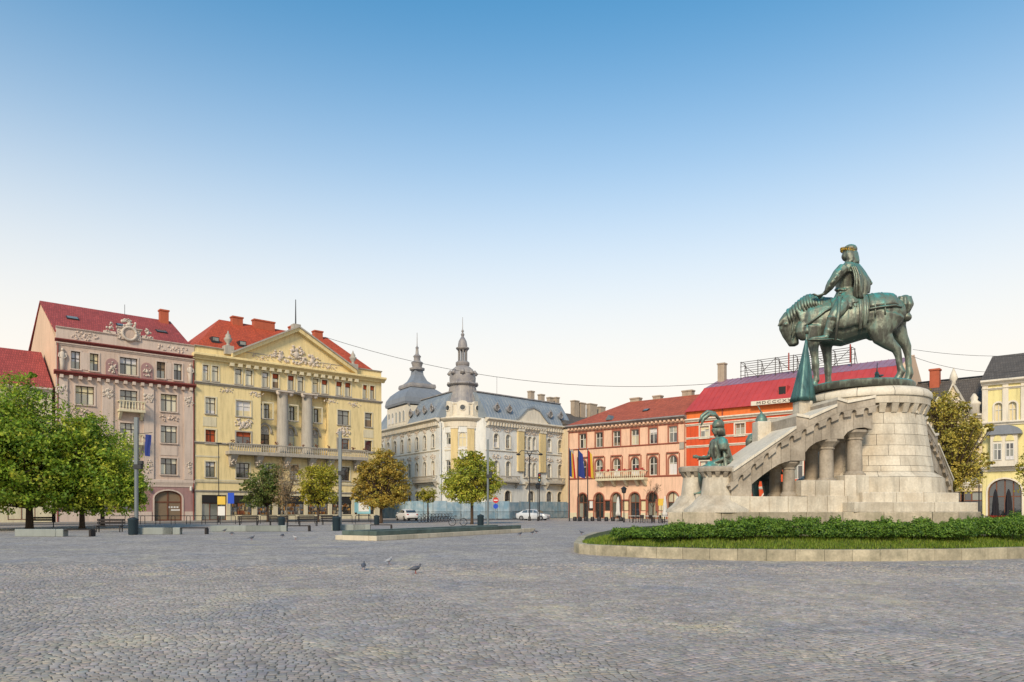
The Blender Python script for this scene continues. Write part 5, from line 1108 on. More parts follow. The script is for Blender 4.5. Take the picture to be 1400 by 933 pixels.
# cornice, attic, pediment
f.band('cornice','yellow_plaster',-.3,L_+.35,ZC0,ZC1,.85); f.dentils('cream_plaster',u(310),u(490),ZC0-.4,ZC0,.55,.5,.5,'bracket_course')
f.wall(0,L_,ZC1,ZPAR,[],'yellow_plaster',.05,.5,'attic_wall'); f.band('coping','grey_stone_trim',-.05,L_+.05,ZPAR-.02,ZPAR+.16,.16)
p0, p1 = u(318), u(482); pa = (p0+p1)/2; zap = z(402.7,455.7)+.2; zpb = ZC1+.02
MB().prism([(p0-.2,zpb),(p1+.2,zpb),(pa,zap+.1)],-.1,.4).build('tympanum','yellow_plaster',f.root)
for (xa,za,xb,zb) in ((p0-.3,zpb,pa,zap),(pa,zap,p1+.3,zpb)):
    th = .62; mb = MB(); mb.hexa([(xa,-.75,za-.05),(xb,-.75,zb-.05),(xb,.55,zb-.05),(xa,.55,za-.05),(xa,-.85,za+th-.2),(xb,-.85,zb+th-.2),(xb,.55,zb+th-.2),(xa,.55,za+th-.2)]); mb.build('raking_cornice','yellow_plaster',f.root,fix=True)
    mb = MB(); mb.hexa([(xa,-1.0,za+th-.195),(xb,-1.0,zb+th-.195),(xb,.6,zb+th-.195),(xa,.6,za+th-.195),(xa,-1.0,za+th+.02),(xb,-1.0,zb+th+.02),(xb,.6,zb+th+.02),(xa,.6,za+th+.02)]); mb.build('raking_coping','grey_stone_trim',f.root,fix=True)
relief(f,pa,zpb+1.45,2.0,2.3,'relief_white',55,-.12,p=.3,n=60); 
for q in (-1,1):
    relief(f,pa+q*2.2,zpb+.95,2.6,1.5,'relief_white',57+q,-.12,p=.22,n=40); relief(f,pa+q*4.6,zpb+.5,3.0,.7,'relief_white',62+q,-.12,p=.18,n=30)
for px in (312,482.8):
    uu = u(px); mb = MB(); mb.box(uu-.55,uu+.55,-.45,.55,ZPAR-.5,ZPAR+.55); mb.build('urn_pedestal','grey_stone_trim',f.root); MB().lathe([(.3,0),(.22,.15),(.16,.3),(.45,.7),(.5,.95),(.3,1.1),(.34,1.3),(.12,1.6),(.04,1.9)],(uu,.05,ZPAR+.55),14).build('urn','grey_stone_trim',f.root,True)
MB().box(pa-.5,pa+.5,-.4,.5,zap+.35,zap+.95).build('flagstaff_base','grey_stone_trim',f.root); MB().tube([(pa,.1,zap+.9),(pa,.1,z(401.6,409))],[.1,.05],8).build('flagstaff','steel_dark',f.root)
# roof: hipped, right end sloping to the corner
DP = 19; ry = 9.5; zr = z(447,460.5)*0+25.6; e0, e1 = -.02, L_-.2; za = ZPAR-.2
r0, r1 = f.uz(299.5,437,ry)[0], f.uz(447,460.5,ry)[0]; zr = f.uz(299.5,437,ry)[1]
rf = roof_poly(f,[(e0,.4,za),(e1,.4,za),(e1,DP,za),(e0,DP,za),(r0,ry,zr),(r1,ry,zr)],[(0,1,5,4),(1,2,5),(2,3,4,5),(3,0,4),(0,3,2,1)],'tile_orange')
f.box('body','yellow_plaster',0,L_,.345,DP,0,za-.02) if False else None
f.box('body','yellow_plaster',0,L_,1.3,DP,0,za-.02)
for sgn,uu in ((0,0),(1,L_)): f.box('side_wall','yellow_plaster',uu if sgn==0 else uu-.3,uu+.3 if sgn==0 else uu,.345,1.3,0,za-.03)
f.box('loggia_soffit','yellow_plaster',lu0,lu1,.345,1.3,ZS4-.01,ZS4+.3)
for px0,px1,py0,py1,yy in ((316.5,330.5,432.5,443,ry-.4),(346,374,436.5,449,ry-.4),(396,401.5,446,458,ry-1.5),(428.5,439.5,452,462,ry-.4)):
    a,zt = f.uz(px0,py0,yy); b_,_ = f.uz(px1,py0,yy); chimney(f,(a+b_)/2,yy,f.uz(px0,py1,yy)[1]-1.2,zt-.2,b_-a,.9,'chimney_brick',parent=rf)
sl = math.atan2(zr-za,ry-.4)
for px,py in ((293,464),(330,459)):
    yy = 3.; uu,_ = f.uz(px,py,yy); zz = za+(yy-.4)*math.tan(sl); o = f.box('dormer_vent','steel_dark',uu-.45,uu+.45,yy-.5,yy+.6,zz-.3,zz+.45,rf); f.box('dormer_pane','glass_mid',uu-.35,uu+.35,yy-.53,yy-.501,zz-.05,zz+.35,rf)
# shopfronts
SH = [(276,310,1),(315,345,0),(351.6,373,0),(380,416,0),(421,449,0),(454,481,0),(485,512,0)]
f.wall(0,L_,0,zsh-.01,[(u(a),u(b_),.13 if q else .75,zsh-.45,0) for a,b_,q in SH],'cream_plaster',0,.3)
f.band('string_course','grey_stone_trim',-.05,L_+.05,zsh-.1,zsh+.15,.16)
for k,(a,b_,q) in enumerate(SH):
    u0_, u1_ = u(a),u(b_); zt = zsh-.45; zb = .13 if q else .75
    sg = f.box('shop_fascia','shop_dark',u0_,u1_,.1,.28,zt-.95,zt)
    o = window(f,u0_,u1_,zb,zt-.96,0,3,None,'frame_brown' if q else 'shop_dark','glass_mid' if q else 'glass_dark',.2,.08,name='shop_window')
    mb = MB(); cols = []; r = random.Random(k+5)
    if not q:                            # goods behind the glass, shown just in front of the back board
        for i in range(int((u1_-u0_)*16)):
            x = r.uniform(u0_+.15,u1_-.35); h_ = r.uniform(.12,.5); lv = r.choice((.06,.55,1.05,1.5)); w_ = r.uniform(.1,.32); mb.box(x,x+w_,.13,.19,zb+lv,zb+min(lv+h_,zt-zb-1.0)); c_ = r.choice(((200,150,80),(150,90,60),(190,170,130),(120,110,100),(170,120,60),(90,80,70),(200,190,170))); cols += [tuple(v_*.7 for v_ in s2l(c_))]*6
        me = mb.mesh('shop_goods','goods'); face_tint(me,np.array(cols)); link('shop_goods',me,f.root,kind='stuff')
f.box('shop_poster','sign_cyan',u(484.5),u(496),-.06,-.01,1.0,3.2)
# ================================================================== white corner palace with turret
def merge(fa, fb):                      # hang the parts of front b on the house of front a
    Ma = Matrix.Translation(fa.root.location) @ Matrix.Rotation(fa.root.rotation_euler.z,4,'Z'); Mb = Matrix.Translation(fb.root.location) @ Matrix.Rotation(fb.root.rotation_euler.z,4,'Z'); X = Ma.inverted() @ Mb
    for c in list(fb.root.children): c.parent = fa.root; c.matrix_basis = X @ c.matrix_basis
    bpy.data.objects.remove(fb.root)
DPR = Vector((.7124,.7018,0)); DPL = Vector((.5426,-.84,0))            # run of the right front, run of the left front (left to right)
fr = Facade('corner_palace', 'white corner palace with blue-grey mansard roof and tall round corner turret', 'building', Vector((-3.9,112,0)), DPR, 664, 779.5); f = fr; L_ = f.L
z = lambda px,py: f.z(px,py); u = lambda px: f.U(px)
ZE = z(668,571.4); g2 = (z(679,612),z(679,593)); g1 = (z(679,651),z(679,630)); g0 = (z(694,690),z(694,671))
cols5 = [(675.3,681.5),(691.8,697.8),(748,753.6),(763,768.2)]
pv0, pv1 = u(707.5), u(744.5)
def palace_front(f, L_, xs, ground, sills=True):
    ops = [(a,b_,*g2,(b_-a)/2) for a,b_ in xs]+[(a,b_,*g1,(b_-a)/2) for a,b_ in xs]+[(a,b_,g0[0]-1.4,g0[1],(b_-a)/2) for a,b_ in ground]
    f.wall(0,L_,0,ZE-.6,ops,'white_plaster')
    for a,b_ in xs:
        for g in (g2,g1): window(f,a,b_,*g,(b_-a)/2,2,.64,'frame_white',GD,.2,.07,surround='trim_white',sill='trim_white'); relief(f,(a+b_)/2,g[1]+.65,1.7,.8,'relief_white',int(a*31),0,p=.22)
    for a,b_ in ground: window(f,a,b_,g0[0]-1.4,g0[1],(b_-a)/2,2,.6,'frame_dark',GD,.22,.08,surround='trim_white')
    f.band('cornice','trim_white',-.05,L_+.05,ZE-.6,ZE,.75); f.dentils('trim_white',.1,L_-.1,ZE-1.15,ZE-.6,.5,.28,.32,'bracket_course')
    f.band('string_course','trim_white',-.05,L_+.05,g1[0]-1.3,g1[0]-1.05,.25); f.band('string_course','trim_white',-.03,L_+.03,g2[0]-.62,g2[0]-.42,.14)
    f.band('string_course','trim_white',-.03,L_+.03,ZE-1.5,ZE-1.3,.12)
xs = [(u(a),u(b_)) for a,b_ in cols5]+[(u(715.8),u(719.8)),(u(721.9),u(726.6)),(u(728.6),u(732.6))]
palace_front(f,L_,xs,[(u(690),u(698.5)),(u(722),u(730)),(u(747),u(754.5)),(u(762),u(769))])
for px in (709,713.2,739,743): f.box('pilaster','ochre_plaster',u(px)-.34,u(px)+.34,-.3,.02,g1[0]+.9,ZE-1.6); f.box('capital','trim_white',u(px)-.42,u(px)+.42,-.4,.02,ZE-1.6,ZE-1.2)
f.band('architrave','trim_white',pv0,pv1,ZE-1.3,ZE-.62,.5)
for a,b_ in ((680,706),(717.5,736),(746,777)): balcony(f,u(a),u(b_),g1[0]-1.0,g1[0]-.75,g1[0]+.05,.9,'grey_stone_trim',brackets=True)
# mansard with seams, dormers, curved gable
def mansard(f, L_, a, b_, back, dz=4.2, inset=2.3, m='slate_blue', ls=0, rs_=0):
    mb = MB(); v = [(0,-.35,ZE+.02),(L_,-.35,ZE+.02),(0-ls*.35,.45,ZE+1.6),(L_,.45,ZE+1.6),(0-ls,inset-.6,ZE+dz-.8),(L_,inset-.6,ZE+dz-.8),(0-ls,inset,ZE+dz),(L_,inset,ZE+dz),(0-ls,back,ZE+dz+.3),(L_,back,ZE+dz+.3),(0,back,ZE),(L_,back,ZE)]
    mb.add(v,[(0,1,3,2),(2,3,5,4),(4,5,7,6),(6,7,9,8),(8,9,11,10),(1,11,9,7,5,3),(0,2,4,6,8,10),(0,10,11,1)]); o = mb.build('roof',m,f.root,fix=True)
    n = int(L_/.62)
    for i in range(1,n):
        x = L_*i/n; s_ = MB(); pts = [(x,-.33,ZE+.06),(x,.46,ZE+1.63),(x,inset-.6,ZE+dz-.77)]
        s_.tube(pts,.035,4); s_.build('roof_seam',m,o)
    s_ = MB(); s_.bbox(-ls,L_,inset-.25,inset+.2,ZE+dz-.05,ZE+dz+.14,.03); s_.build('ridge_trim','zinc_pale',o)
    return o
ro = mansard(fr,L_,0,0,12.5)
def oeil(f, uu, zz, yy, parent):
    mb = MB(); mb.tube([(uu+.42*math.cos(t),yy-.55,zz+.48*math.sin(t)) for t in [2*math.pi*i/14 for i in range(15)]],.13,6); mb.tube([(uu,yy-.6,zz+.55),(uu,yy-.5,zz+.85)],[.16,.04],6); mb.lathe([(.4,0),(.4,1.0)],(0,0,0),14) if False else None
    o = mb.build('dormer','zinc_pale',parent,True); b2 = MB(); b2.lathe([(.44,0),(.44,1.1)],n=14); b2.xf(Matrix.Translation((uu,yy-.5,zz)) @ Matrix.Rotation(R(-90),4,'X')); b2.build('dormer_body','zinc_dark',parent,True)
    b3 = MB(); b3.lathe([(.33,0),(.33,.03)],n=14); b3.xf(Matrix.Translation((uu,yy-.54,zz)) @ Matrix.Rotation(R(-90),4,'X')); b3.build('dormer_pane','glass_dark',parent)
for px,py in ((678,557.5),(695,560.5),(751,569.5),(765,572)): oeil(fr,fr.uz(px,py,.3)[0],ZE+1.75,.55,ro)
pa = (pv0+pv1)/2; pw = (pv1-pv0)/2
prof = [(-pw-.9,.0),(-pw-.2,.3),(-pw*.75,1.1),(-pw*.45,1.95),(0,2.35),(pw*.45,1.95),(pw*.75,1.1),(pw+.2,.3),(pw+.9,.0)]
mb = MB(); mb.prism([(pa+a,ZE+b_) for a,b_ in prof[::-1]][::-1][::-1],-.38,1.2); mb.build('curved_gable','trim_white',fr.root,fix=True)
for (a,b_),(c,d) in zip(prof,prof[1:]):
    mb = MB(); mb.hexa([(pa+a,-.55,ZE+b_),(pa+c,-.55,ZE+d),(pa+c,2.2,ZE+d),(pa+a,2.2,ZE+b_),(pa+a,-.55,ZE+b_+.3),(pa+c,-.55,ZE+d+.3),(pa+c,2.2,ZE+d+.3),(pa+a,2.2,ZE+b_+.3)]); mb.build('gable_roof','slate_blue',fr.root,fix=True)
for px,py0,py1,w_ in ((726,536.5,547,.9),(740,541,550,.9),(752,545,553,.9),(760.5,545,554,.8)):
    yy = 5; uu,zt = fr.uz(px,py0,yy); chimney(fr,uu,yy,ZE+3.6,zt,w_,.8,'chimney_plaster',parent=ro)
MB().tube([(u(703),4,ZE+4),(u(703),4,ZE+7.5)],.025,5).build('antenna','steel_dark',ro)
# left front along the side street
c0 = P(599,HY,112.6); fl = Facade('left_front','x','x',(c0.x-DPL.x*30,c0.y-DPL.y*30,0),DPL,518,600.5); L2 = fl.L
xs2 = []; step = L2/8.2
for i in range(8): a = .5+step*i; xs2.append((a+.35,a+1.45))
palace_front(fl,L2,xs2,[(a-.1,b_+.1) for a,b_ in xs2])
balcony(fl,L2-8,L2-.6,g1[0]-1.0,g1[0]-.75,g1[0]+.05,.9,'grey_stone_trim')
for i in (0,1,2): fl.box('pilaster','trim_white',.3+step*i-.1,.7+step*i,-.3,.02,g1[0]-.5,ZE-1.5)
r2 = mansard(fl,L2,0,0,12)
for i in range(5): oeil(fl,L2-2.6-i*2.6,ZE+1.75,.55,r2)
# pavilion with domed roof at the far end of the side front
pc = 4.3; pz = ZE+.1; PX = 4.6
fl.box('pavilion','trim_white',.2+PX,8.2+PX,-.45,7.5,pz,pz+3.2)
for i in range(5): window(fl,.75+1.5*i+PX,1.65+1.5*i+PX,pz+.5,pz+2.4,.45,1,None,'frame_white','glass_mid',-.52,.09,surround='trim_white')
fl.band('pavilion_cornice','zinc_pale',.0+PX,8.4+PX,pz+3.1,pz+3.5,.35)
def sqlathe(f, prof, c, name, m, parent=None):
    mb = MB(); v = []; 
    for r_,zz in prof:
        for a,b_ in ((-1,-1),(-.8,-1),(.8,-1),(1,-1),(1,-.8),(1,.8),(1,1),(.8,1),(-.8,1),(-1,1),(-1,.8),(-1,-.8)): v.append((c[0]+a*r_,c[1]+b_*r_,zz))
    n = 12; k = len(prof); fcs = [(i*n+j,i*n+(j+1)%n,(i+1)*n+(j+1)%n,(i+1)*n+j) for i in range(k-1) for j in range(n)]+[tuple(range(n-1,-1,-1)),tuple(range((k-1)*n,k*n))]
    return mb.add(v,fcs).build(name,m,f.root if parent is None else parent,fix=True)
cc = (4.2+PX,3.4); b0 = pz+3.4
dm = sqlathe(fl,[(4.1,b0),(4.2,b0+.4),(4.05,b0+1.2),(3.5,b0+2.1),(2.7,b0+2.8),(2.2,b0+3.2)],cc,'dome_roof','zinc_dark')
sqlathe(fl,[(2.4,b0+3.2),(2.45,b0+3.5),(2.35,b0+3.9)],cc,'roof_balustrade','zinc_pale',dm)
sqlathe(fl,[(2.1,b0+3.85),(1.3,b0+4.6),(.85,b0+5.6),(.75,b0+6.4)],cc,'spire_base','zinc_dark',dm)
MB().lathe([(.85,b0+6.3),(1.3,b0+6.5),(1.35,b0+6.8),(.8,b0+7.0),(.95,b0+7.5),(1.05,b0+7.8),(.6,b0+8.1),(.55,b0+8.6),(.7,b0+8.9),(.3,b0+9.3),(.22,b0+10.2),(.3,b0+10.4),(.08,b0+10.7),(.04,b0+13)],(cc[0],cc[1],0),14).build('spire','zinc_pale',dm,'auto')
merge(fr,fl)
# round corner bay and turret
tcn = P(632.5,HY,115.2); RB = 3.55
M1 = Matrix.Translation(fr.root.location) @ Matrix.Rotation(fr.root.rotation_euler.z,4,'Z'); tl = M1.inverted() @ Vector((tcn.x,tcn.y,0)); tx, ty = tl.x, tl.y
toC = (M1.inverted().to_3x3() @ Vector((-tcn.x,-tcn.y,0)).normalized()); a0_ = math.atan2(toC.y,toC.x)
class Ring:                              # cylindrical front centred on the bay, angle 0 towards the square
    pass
def on_ring(mb, ang, r=RB): return mb.xf(Matrix.Translation((tx,ty,0)) @ Matrix.Rotation(a0_+ang+math.pi/2,4,'Z') @ Matrix.Translation((0,-r,0)))
MB().lathe([(RB-.28,0),(RB-.28,ZE-.6)],(tx,ty,0),40).build('bay_core','ochre_plaster',fr.root,'auto')
for prof,m_,nm in (([(RB-.3,g1[0]-1.35),(RB+.2,g1[0]-1.3),(RB+.28,g1[0]-1.1),(RB-.3,g1[0]-1.05)],'trim_white','bay_course'),([(RB-.3,g2[0]-.65),(RB+.08,g2[0]-.6),(RB+.08,g2[0]-.4),(RB-.3,g2[0]-.4)],'trim_white','bay_course'),([(RB-.3,ZE-1.4),(RB+.1,ZE-1.35),(RB+.15,ZE-.6),(RB-.3,ZE-.6)],'trim_white','bay_frieze'),([(RB-.3,ZE-.6),(RB+.2,ZE-.55),(RB+.6,ZE-.25),(RB+.7,ZE-.1),(RB+.65,ZE),(RB-.3,ZE+.05)],'trim_white','bay_cornice')):
    MB().lathe(prof,(tx,ty,0),48).build(nm,m_,fr.root,'auto')
def ring_wall(ang0, ang1, z0, z1, m, name, r=RB, t=.3, seg=5):
    v = []; 
    for k in range(seg+1):
        a = a0_+ang0+(ang1-ang0)*k/seg; c_, s_ = math.cos(a), math.sin(a); v += [(tx+(r-t)*c_,ty+(r-t)*s_,z0),(tx+r*c_,ty+r*s_,z0),(tx+r*c_,ty+r*s_,z1),(tx+(r-t)*c_,ty+(r-t)*s_,z1)]
    f_ = [(k*4+e,k*4+4+e,k*4+4+(e+1)%4,k*4+(e+1)%4) for k in range(seg) for e in range(4)]+[(0,1,2,3),(seg*4+3,seg*4+2,seg*4+1,seg*4)]
    return MB().add(v,f_).build(name,m,fr.root,fix=True)
hw_ = .62/RB
class _F: root = fr.root
for i in range(-2,3):
    ang = R(41)*i; nx = R(41)*(i+1)
    for g in (g2,g1):
        w_ = window(_F,-.6,.6,0,g[1]-g[0],.6,2,.64,'frame_white','roller_cream' if (i == 0 and g is g2) else GD,0,.07,surround='trim_white',sill='trim_white')
        w_.matrix_basis = Matrix.Translation((tx,ty,g[0])) @ Matrix.Rotation(a0_+ang+math.pi/2,4,'Z') @ Matrix.Translation((-.6,-RB+.16,0))
    ring_wall(ang-hw_,ang+hw_,g2[1]+.02,ZE-1.38,'white_plaster','bay_panel'); ring_wall(ang-hw_,ang+hw_,g1[1]+.02,g2[0]-.64,'white_plaster','bay_panel'); ring_wall(ang-hw_,ang+hw_,2.5,g1[0]-1.34,'white_plaster','bay_panel'); ring_wall(ang-hw_,ang+hw_,g1[0]-1.04,g1[0],'white_plaster','bay_panel'); ring_wall(ang-hw_,ang+hw_,g2[0]-.39,g2[0],'white_plaster','bay_panel')
    if i < 2:
        ring_wall(ang+hw_,nx-hw_,2.5,ZE-1.38,'white_plaster','bay_panel')
        for q in (.3,.7): aa = ang+hw_+(nx-ang-2*hw_)*q; ring_wall(aa-.08,aa+.08,g1[0]+.6,ZE-1.7,'ochre_plaster','pilaster',RB+.16,.18,2); ring_wall(aa-.1,aa+.1,ZE-1.7,ZE-1.39,'trim_white','capital',RB+.24,.3,2)
ring_wall(-R(95),R(95),0,2.45,'grey_stone_trim','bay_plinth',RB+.1,.3,20)
TZ = [16.3,18.8,21.7,21.9,24.4,25.0,25.8,27.4,27.75,27.9,29.3,31.8]; b0 = ZE; k_ = 1.0
dr = MB().lathe([(RB-.2,b0),(RB-.2,b0+.35),(3.05,b0+.45),(3.05,b0+2.05),(3.2,b0+2.15),(3.2,b0+2.35),(2.7,b0+2.4)],(tx,ty,0),40).build('turret_drum','trim_white',fr.root,'auto')
for i in range(8):
    ang = R(45)*i
    mb = MB(); mb.prism([(-.95,b0+.4),(.95,b0+.4),(.95,b0+1.9)]+[(.95*math.cos(t),b0+1.9+.75*math.sin(t)) for t in [math.pi*q/8 for q in range(1,8)]]+[(-.95,b0+1.9)],-.12,.6); on_ring(mb,ang,3.1).build('drum_gable','trim_white',dr,fix=True)
    mb = MB(); mb.lathe([(.42,0),(.42,.05)],n=16); mb.xf(Matrix.Translation((0,-.14,b0+1.55)) @ Matrix.Rotation(R(-90),4,'X')); on_ring(mb,ang,3.1).build('round_window','glass_dark',dr)
    mb = MB(); mb.tube([(.46*math.cos(t),-.16,b0+1.55+.46*math.sin(t)) for t in [2*math.pi*q/16 for q in range(17)]],.08,6); on_ring(mb,ang,3.1).build('window_ring','trim_white',dr,True)
    mb = MB(); mb.lathe([(.16,0),(.12,.4),(.28,.7),(.3,.95),(.1,1.2)],(0,0,b0+5.3),8) if False else mb.ell((0,-.05,b0+5.55),(.24,.2,.24),8,6); on_ring(mb,ang+R(22.5),2.35).build('ring_boss','zinc_pale',dr,True)
bell = MB().lathe([(2.75,b0+2.35),(2.55,b0+3.0),(2.25,b0+4.0),(2.1,b0+5.0),(2.08,b0+5.2)],(tx,ty,0),40).build('turret_bell','zinc_dark' if False else 'zinc_pale',fr.root,'auto')
for i in range(24):
    a = 2*math.pi*i/24; mb = MB(); mb.tube([(tx+r_*math.cos(a),ty+r_*math.sin(a),b0+zz) for r_,zz in ((2.76,2.36),(2.56,3.0),(2.26,4.0),(2.11,5.0))],.04,4); mb.build('bell_rib','zinc_pale',bell)
MB().lathe([(2.1,b0+5.2),(2.4,b0+5.35),(2.5,b0+5.5),(2.45,b0+5.65),(2.05,b0+5.75),(2.05,b0+6.0)],(tx,ty,0),40).build('turret_ring','zinc_pale',fr.root,'auto')
dome = MB().lathe([(2.05,b0+6.0),(2.08,b0+6.6),(1.95,b0+7.3),(1.6,b0+7.95),(1.05,b0+8.4),(.9,b0+8.5)],(tx,ty,0),40).build('turret_dome','zinc_pale',fr.root,'auto')
for i in range(8):
    mb = MB(); mb.tube([(0,-.1,b0+7.0),(0,.25,b0+7.7)],[.42,.28],10); on_ring(mb,R(45)*i,2.0).build('dome_dormer','zinc_pale',dome,True); mb = MB(); mb.ell((0,-.2,b0+7.1),(.2,.06,.26),10,6); on_ring(mb,R(45)*i,2.0).build('dormer_pane','glass_dark',dome,True)
ln = MB().lathe([(.95,b0+8.45),(1.08,b0+8.6),(1.1,b0+9.0),(.95,b0+9.15),(.85,b0+9.2)],(tx,ty,0),24).build('lantern_base','zinc_pale',fr.root,'auto')
MB().lathe([(.28,b0+9.15),(.28,b0+11.0)],(tx,ty,0),10).build('lantern_core','zinc_dark',ln)
for i in range(8): a = R(45)*i+.2; mb = MB(); mb.lathe([(.11,0),(.08,.2),(.08,1.5),(.14,1.75)],(tx+.66*math.cos(a),ty+.66*math.sin(a),b0+9.2),8); mb.build('lantern_column','zinc_pale',ln)
MB().lathe([(.3,b0+10.95),(.85,b0+11.0),(1.05,b0+11.2),(1.05,b0+11.35),(.75,b0+11.45),(.72,b0+11.9),(.62,b0+12.4),(.35,b0+12.9),(.2,b0+13.1),(.24,b0+13.3),(.3,b0+13.5),(.1,b0+13.75),(.22,b0+14.0),(.06,b0+14.3),(.03,b0+16.2)],(tx,ty,0),20).build('lantern_roof','zinc_pale',ln,'auto')
# body behind both fronts
pts = [fr.root.location+DPR*L_, ]
A_ = fr.root.location+DPR*.2-Vector((DPR.y,-DPR.x,0))*.36; B_ = fr.root.location+DPR*L_-Vector((DPR.y,-DPR.x,0))*.36
C_ = Vector((c0.x,c0.y,0)); nl = Vector((DPL.y,-DPL.x,0)); C1 = C_-nl*.36; C2 = C_-DPL*L2-nl*.36
inv = M1.inverted(); poly = [inv @ Vector((p_.x,p_.y,0)) for p_ in (A_,B_,B_-Vector((DPR.y,-DPR.x,0))*11,C2-nl*11,C2,C1)]
MB().slab([(p_.x,p_.y) for p_ in poly],0,ZE-.02).build('body','white_plaster',fr.root,fix=True)
MB().slab([(p_.x,p_.y) for p_ in [inv @ Vector((q_.x,q_.y,0)) for q_ in (A_-Vector((DPR.y,-DPR.x,0))*2,B_-Vector((DPR.y,-DPR.x,0))*2,B_-Vector((DPR.y,-DPR.x,0))*11,C2-nl*11,C2-nl*2,C1-nl*2)]],ZE,ZE+4.15).build('roof_top','slate_blue',fr.root,fix=True)

f = Facade('rear_house', 'grey-roofed house with brick chimneys seen over the salmon palace roof', 'building', Vector((-3.9,112,0)), DPR, 780, 828, -2); L_ = f.L
f.wall(0,L_,0,15,[(1.5+3*i,2.7+3*i,5+4*j,7.2+4*j,0) for i in range(int(L_/3)-1) for j in range(2)],'beige_plaster')
for i in range(int(L_/3)-1):
    for j in range(2): window(f,1.5+3*i,2.7+3*i,5+4*j,7.2+4*j,0,2,.66,'frame_white',GD)
f.box('body','beige_plaster',0,L_,.345,11,0,14.9); zr = 18.4; rf = roof_poly(f,[(0,-.4,15),(L_,-.4,15),(L_,5,zr),(0,5,zr),(0,11,15),(L_,11,15)],[(0,1,2,3),(3,2,5,4),(0,3,4),(1,5,2),(0,4,5,1)],'tile_grey')
for px,py,w_ in ((786,548,1.3),(795,551,1.3),(809,552.5,2.0),(822,556.5,1.4)): uu,zt = f.uz(px,py,4.6); chimney(f,uu,4.6,zr-1.5,zt-.2,w_,.9,'chimney_plaster',parent=rf)

# ================================================================== salmon palace
f = Facade('salmon_palace', 'salmon pink palace with brown arched window frames and flower balcony', 'building', OR_, DR, 777.5, 938); L_ = f.L; f4_ = f
z = lambda px,py: f.z(px,py); u = lambda px: f.U(px)
ZE = z(778,586); t2 = (z(920,605),z(920,583)); t1 = (z(920,649),z(920,622.6)); zt2, zt1 = z(925,606), z(925,650.5)
cx6 = [796.8,819.2,843,868.2,893,920]; W = .62
x2 = [(u(c)-.62,u(c)+.62) for c in cx6]; x0 = [(u(c)-.82,u(c)+.82) for c in (796.5,818.9,842.3,867.7,891.6,919.7)]; sm = [(u(c)-.52,u(c)+.52) for c in (808,830.8,855,880,902.5)]
za0 = z(867,673.6); zg = .35
f.wall(0,L_,0,ZE-.55,[(a,b_,*t2,0) for a,b_ in x2]+[(a,b_,*t1,.62) for a,b_ in x2]+[(a,b_,.16,za0,.82) for a,b_ in x0]+[(a,b_,1.2,za0-1.1,0) for a,b_ in sm],'salmon_plaster')
for a,b_ in x2:
    window(f,a,b_,*t2,0,2,.62,'frame_white',GD,.2,.09,surround='brown_trim',sill='brown_trim')
    window(f,a,b_,*t1,.62,2,.60,'frame_white',GD,.2,.09,surround='brown_trim',hood=('flat','brown_trim'))
    for q in (a-.42,b_+.24): f.box('pilaster_strip','brown_trim',q,q+.18,-.05,.02,t1[0],t1[1]+.27)
for i,(a,b_) in enumerate(x0): window(f,a,b_,.16,za0,.82,2,.62,'frame_brown',GD,.26,.1,surround='brown_trim')
for i,(a,b_) in enumerate(sm): window(f,a,b_,1.2,za0-1.1,0,1,None,'frame_brown','glass_dark' if i < 2 else 'roller_cream',.08,.1,surround='brown_trim')
f.box('poster','sign_white',(sm[0][0]+.25),(sm[0][1]-.25),.03,.06,1.6,2.7)
f.band('string_course','brown_trim',0,L_,zt2-.1,zt2+.1,.12); f.band('string_course','brown_trim',0,L_,zt1-.12,zt1+.12,.14)
f.box('plinth','cream_plaster',0,L_,-.07,.02,0,.9) if False else None
for (a,b_),(c,d) in zip([(0,0)]+[(p_[0]-.2,p_[1]+.2) for p_ in x0],[(p_[0]-.2,p_[1]+.2) for p_ in x0]+[(L_,L_)]): f.box('plinth','cream_plaster',b_,c,-.07,.02,0,.95)
f.band('cornice','zinc_pale',-.2,L_+.1,ZE-.1,ZE+.35,.8); f.band('cornice','salmon_plaster',-.1,L_+.05,ZE-.55,ZE-.35,.3); f.dentils('salmon_plaster',.05,L_-.05,ZE-.36,ZE-.1,.55,.28,.34); f.band('string_course','brown_trim',0,L_,ZE-.75,ZE-.56,.1)
f.box('coat_of_arms','grey_stone_trim',u(932.5)-.32,u(932.5)+.32,-.14,.02,z(932,614),z(932,605)); f.box('coat_of_arms','grey_stone_trim',u(782)-.32,u(782)+.32,-.14,.02,z(782,624),z(782,615))
b_o = balcony(f,u(820),u(886),zt1-.45,zt1-.12,zt1+.85,1.15,'cream_plaster',nb=26)
for k,px in enumerate((825,841,858,873,883)): mb = MB(); uu = u(px); mb.hexa([(uu-.15,-.2,zt1-1.2),(uu+.15,-.2,zt1-1.2),(uu+.15,.02,zt1-1.2),(uu-.15,.02,zt1-1.2),(uu-.18,-1.0,zt1-.45),(uu+.18,-1.0,zt1-.45),(uu+.18,.02,zt1-.45),(uu-.18,.02,zt1-.45)]); mb.build('bracket','cream_plaster',b_o)
for i in range(9): relief(f,u(822)+(u(884)-u(822))*i/8,zt1+.98,.75,.3,'flag_red' if i%3 else 'rust_cornice',200+i,-1.05,p=.2,n=12,name='flower_box')
rl, rr_ = f.uz(859.6,550,7)[0], L_+3; zr = f.uz(859.6,550,7)[1]
rf = roof_poly(f,[(-.3,-.55,ZE+.32),(L_+.02,-.55,ZE+.32),(L_+.02,7,zr),(rl,7,zr),(-.3,14,ZE+.32),(L_+.02,14,ZE+.32)],[(0,1,2,3),(0,3,4),(3,2,5,4),(1,5,2),(0,4,5,1)],'tile_brick')
f.box('body','salmon_plaster',0,L_,.345,14,0,ZE)
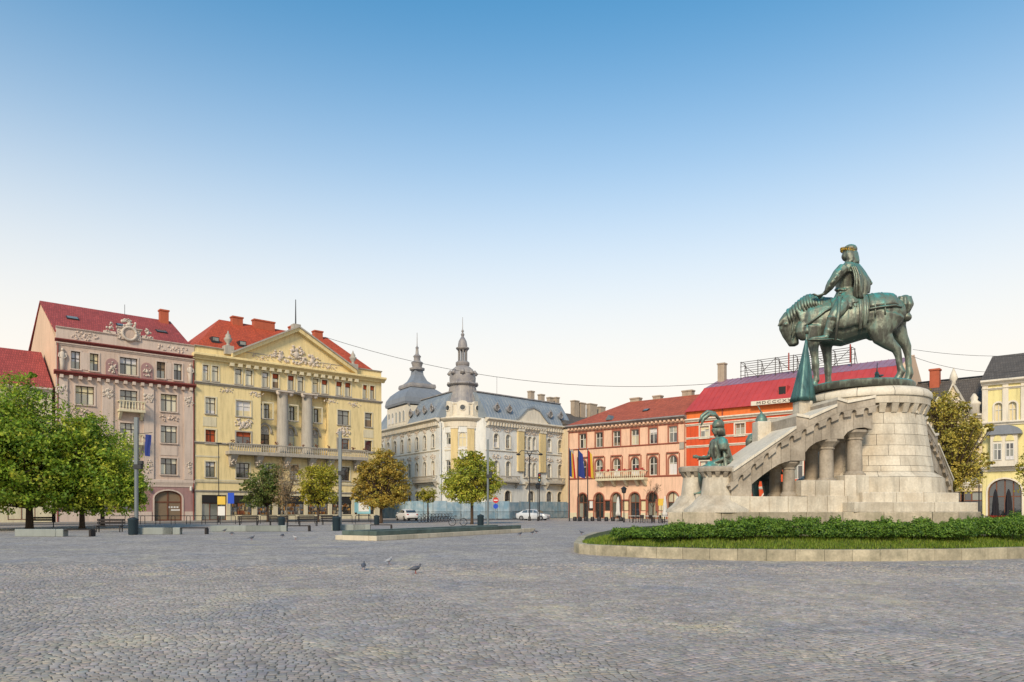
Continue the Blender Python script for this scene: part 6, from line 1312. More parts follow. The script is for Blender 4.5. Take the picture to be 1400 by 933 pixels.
for px,py,w_ in ((869.5,548,1.5),(899.5,545,1.2),(941,536,1.5)): 
    uu,zt = f.uz(px,py,7.4); chimney(f,uu,7.4,zr-1,zt+(.2 if px < 910 else .0),w_,.9,'chimney_plaster',parent=rf)
skylight(f,u(870),2.2,ZE+.36+(2.75)*(zr-ZE-.32)/7.55,math.atan2(zr-ZE-.3,7.5),.8,.8,rf)
mb = MB(); mb.prism([(-.5,0),(.5,0),(0,.7)],-.4,.9); mb.xf(Matrix.Translation((u(832),.3,ZE+.7))).build('dormer_vent','steel_grey',rf)
for px in (793,812,824,846): pass
for uu in (.1,L_-.12): MB().tube([(uu,-.12,0),(uu,-.12,ZE-.5)],.06,8).build('downpipe','brown_trim',f.root)

# ================================================================== red palace behind the monument
f = Facade('red_palace', 'orange-red building with white bands and steep red metal roof behind the monument', 'building', OR_, DR, 938.3, 1222); L_ = f.L; f5 = f
z = lambda px,py: f.z(px,py); u = lambda px: f.U(px)
ZE = z(939.4,564); ba = (z(939,577),z(939,570.5)); v2 = (z(1011.5,595.5),z(1011.5,579)); zb2 = z(939,600); zb3 = z(939,611)
cs = [963.2,1011.5,1052,1090,1125,1158,1190]; xs = [(u(c)-.62,u(c)+.62) for c in cs]; v1 = (zb3-4.6,zb3-2.0)
f.wall(0,L_,0,ba[0],[(a,b_,*v2,0) for a,b_ in xs]+[(a,b_,*v1,0) for a,b_ in xs]+[(a-.3,b_+.3,.2,3.6,1.0) for a,b_ in xs],'orange_plaster')
f.wall(0,L_,ba[0]+.01,ZE,[],'orange_light',.0,.34,'frieze_wall')
for a,b_ in xs:
    window(f,a,b_,*v2,0,2,.6,'frame_white',['glass_pale','glass_mid'],.16,.08,surround='trim_white',sill='trim_white'); window(f,a,b_,*v1,0,2,.62,'frame_white',GD,.16,.08,surround='trim_white',hood=('tri','trim_white')); window(f,a-.3,b_+.3,.2,3.6,1.0,2,.6,'frame_brown',GD,.2,.1,surround='trim_white')
f.band('cornice','trim_white',-.05,L_,ba[0]-.1,ba[0]+.32,.4); f.band('string_course','trim_white',-.05,L_,ba[0]-.62,ba[0]-.35,.2)
f.band('string_course','trim_white',-.02,L_,zb2-.12,zb2+.12,.14); f.band('string_course','trim_white',-.02,L_,zb3-.2,zb3+.1,.18); f.band('string_course','trim_white',-.02,L_,3.9,4.2,.2)
MB().tube([(u(988),-.12,0),(u(988),-.12,ZE)],.07,8).build('downpipe','rust_cornice',f.root)
y1,y2 = 3.6,7.2; zk = f.uz(963.4,531,y1)[1]; zr = f.uz(981.7,520.6,y2)[1]; hl_ = f.uz(963.4,531,y1)[0]; rl = f.uz(981.7,520.6,y2)[0]
rf = roof_poly(f,[(-.05,-.45,ZE),(L_,-.45,ZE),(L_,y1,zk),(hl_,y1,zk),(-.05,14,ZE),(L_,14,ZE)],[(0,1,2,3),(0,3,4),(1,5,2),(0,4,5,1),(3,2,5,4)],'roof_red_metal')
ru = roof_poly(f,[(hl_+.05,y1,zk+.015),(L_,y1,zk+.015),(L_,y2,zr),(rl,y2,zr),(hl_+.05,14.1,ZE+.05),(L_,14.1,ZE+.05)],[(0,1,2,3),(0,3,4),(3,2,5,4),(1,5,2)],'roof_purple_metal','upper_roof')
n = int(L_/.75)
for i in range(1,n):
    x = L_*i/n; t_ = min(1,max(.05,x/hl_)) if x < hl_ else 1
    MB().tube([(x,-.43,ZE+.04),(x,-.43+(y1+.43)*t_,ZE+.04+(zk-ZE)*t_)],.04,4).build('roof_seam','roof_red_metal',rf)
    if x > rl: MB().tube([(x,y1+.03,zk+.05),(x,y2,zr+.03)],.04,4).build('roof_seam','roof_purple_metal',ru)
f.box('body','orange_plaster',0,L_,.345,14,0,ZE-.01)
MB().add([(L_+.01,-.5,ZE-.3),(L_+.01,y1,zk+.15),(L_+.01,y2,zr+.2),(L_+.01,14.3,ZE-.3),(L_+.4,-.5,ZE-.3),(L_+.4,y1,zk+.15),(L_+.4,y2,zr+.2),(L_+.4,14.3,ZE-.3)],[(0,3,2,1),(4,5,6,7),(0,1,5,4),(1,2,6,5),(2,3,7,6),(3,0,4,7)]).build('gable','peach_plaster',f.root,fix=True)
uu,zt = f.uz(987.3,498,y2-.5); chimney(f,uu,y2-.5,zr-1.5,zt-.1,.95,.8,'chimney_plaster',parent=ru)
uu,zz = f.uz(1072,536.6,1.6); zz = ZE+(1.6+.45)*(zk-ZE)/(y1+.45); f.box('dormer','roof_red_metal',uu-.55,uu+.55,1.0,2.6,zz-.6,zz+.5,rf); f.box('dormer_opening','shop_dark',uu-.42,uu+.42,.97,.999,zz-.55,zz+.38,rf)
# white band with the year in roman numerals
su0, su1 = u(1030), u(1116); sb0, sb1 = z(1030,556), z(1030,550.3)
f.box('inscription_band','trim_white',su0,su1,-.75,-.45,sb0,sb1)
tcu = bpy.data.curves.new('t','FONT'); tcu.body = 'MDCCCXX'; tcu.size = 1; tcu.extrude = .02; tcu.space_character = 1.28
to = bpy.data.objects.new('t',tcu); COL.objects.link(to); dg = bpy.context.evaluated_depsgraph_get(); dg.update(); tme = bpy.data.meshes.new_from_object(to.evaluated_get(dg)); bpy.data.objects.remove(to)
tme.materials.clear(); tme.materials.append(MATS['lettering']); hh = max(v.co.y for v in tme.vertices); ww = max(v.co.x for v in tme.vertices); k_ = (sb1-sb0)*.62/hh
lo = link('inscription',tme,f.root,(u(1037.5),-.775,sb0+(sb1-sb0)*.19)); lo.rotation_euler = (R(90),0,0); lo.scale = ((u(1086)-u(1037.5))/ww,k_,1)
# steel sign frame on the ridge
sc = thing('roof_sign_frame', 'bare steel lattice frame of a rooftop sign on the red metal roof', 'sign frame', f.root.location, f.root.rotation_euler.z)
a, zt = f.uz(1013,491,y2-1.2); b_, _ = f.uz(1164,480,y2-1.2); ya = y2-1.2; zb_ = zr-.45; nP = 6
for yy in (ya,ya+1.3):
    for i in range(nP+1): x = a+(b_-a)*i/nP; MB().tube([(x,yy,zb_-(.2 if yy == ya else -.1)),(x,yy,zb_+2.3)],.05,5).build('post','scaffold_steel',sc)
    for q in range(4): MB().tube([(a-.1,yy,zb_+.5+.58*q),(b_+.1,yy,zb_+.5+.58*q)],.04,5).build('rail','scaffold_steel',sc)
for i in range(nP):
    x0_, x1_ = a+(b_-a)*i/nP, a+(b_-a)*(i+1)/nP; MB().tube([(x0_,ya,zb_+.1),(x1_,ya,zb_+2.2)] if i%2 else [(x1_,ya,zb_+.1),(x0_,ya,zb_+2.2)],.035,5).build('brace','scaffold_steel',sc)
for i in range(nP+1): x = a+(b_-a)*i/nP; MB().tube([(x,ya,zb_+2.3),(x,ya+1.3,zb_+2.3)],.04,5).build('cross_bar','scaffold_steel',sc); MB().tube([(x,ya+1.3,zb_+2.2),(x,ya+3.0,zr-.9)],.04,5).build('strut','scaffold_steel',sc)
for px in (1079,1163): x,_ = f.uz(px,490,ya); MB().tube([(x,ya-.15,zb_+.4),(x,ya-.15,zb_+2.6)],.09,6).build('red_post','rust_red_steel',sc)

# ================================================================== houses at the right edge
f = Facade('gabled_house', 'beige house with ornate pointed gable and dark tiled roof beside the yellow house', 'building', OR_, DR, 1236, 1342.5); L_ = f.L
z = lambda px,py: f.z(px,py); u = lambda px: f.U(px)
ZE = z(1330,571); 
xs = [u(1252),u(1275),u(1303),u(1328)]
f.wall(0,L_,0,ZE,[(x-.6,x+.6,a,b_,.6) for x in xs for a,b_ in ((ZE-2.9,ZE-.7),(ZE-6.6,ZE-4.2))]+[(x-1.0,x+1.0,.2,3.3,0) for x in xs],'beige_plaster')
for x in xs:
    for a,b_ in ((ZE-2.9,ZE-.7),(ZE-6.6,ZE-4.2)): window(f,x-.6,x+.6,a,b_,.6,2,.62,'frame_white',GD,.2,.08,surround='trim_white',sill='trim_white')
    window(f,x-1.0,x+1.0,.2,3.3,0,2,.7,'frame_brown',GD,.2,.1)
f.band('cornice','trim_white',-.05,L_,ZE-.1,ZE+.3,.5); f.band('string_course','trim_white',-.05,L_,z(1330,595)-.1,z(1330,595)+.15,.3); f.band('string_course','trim_white',-.05,L_,3.7,4.0,.25)
ga, zg = f.uz(1303.7,527); g0_, g1_ = u(1286), u(1325)
MB().prism([(g0_,ZE+.3),(g1_,ZE+.3),(ga,zg)],-.1,.5).build('gable','beige_plaster',f.root)
for (xa,xb) in ((g0_-.2,ga),(ga,g1_+.2)):
    za_, zb_ = (ZE+.2,zg) if xa < ga-.1 else (zg,ZE+.2); mb = MB(); mb.hexa([(xa,-.3,za_),(xb,-.3,zb_),(xb,.5,zb_),(xa,.5,za_),(xa,-.35,za_+.3),(xb,-.35,zb_+.3),(xb,.5,zb_+.3),(xa,.5,za_+.3)]); mb.build('gable_coping','trim_white',f.root,fix=True)
MB().lathe([(.25,0),(.2,.3),(.4,.6),(.3,1.0),(.1,1.5),(.05,1.7)],(ga,0,zg+.1),10).build('finial','trim_white',f.root,True); relief(f,ga,ZE+1.2,1.8,1.4,'relief_white',301,-.1,p=.15)
mb = MB(); mb.tube([(ga+1.0*math.cos(t),-.15,ZE+1.1+.9*math.sin(t)) for t in [math.pi*i/12 for i in range(13)]],.1,6); mb.build('gable_arch','trim_white',f.root,True)
for px in (1283,1332): MB().lathe([(.5,0),(.5,1.0),(.6,1.1),(.6,1.25),(.3,1.5),(.35,1.8),(.1,2.2)],(u(px),-.05,ZE+.2),10).build('finial','trim_white',f.root,True)
yr = 6; zr = f.uz(1258,525,yr)[1]; rf = roof_poly(f,[(-.1,-.2,ZE+.2),(L_,-.2,ZE+.2),(L_,yr,zr),(-.1,yr,zr),(-.1,12,ZE+.2),(L_,12,ZE+.2)],[(0,1,2,3),(3,2,5,4),(0,3,4),(1,5,2),(0,4,5,1)],'tile_grey')
f.box('body','beige_plaster',0,L_,.345,12,0,ZE); uu,zt = f.uz(1278.5,505.5,yr-.6); chimney(f,uu,yr-.6,zr-1.3,zt-.15,.95,.8,'chimney_brick',parent=rf); MB().tube([(0,yr,zr+.12),(L_,yr,zr+.12)],.12,6).build('ridge_rail','steel_dark',rf)
f = Facade('lemon_house', 'lemon yellow house with white trim, oriel window and arched doorway', 'building', OR_, DR, 1343, 1450); L_ = f.L
z = lambda px,py: f.z(px,py); u = lambda px: f.U(px)
ZE = z(1350,521.5); h2 = (z(1365,576.5),z(1365,551)); h1 = (z(1366,630),z(1366,607)); zs2 = z(1350,580); zl_ = z(1366,642); zar = z(1373,655)
x2 = [(u(1359.5),u(1370.7)),(u(1378.8),u(1390)),(u(1412),u(1423)),(u(1430),u(1441))]
au0, au1 = u(1350.5), u(1397)
f.wall(0,L_,0,ZE-.3,[(a,b_,*h2,(b_-a)/2) for a,b_ in x2]+[(au0,au1,.14,zar,(au1-au0)/2*.9)]+[(a,b_,*h1,0) for a,b_ in x2[2:]],'lime_plaster')
for a,b_ in x2: window(f,a,b_,*h2,(b_-a)/2,2,.62,'frame_white','roller_cream',.18,.07,surround='trim_white',sill='trim_white')
for a,b_ in x2[2:]: window(f,a,b_,*h1,0,2,.62,'frame_white',GD,.18,.07,surround='trim_white')
for a in (u(1347),u(1374.8),u(1400)): f.box('pilaster','trim_white',a-.25,a+.25,-.12,.02,zs2,ZE-.4)
f.band('cornice','trim_white',-.1,L_,ZE-.45,ZE+.05,.6); f.band('string_course','trim_white',-.05,L_,z(1350,533)-.1,z(1350,533)+.12,.2); f.band('string_course','trim_white',-.05,L_,zs2-.2,zs2+.2,.3); f.band('string_course','trim_white',-.05,L_,zl_-.2,zl_+.25,.4)
o0, o1 = u(1356), u(1392.5); oz0, oz1 = zl_+.26, z(1373,595)
orl = f.box('oriel','trim_white',o0,o1,-.85,.02,oz0,oz1); om = (o0+o1)/2
for a,b_ in ((o0+.25,om-.15),(om+.15,o1-.25)): window(f,a,b_,*h1,0,2,.62,'frame_white',['glass_dark','glass_mid'],-.92,.08,surround='trim_white'); mb = MB(); mb.prism([(a,h1[1]+.2),(b_,h1[1]+.2)]+[((a+b_)/2+(b_-a)/2*math.cos(t),h1[1]+.2+.6*math.sin(t)) for t in [math.pi*i/8 for i in range(1,8)]],-.93,-.84); mb.build('oriel_arch','lime_plaster',f.root)
mb = MB(); mb.prism([(o0-.35,oz1),(o1+.35,oz1),(o1+.35,oz1+.15)]+[(om+(o1-o0+.7)/2*math.cos(t),oz1+.15+.75*math.sin(t)) for t in [math.pi*i/10 for i in range(1,10)]]+[(o0-.35,oz1+.15)],-1.1,.02); mb.build('oriel_roof','zinc_dark',f.root)
dw = window(f,au0,au1,.14,zar,(au1-au0)/2*.9,4,.6,'frame_brown','glass_dark',.25,.1,surround='trim_white',name='doorway')
rl = f.uz(1358.7,487.4,6)[0]; zr = f.uz(1358.7,487.4,6)[1]
rf = roof_poly(f,[(-.1,-.5,ZE+.04),(L_,-.5,ZE+.04),(L_,6,zr),(.0,6,zr),(-.1,12,ZE),(L_,12,ZE)],[(0,1,2,3),(3,2,5,4),(0,3,4),(1,5,2),(0,4,5,1)],'tile_grey'); f.box('body','lime_plaster',0,L_,.345,12,0,ZE-.3)
# ------------------------------------------------------------------ trees
GREEN = ([(150,168,50),(122,150,48),(92,122,44),(182,182,68),(150,150,46)],[4,5,4,3,1]); LIME = ([(170,162,54),(144,144,50),(190,172,68),(112,120,44)],[4,4,2,3])
RUST = ([(180,154,66),(160,134,60),(146,142,62),(194,168,84),(122,114,54)],[4,4,3,2,3]); DARK = ([(96,116,56),(120,128,64),(80,98,50),(146,132,78)],[4,3,4,1]); OLIVE = ([(182,166,76),(160,150,68),(136,136,62),(196,172,84),(118,108,56)],[4,4,3,2,2])
def tree(name, label, px, Y, blobs, nleaf, size, pal, seed, trunk_r=.16, bark='bark', trunk_top=None, lean=0, group=None, sub=26, hollow=.38, two=False):
    """blobs: (px, py, r_px_x, r_px_z) crown lobes in photo pixels at the tree's distance"""
    rs = np.random.RandomState(seed); k = Y/F; bx = (px-CX)*k; t = thing(name, label, 'tree', (bx,Y,0), 0, group)
    lob = []
    for b_ in blobs: c = np.array([(b_[0]-CX)*k-bx, rs.uniform(-.25,.25)*b_[2]*k, EYE+(HY-b_[1])*k]); lob.append((c, np.array([b_[2]*k, (b_[2]+b_[3])*.5*k, b_[3]*k])))
    for i in range(len(lob)*2):       # small outer tufts break the outline
        c0, r0 = lob[rs.randint(len(blobs))]; d = rs.normal(0,1,3); d /= np.linalg.norm(d); d[2] = abs(d[2])*.9-.15; lob.append((c0+d*r0*rs.uniform(.95,1.25), r0*rs.uniform(.2,.36)))
    vol = np.array([l[1].prod()**.67 for l in lob]); vol /= vol.sum(); Ps = []; Ds = []; Cs = []; limbs = MB(); th = trunk_top or (min(l[0][2]-l[1][2]*.4 for l in lob)); 
    pal_l = np.array([s2l(c) for c in pal[0]])*1.25; wt = np.array(pal[1])/sum(pal[1])
    for (c,r),v in zip(lob,vol):
        ns = max(4,int(1.6*sub*len(lob)*v)); nl = int(1.55*nleaf*v/ns)
        for i in range(ns):
            d = rs.normal(0,1,3); d /= np.linalg.norm(d); rad = rs.uniform(hollow,1.06); sc = c+d*r*rad*np.array([1,1,.95])
            sr = r.mean()*rs.uniform(.13,.27); q = rs.normal(0,.5,(nl,3)); q /= np.maximum(1,np.linalg.norm(q,axis=1)[:,None]/1.1); q[:,2] *= .7
            Ps.append(sc+q*sr*1.25); Ds.append(q*.6+d*.5+np.array([0,0,.55])); hue = pal_l[rs.choice(len(pal_l),p=wt)]; kk = rs.choice(len(pal_l),nl,p=wt)
            Cs.append((hue*.55+pal_l[kk]*.45)*rs.normal(1,.2,(nl,1)).clip(.5,1.7))
            if i % 4 == 0 and sc[2] > th*1.15: st = np.array([lean*.3,0,th*rs.uniform(.75,1.1)]); mid = (st*.45+sc*.55)+rs.normal(0,.08,3)*r; limbs.tube([st,mid,sc],[trunk_r*.32,trunk_r*.2,trunk_r*.07],5)
    P_ = np.vstack(Ps); D = np.vstack(Ds); C = np.vstack(Cs); keep = P_[:,2] > th*.55; P_, D, C = P_[keep], D[keep], C[keep]
    link('crown', leaf_quads(P_,D,size*.68,rs,C,'crown','leaf',.62,.22), t)
    tr = MB(); tr.tube([(0,0,-.05),(.02,0,.25),(lean*.1,.02,th*.5),(lean*.3,0,th),(lean*.4,.03,th*1.25)],[trunk_r*1.35,trunk_r*1.05,trunk_r*.95,trunk_r*.8,trunk_r*.55],9)
    limbs.v, limbs.f = limbs.v, limbs.f; tr.build('trunk',bark,t,True); limbs.build('limbs',bark,t,True,kind='stuff'); return t
GT = 'broad green trees in front of the rose palace'
tree('broadleaf_tree','tallest broad green tree with yellowing top before the crimson-roofed far house',40,55,[(28,590,75,70),(-20,620,75,85),(60,640,70,62),(20,548,42,40),(70,600,42,44),(0,670,80,36),(75,676,50,30)],26000,.17,GREEN,1,.26)
tree('broadleaf_tree','rounded green tree crossing the lower windows of the rose palace',112,57,[(120,620,52,52),(150,650,46,50),(165,680,34,28),(105,672,46,34),(118,585,26,26),(182,668,20,24)],22000,.16,GREEN,2,.2)
tree('broadleaf_tree','slim-trunked green tree hidden behind the rounded one, by the black bench',140,64,[(140,640,44,52),(168,665,30,32),(120,660,40,36)],9000,.17,GREEN,3,.17)
tree('broadleaf_tree','green tree reaching past the frame beside the tallest one',-45,50,[(-60,610,80,90),(-30,660,70,45)],10000,.18,GREEN,4,.22)
tree('small_tree','dark green small tree before the yellow building shopfronts',366,86,[(360,665,22,28),(372,648,16,16),(348,684,16,12),(376,676,18,18)],6500,.15,DARK,5,.14)
tree('small_tree','thin brownish half-bare tree between two small street trees',392,84,[(392,655,17,30),(388,680,16,16)],1500,.11,([(150,128,96),(136,112,84),(166,140,100)],[3,3,2]),6,.09,'bark_pale',sub=40)
tree('small_tree','yellow-green small tree before the middle shop windows',435,84,[(432,660,22,24),(448,650,18,18),(444,678,22,16),(420,676,14,14),(438,642,12,10)],7000,.15,LIME,7,.13)
tree('autumn_tree','rust and gold autumn tree at the corner of the yellow building',521,77,[(516,652,24,24),(497,668,17,20),(545,668,16,24),(523,626,17,14),(503,642,15,13),(541,642,16,17),(520,684,30,12),(486,676,8,10)],13000,.15,RUST,8,.17)
tree('small_tree','tiny yellow-green round tree before the side front of the corner palace',585,101,[(585,677,12,11)],1500,.15,LIME,9,.11)
tree('broadleaf_tree','bright green tree standing before the corner turret',645,73,[(645,650,32,26),(640,632,20,16),(622,662,20,20),(668,660,20,20),(645,674,36,14),(652,622,10,8)],14000,.14,([(164,168,56),(138,150,52),(108,126,46),(182,176,70),(172,150,60)],[4,5,3,3,2]),10,.15)
tree('olive_tree','olive-brown tree standing behind the right wing of the monument',1302,50,[(1300,600,36,40),(1318,640,22,34),(1284,560,24,26),(1270,544,12,12),(1300,560,24,20),(1326,590,16,24),(1296,650,26,26)],12000,.12,OLIVE,11,.17,sub=24,hollow=.3)
tree('broadleaf_tree','thin yellow-leaved tree by the lemon house past the oriel',1412,60,[(1412,650,14,40),(1416,620,10,20)],1600,.12,LIME,12,.1)
# bare tree before the salmon palace
bt = thing('bare_tree','leafless young tree before the salmon palace arches','tree',P(893,HY,84)*1,0); bt.location.z = 0; mb = MB(); rr = random.Random(4)
def branch(p, d, l, r, dep):
    q = p+d*l; (trk if dep == 0 else mb).tube([p,(p+q)/2+Vector((rr.uniform(-.04,.04),)*3)*l,q],[r,r*.85,r*.65],5)
    if dep < 4:
        for i in range(3 if dep else 5):
            e = (d+Vector((rr.uniform(-.9,.9),rr.uniform(-.9,.9),rr.uniform(-.1,.6)))).normalized(); branch(p+d*l*rr.uniform(.6,1),e,l*rr.uniform(.5,.68),r*.55,dep+1)
trk = MB(); branch(Vector((0,0,0)),Vector((0,0,1)),2.5,.075,0); trk.build('trunk','bark',bt,True); mb.build('branches','bark',bt,True,kind='stuff')
# ------------------------------------------------------------------ fountain platform
d1 = Vector((.50,.866,0)); fo = Vector((-6.6,35.6,0)); ft = thing('fountain','long low stone fountain platform with dark green rim in the open square','fountain',fo,math.atan2(d1.y,d1.x))
Lf, Wf = 16.4, 2.7
def blocks(parent, x0, x1, y0, y1, z0, z1, nb, m, name, b=.015):
    for j in range(nb): mb = MB(); mb.bbox(x0+(x1-x0)*j/nb+.006,x0+(x1-x0)*(j+1)/nb-.006,y0,y1,z0,z1,b); mb.build(name,m,parent)
blocks(ft,0,Lf,0,.5,0,.24,10,'fountain_light','edge_slab'); blocks(ft,0,Lf,Wf-.5,Wf,0,.24,10,'fountain_light','edge_slab'); MB().box(.006,.5,.506,Wf-.506,0,.24).build('edge_slab','fountain_light',ft); MB().box(.506,Lf-.006,.506,Wf-.506,0,.22).build('slab_core','fountain_light',ft)
blocks(ft,.25,Lf-1.6,.22,.7,.245,.47,8,'fountain_green','rim_stone'); blocks(ft,.25,Lf-1.6,Wf-.7,Wf-.22,.245,.47,8,'fountain_green','rim_stone'); MB().bbox(.25,.7,.71,Wf-.71,.245,.47,.015).build('rim_stone','fountain_green',ft); MB().box(.71,Lf-1.62,.71,Wf-.71,.225,.36).build('basin','fountain_green',ft)
# ------------------------------------------------------------------ benches
def bench_proto():
    t = thing('bench','x','bench'); MB().bbox(0,.42,0,.5,0,.42,.02).build('end_block','concrete',t)
    for i in range(4): MB().bbox(.421,1.95,.02+.12*i,.12+.12*i,.36,.42,.01).build('seat_slat','dark_wood',t)
    mb = MB(); mb.bbox(1.85,1.97,.0,.5,0,.355,.01); mb.build('leg','dark_wood',t); return t
def stone_bench(loc, rz, label, n_stone, first=[None]):
    if first[0] is None: first[0] = bench_proto(); t = first[0]
    else: t = copy_tree(first[0])
    t.location = loc; t.rotation_euler = (0,0,rz); tag(t,label,'bench','stone and timber benches'); 
    mb = MB(); mb.bbox(-n_stone,-.006,0,.5,0,.42,.02); mb.build('stone_seat','concrete',t); return t
stone_bench(G(76,734),0,'long pale stone bench with dark timber end under the green trees',2.3)
stone_bench(G(236,731),R(8),'stone bench with dark timber end before the arched gate',.6)
stone_bench(G(383,727),R(6),'very long stone bench with dark timber end before the shopfronts',4.6)
stone_bench(G(498,725.5),R(6),'stone bench with dark timber end behind the fountain platform',.8)
def back_bench(loc, rz, label):
    t = thing('bench',label,'bench',loc,rz,'dark benches with backrests')
    for i in range(3): MB().bbox(0,1.8,.0+.14*i,.12+.14*i,.42,.46,.008).build('seat_slat','dark_wood',t)
    for i in range(2): MB().bbox(0,1.8,.44,.48,.56+.18*i,.70+.18*i,.008).build('back_slat','dark_wood',t)
    for x in (.12,1.62): mb = MB(); mb.box(x,x+.06,.02,.08,0,.42); mb.box(x,x+.06,.38,.435,0,.86); mb.box(x,x+.06,.08,.38,.36,.415); mb.build('leg','bench_iron',t)
    return t
back_bench(G(128,728),R(4),'black slatted bench with backrest beside the slim tree trunk')
for i,(px,py,l) in enumerate(((40,722,'dark bench with backrest deep under the tallest tree'),(326,719.5,'dark bench with backrest near the blue sign of the shops'),(368,719.5,'dark bench with backrest by the dark green small tree'),(408,720,'dark bench with backrest below the yellow-green small tree'),(440,718,'dark bench with backrest before the fourth shop window'))): back_bench(G(px,py),R(30),l)
# ------------------------------------------------------------------ poles, lamps, bins
def pole(px, Y, top_py, label, r=.1, kind='slab'):
    b_ = P(px,HY,Y); b_.z = 0; h = EYE+(HY-top_py)/F*Y; t = thing('lamp_post',label,'lamp post',b_,0)
    MB().lathe([(r*1.7,0),(r*1.7,.06),(r*1.1,.1),(r*1.05,h*.58)],n=12).build('post','steel_grey',t,'auto'); MB().bbox(-r*1.0,r*1.0,-r*.8,r*.8,h*.58,h,.01).build('light_column','steel_grey',t)
    mb = MB(); mb.bbox(-.12,.34,-.16,.16,h*.56,h*.60,.01); mb.build('bracket','steel_dark',t)
    mb = MB(); mb.bbox(.14,.40,-.12,.12,h*.60,h*.63,.02); mb.build('spotlight','steel_dark',t)
    return t,h
p1,h1_ = pole(186.5,44,571,'tall grey lamp post hung with a blue banner by the green trees',.11)
t = thing('banner_flag','blue banner hanging from the tall grey lamp post','flag',p1.location); 
def flag_mesh(w, h, seed, amp=.06, nx=8, nz=10):
    mb = MB(); v = []; f_ = []
    for i in range(nx+1):
        for j in range(nz+1): a = i/nx; b_ = j/nz; v.append((a*w+.02*math.sin(b_*5+seed), amp*math.sin(a*7+b_*3+seed)*a**.5, -b_*h-.05*a*math.sin(seed)))
    for i in range(nx):
        for j in range(nz): f_.append((i*(nz+1)+j,(i+1)*(nz+1)+j,(i+1)*(nz+1)+j+1,i*(nz+1)+j+1))
    return mb.add(v,f_)
hz = EYE+(HY-594)/F*44; mb = flag_mesh(.34,1.3,1); mb.xf(Matrix.Translation((.52,0,hz))).build('cloth','flag_blue',t,True); MB().tube([(.05,0,hz+.02),(.95,0,hz+.1)],.02,6).build('arm','steel_dark',t)
p2,_ = pole(465,52.4,590,'grey lamp post beside the fountain platform and blue bin',.11); p3,_ = pole(667,62,601,'slim grey lamp post right of the bright green tree',.09)
def slim_lamp(px, Y, top, label, r=.045, head='box'):
    b_ = P(px,HY,Y); b_.z = 0; h = EYE+(HY-top)/F*Y; t = thing('street_lamp',label,'street lamp',b_); MB().lathe([(r*2.4,0),(r*2.2,.5),(r*1.1,.6),(r,h)],n=8).build('post','iron_black',t,'auto')
    if head == 'box': MB().bbox(-.3,.3,-.12,.12,h,h+.12,.02).build('lamp_head','iron_black',t)
    elif head == 'lantern': MB().lathe([(.06,0),(.22,.08),(.3,.5),(.36,.55),(.06,.8)],(0,0,h),8).build('lantern','steel_dark',t)
    elif head == 'arms':
        for s in (1,-1): MB().tube([(0,0,h-.3),(s*.35,0,h+.5),(s*1.0,0,h+.55),(s*1.35,0,h+.2)],[.05,.045,.04,.04],6).build('arm','iron_black',t,True); MB().ell((s*1.4,0,h+.05),(.28,.16,.14),10,6).build('lamp_head','iron_black',t,True)
    return t
slim_lamp(299,82,607,'thin dark post with small lamp before the first shopfront',.045)
slim_lamp(724,92,622,'black street lamp with two curved arms before the white corner palace',.07,'arms'); slim_lamp(735.5,90,669,'short black lantern post near the silver car',.05,'lantern'); slim_lamp(853,82,675,'black lantern post before the salmon palace balcony',.05,'lantern'); slim_lamp(1338.5,60,655,'dark lantern post before the lemon house corner',.045,'lantern')
tl = thing('traffic_light','black traffic light on a post beside the two-armed lamp','traffic light',(P(737.5,HY,94).x,94,0)); MB().tube([(0,0,0),(0,0,5.2)],.06,8).build('post','iron_black',tl); MB().bbox(-.2,.2,-.18,.12,5.0,6.1,.03).build('housing','iron_black',tl)
for i,m_ in enumerate(('lamp_red','flag_yellow','sign_cyan')): mb = MB(); mb.ell((0,-.18,5.85-.33*i),(.11,.05,.11),10,6); mb.build('lens',m_,tl,True)
def bin_(px, py, label, s=1):
    t = thing('litter_bin',label,'bin',G(px,py),0,'dark blue litter bins',s); MB().lathe([(.24,0),(.27,.05),(.29,.85),(.31,.88),(.31,.95),(.25,.99)],n=16).build('drum','bin_blue',t,'auto'); MB().lathe([(.24,.98),(.1,1.05),(.02,1.07)],n=16).build('lid','iron_black',t,True)
bin_(182,731.5,'dark blue litter bin at the foot of the bannered lamp post'); bin_(460,726,'dark blue litter bin at the foot of the lamp post by the fountain'); bin_(385,724,'dark blue litter bin at the end of the very long bench',.9); bin_(657,720,'dark blue litter bin under the bright green tree'); bin_(515,718,'dark litter bin beneath the autumn tree',.9)
# ------------------------------------------------------------------ flags on poles
def flagpole(px, kind, label, seed):
    Y = 89; b_ = P(px,HY,Y); b_.z = 0; t = thing('flagpole',label,'flagpole',b_,0,'flagpoles before the salmon palace'); h = 8.8; MB().lathe([(.1,0),(.08,.3),(.05,h)],n=8).build('post','steel_dark',t,'auto'); MB().ell((0,0,h+.05),(.07,.07,.07),8,6).build('finial','chrome',t,True)
    fw = .55 if kind != 'blue' else .6; ms_ = {'tri':('flag_blue','flag_yellow','flag_red'),'blue':('flag_blue',),'ry':('flag_red','flag_yellow')}[kind]; n = len(ms_)
    for i,m_ in enumerate(ms_):
        mb = MB(); v = []; f_ = []; nx, nz = 5, 14
        for a in range(nx+1):
            for c in range(nz+1):
                s = (i+a/nx)/n; zz = c/nz; x = .05+s*(1.35*fw)*(.62+.38*zz); yv = .13*math.sin(s*9+zz*2+seed)*(.4+.6*zz); v.append((x,yv,h-.12-3.2*zz*(1-.05*s)-.55*s*(1-.1*zz)))
        for a in range(nx):
            for c in range(nz): f_.append((a*(nz+1)+c,(a+1)*(nz+1)+c,(a+1)*(nz+1)+c+1,a*(nz+1)+c+1))
        mb.add(v,f_).build('flag_stripe',m_,t,True)
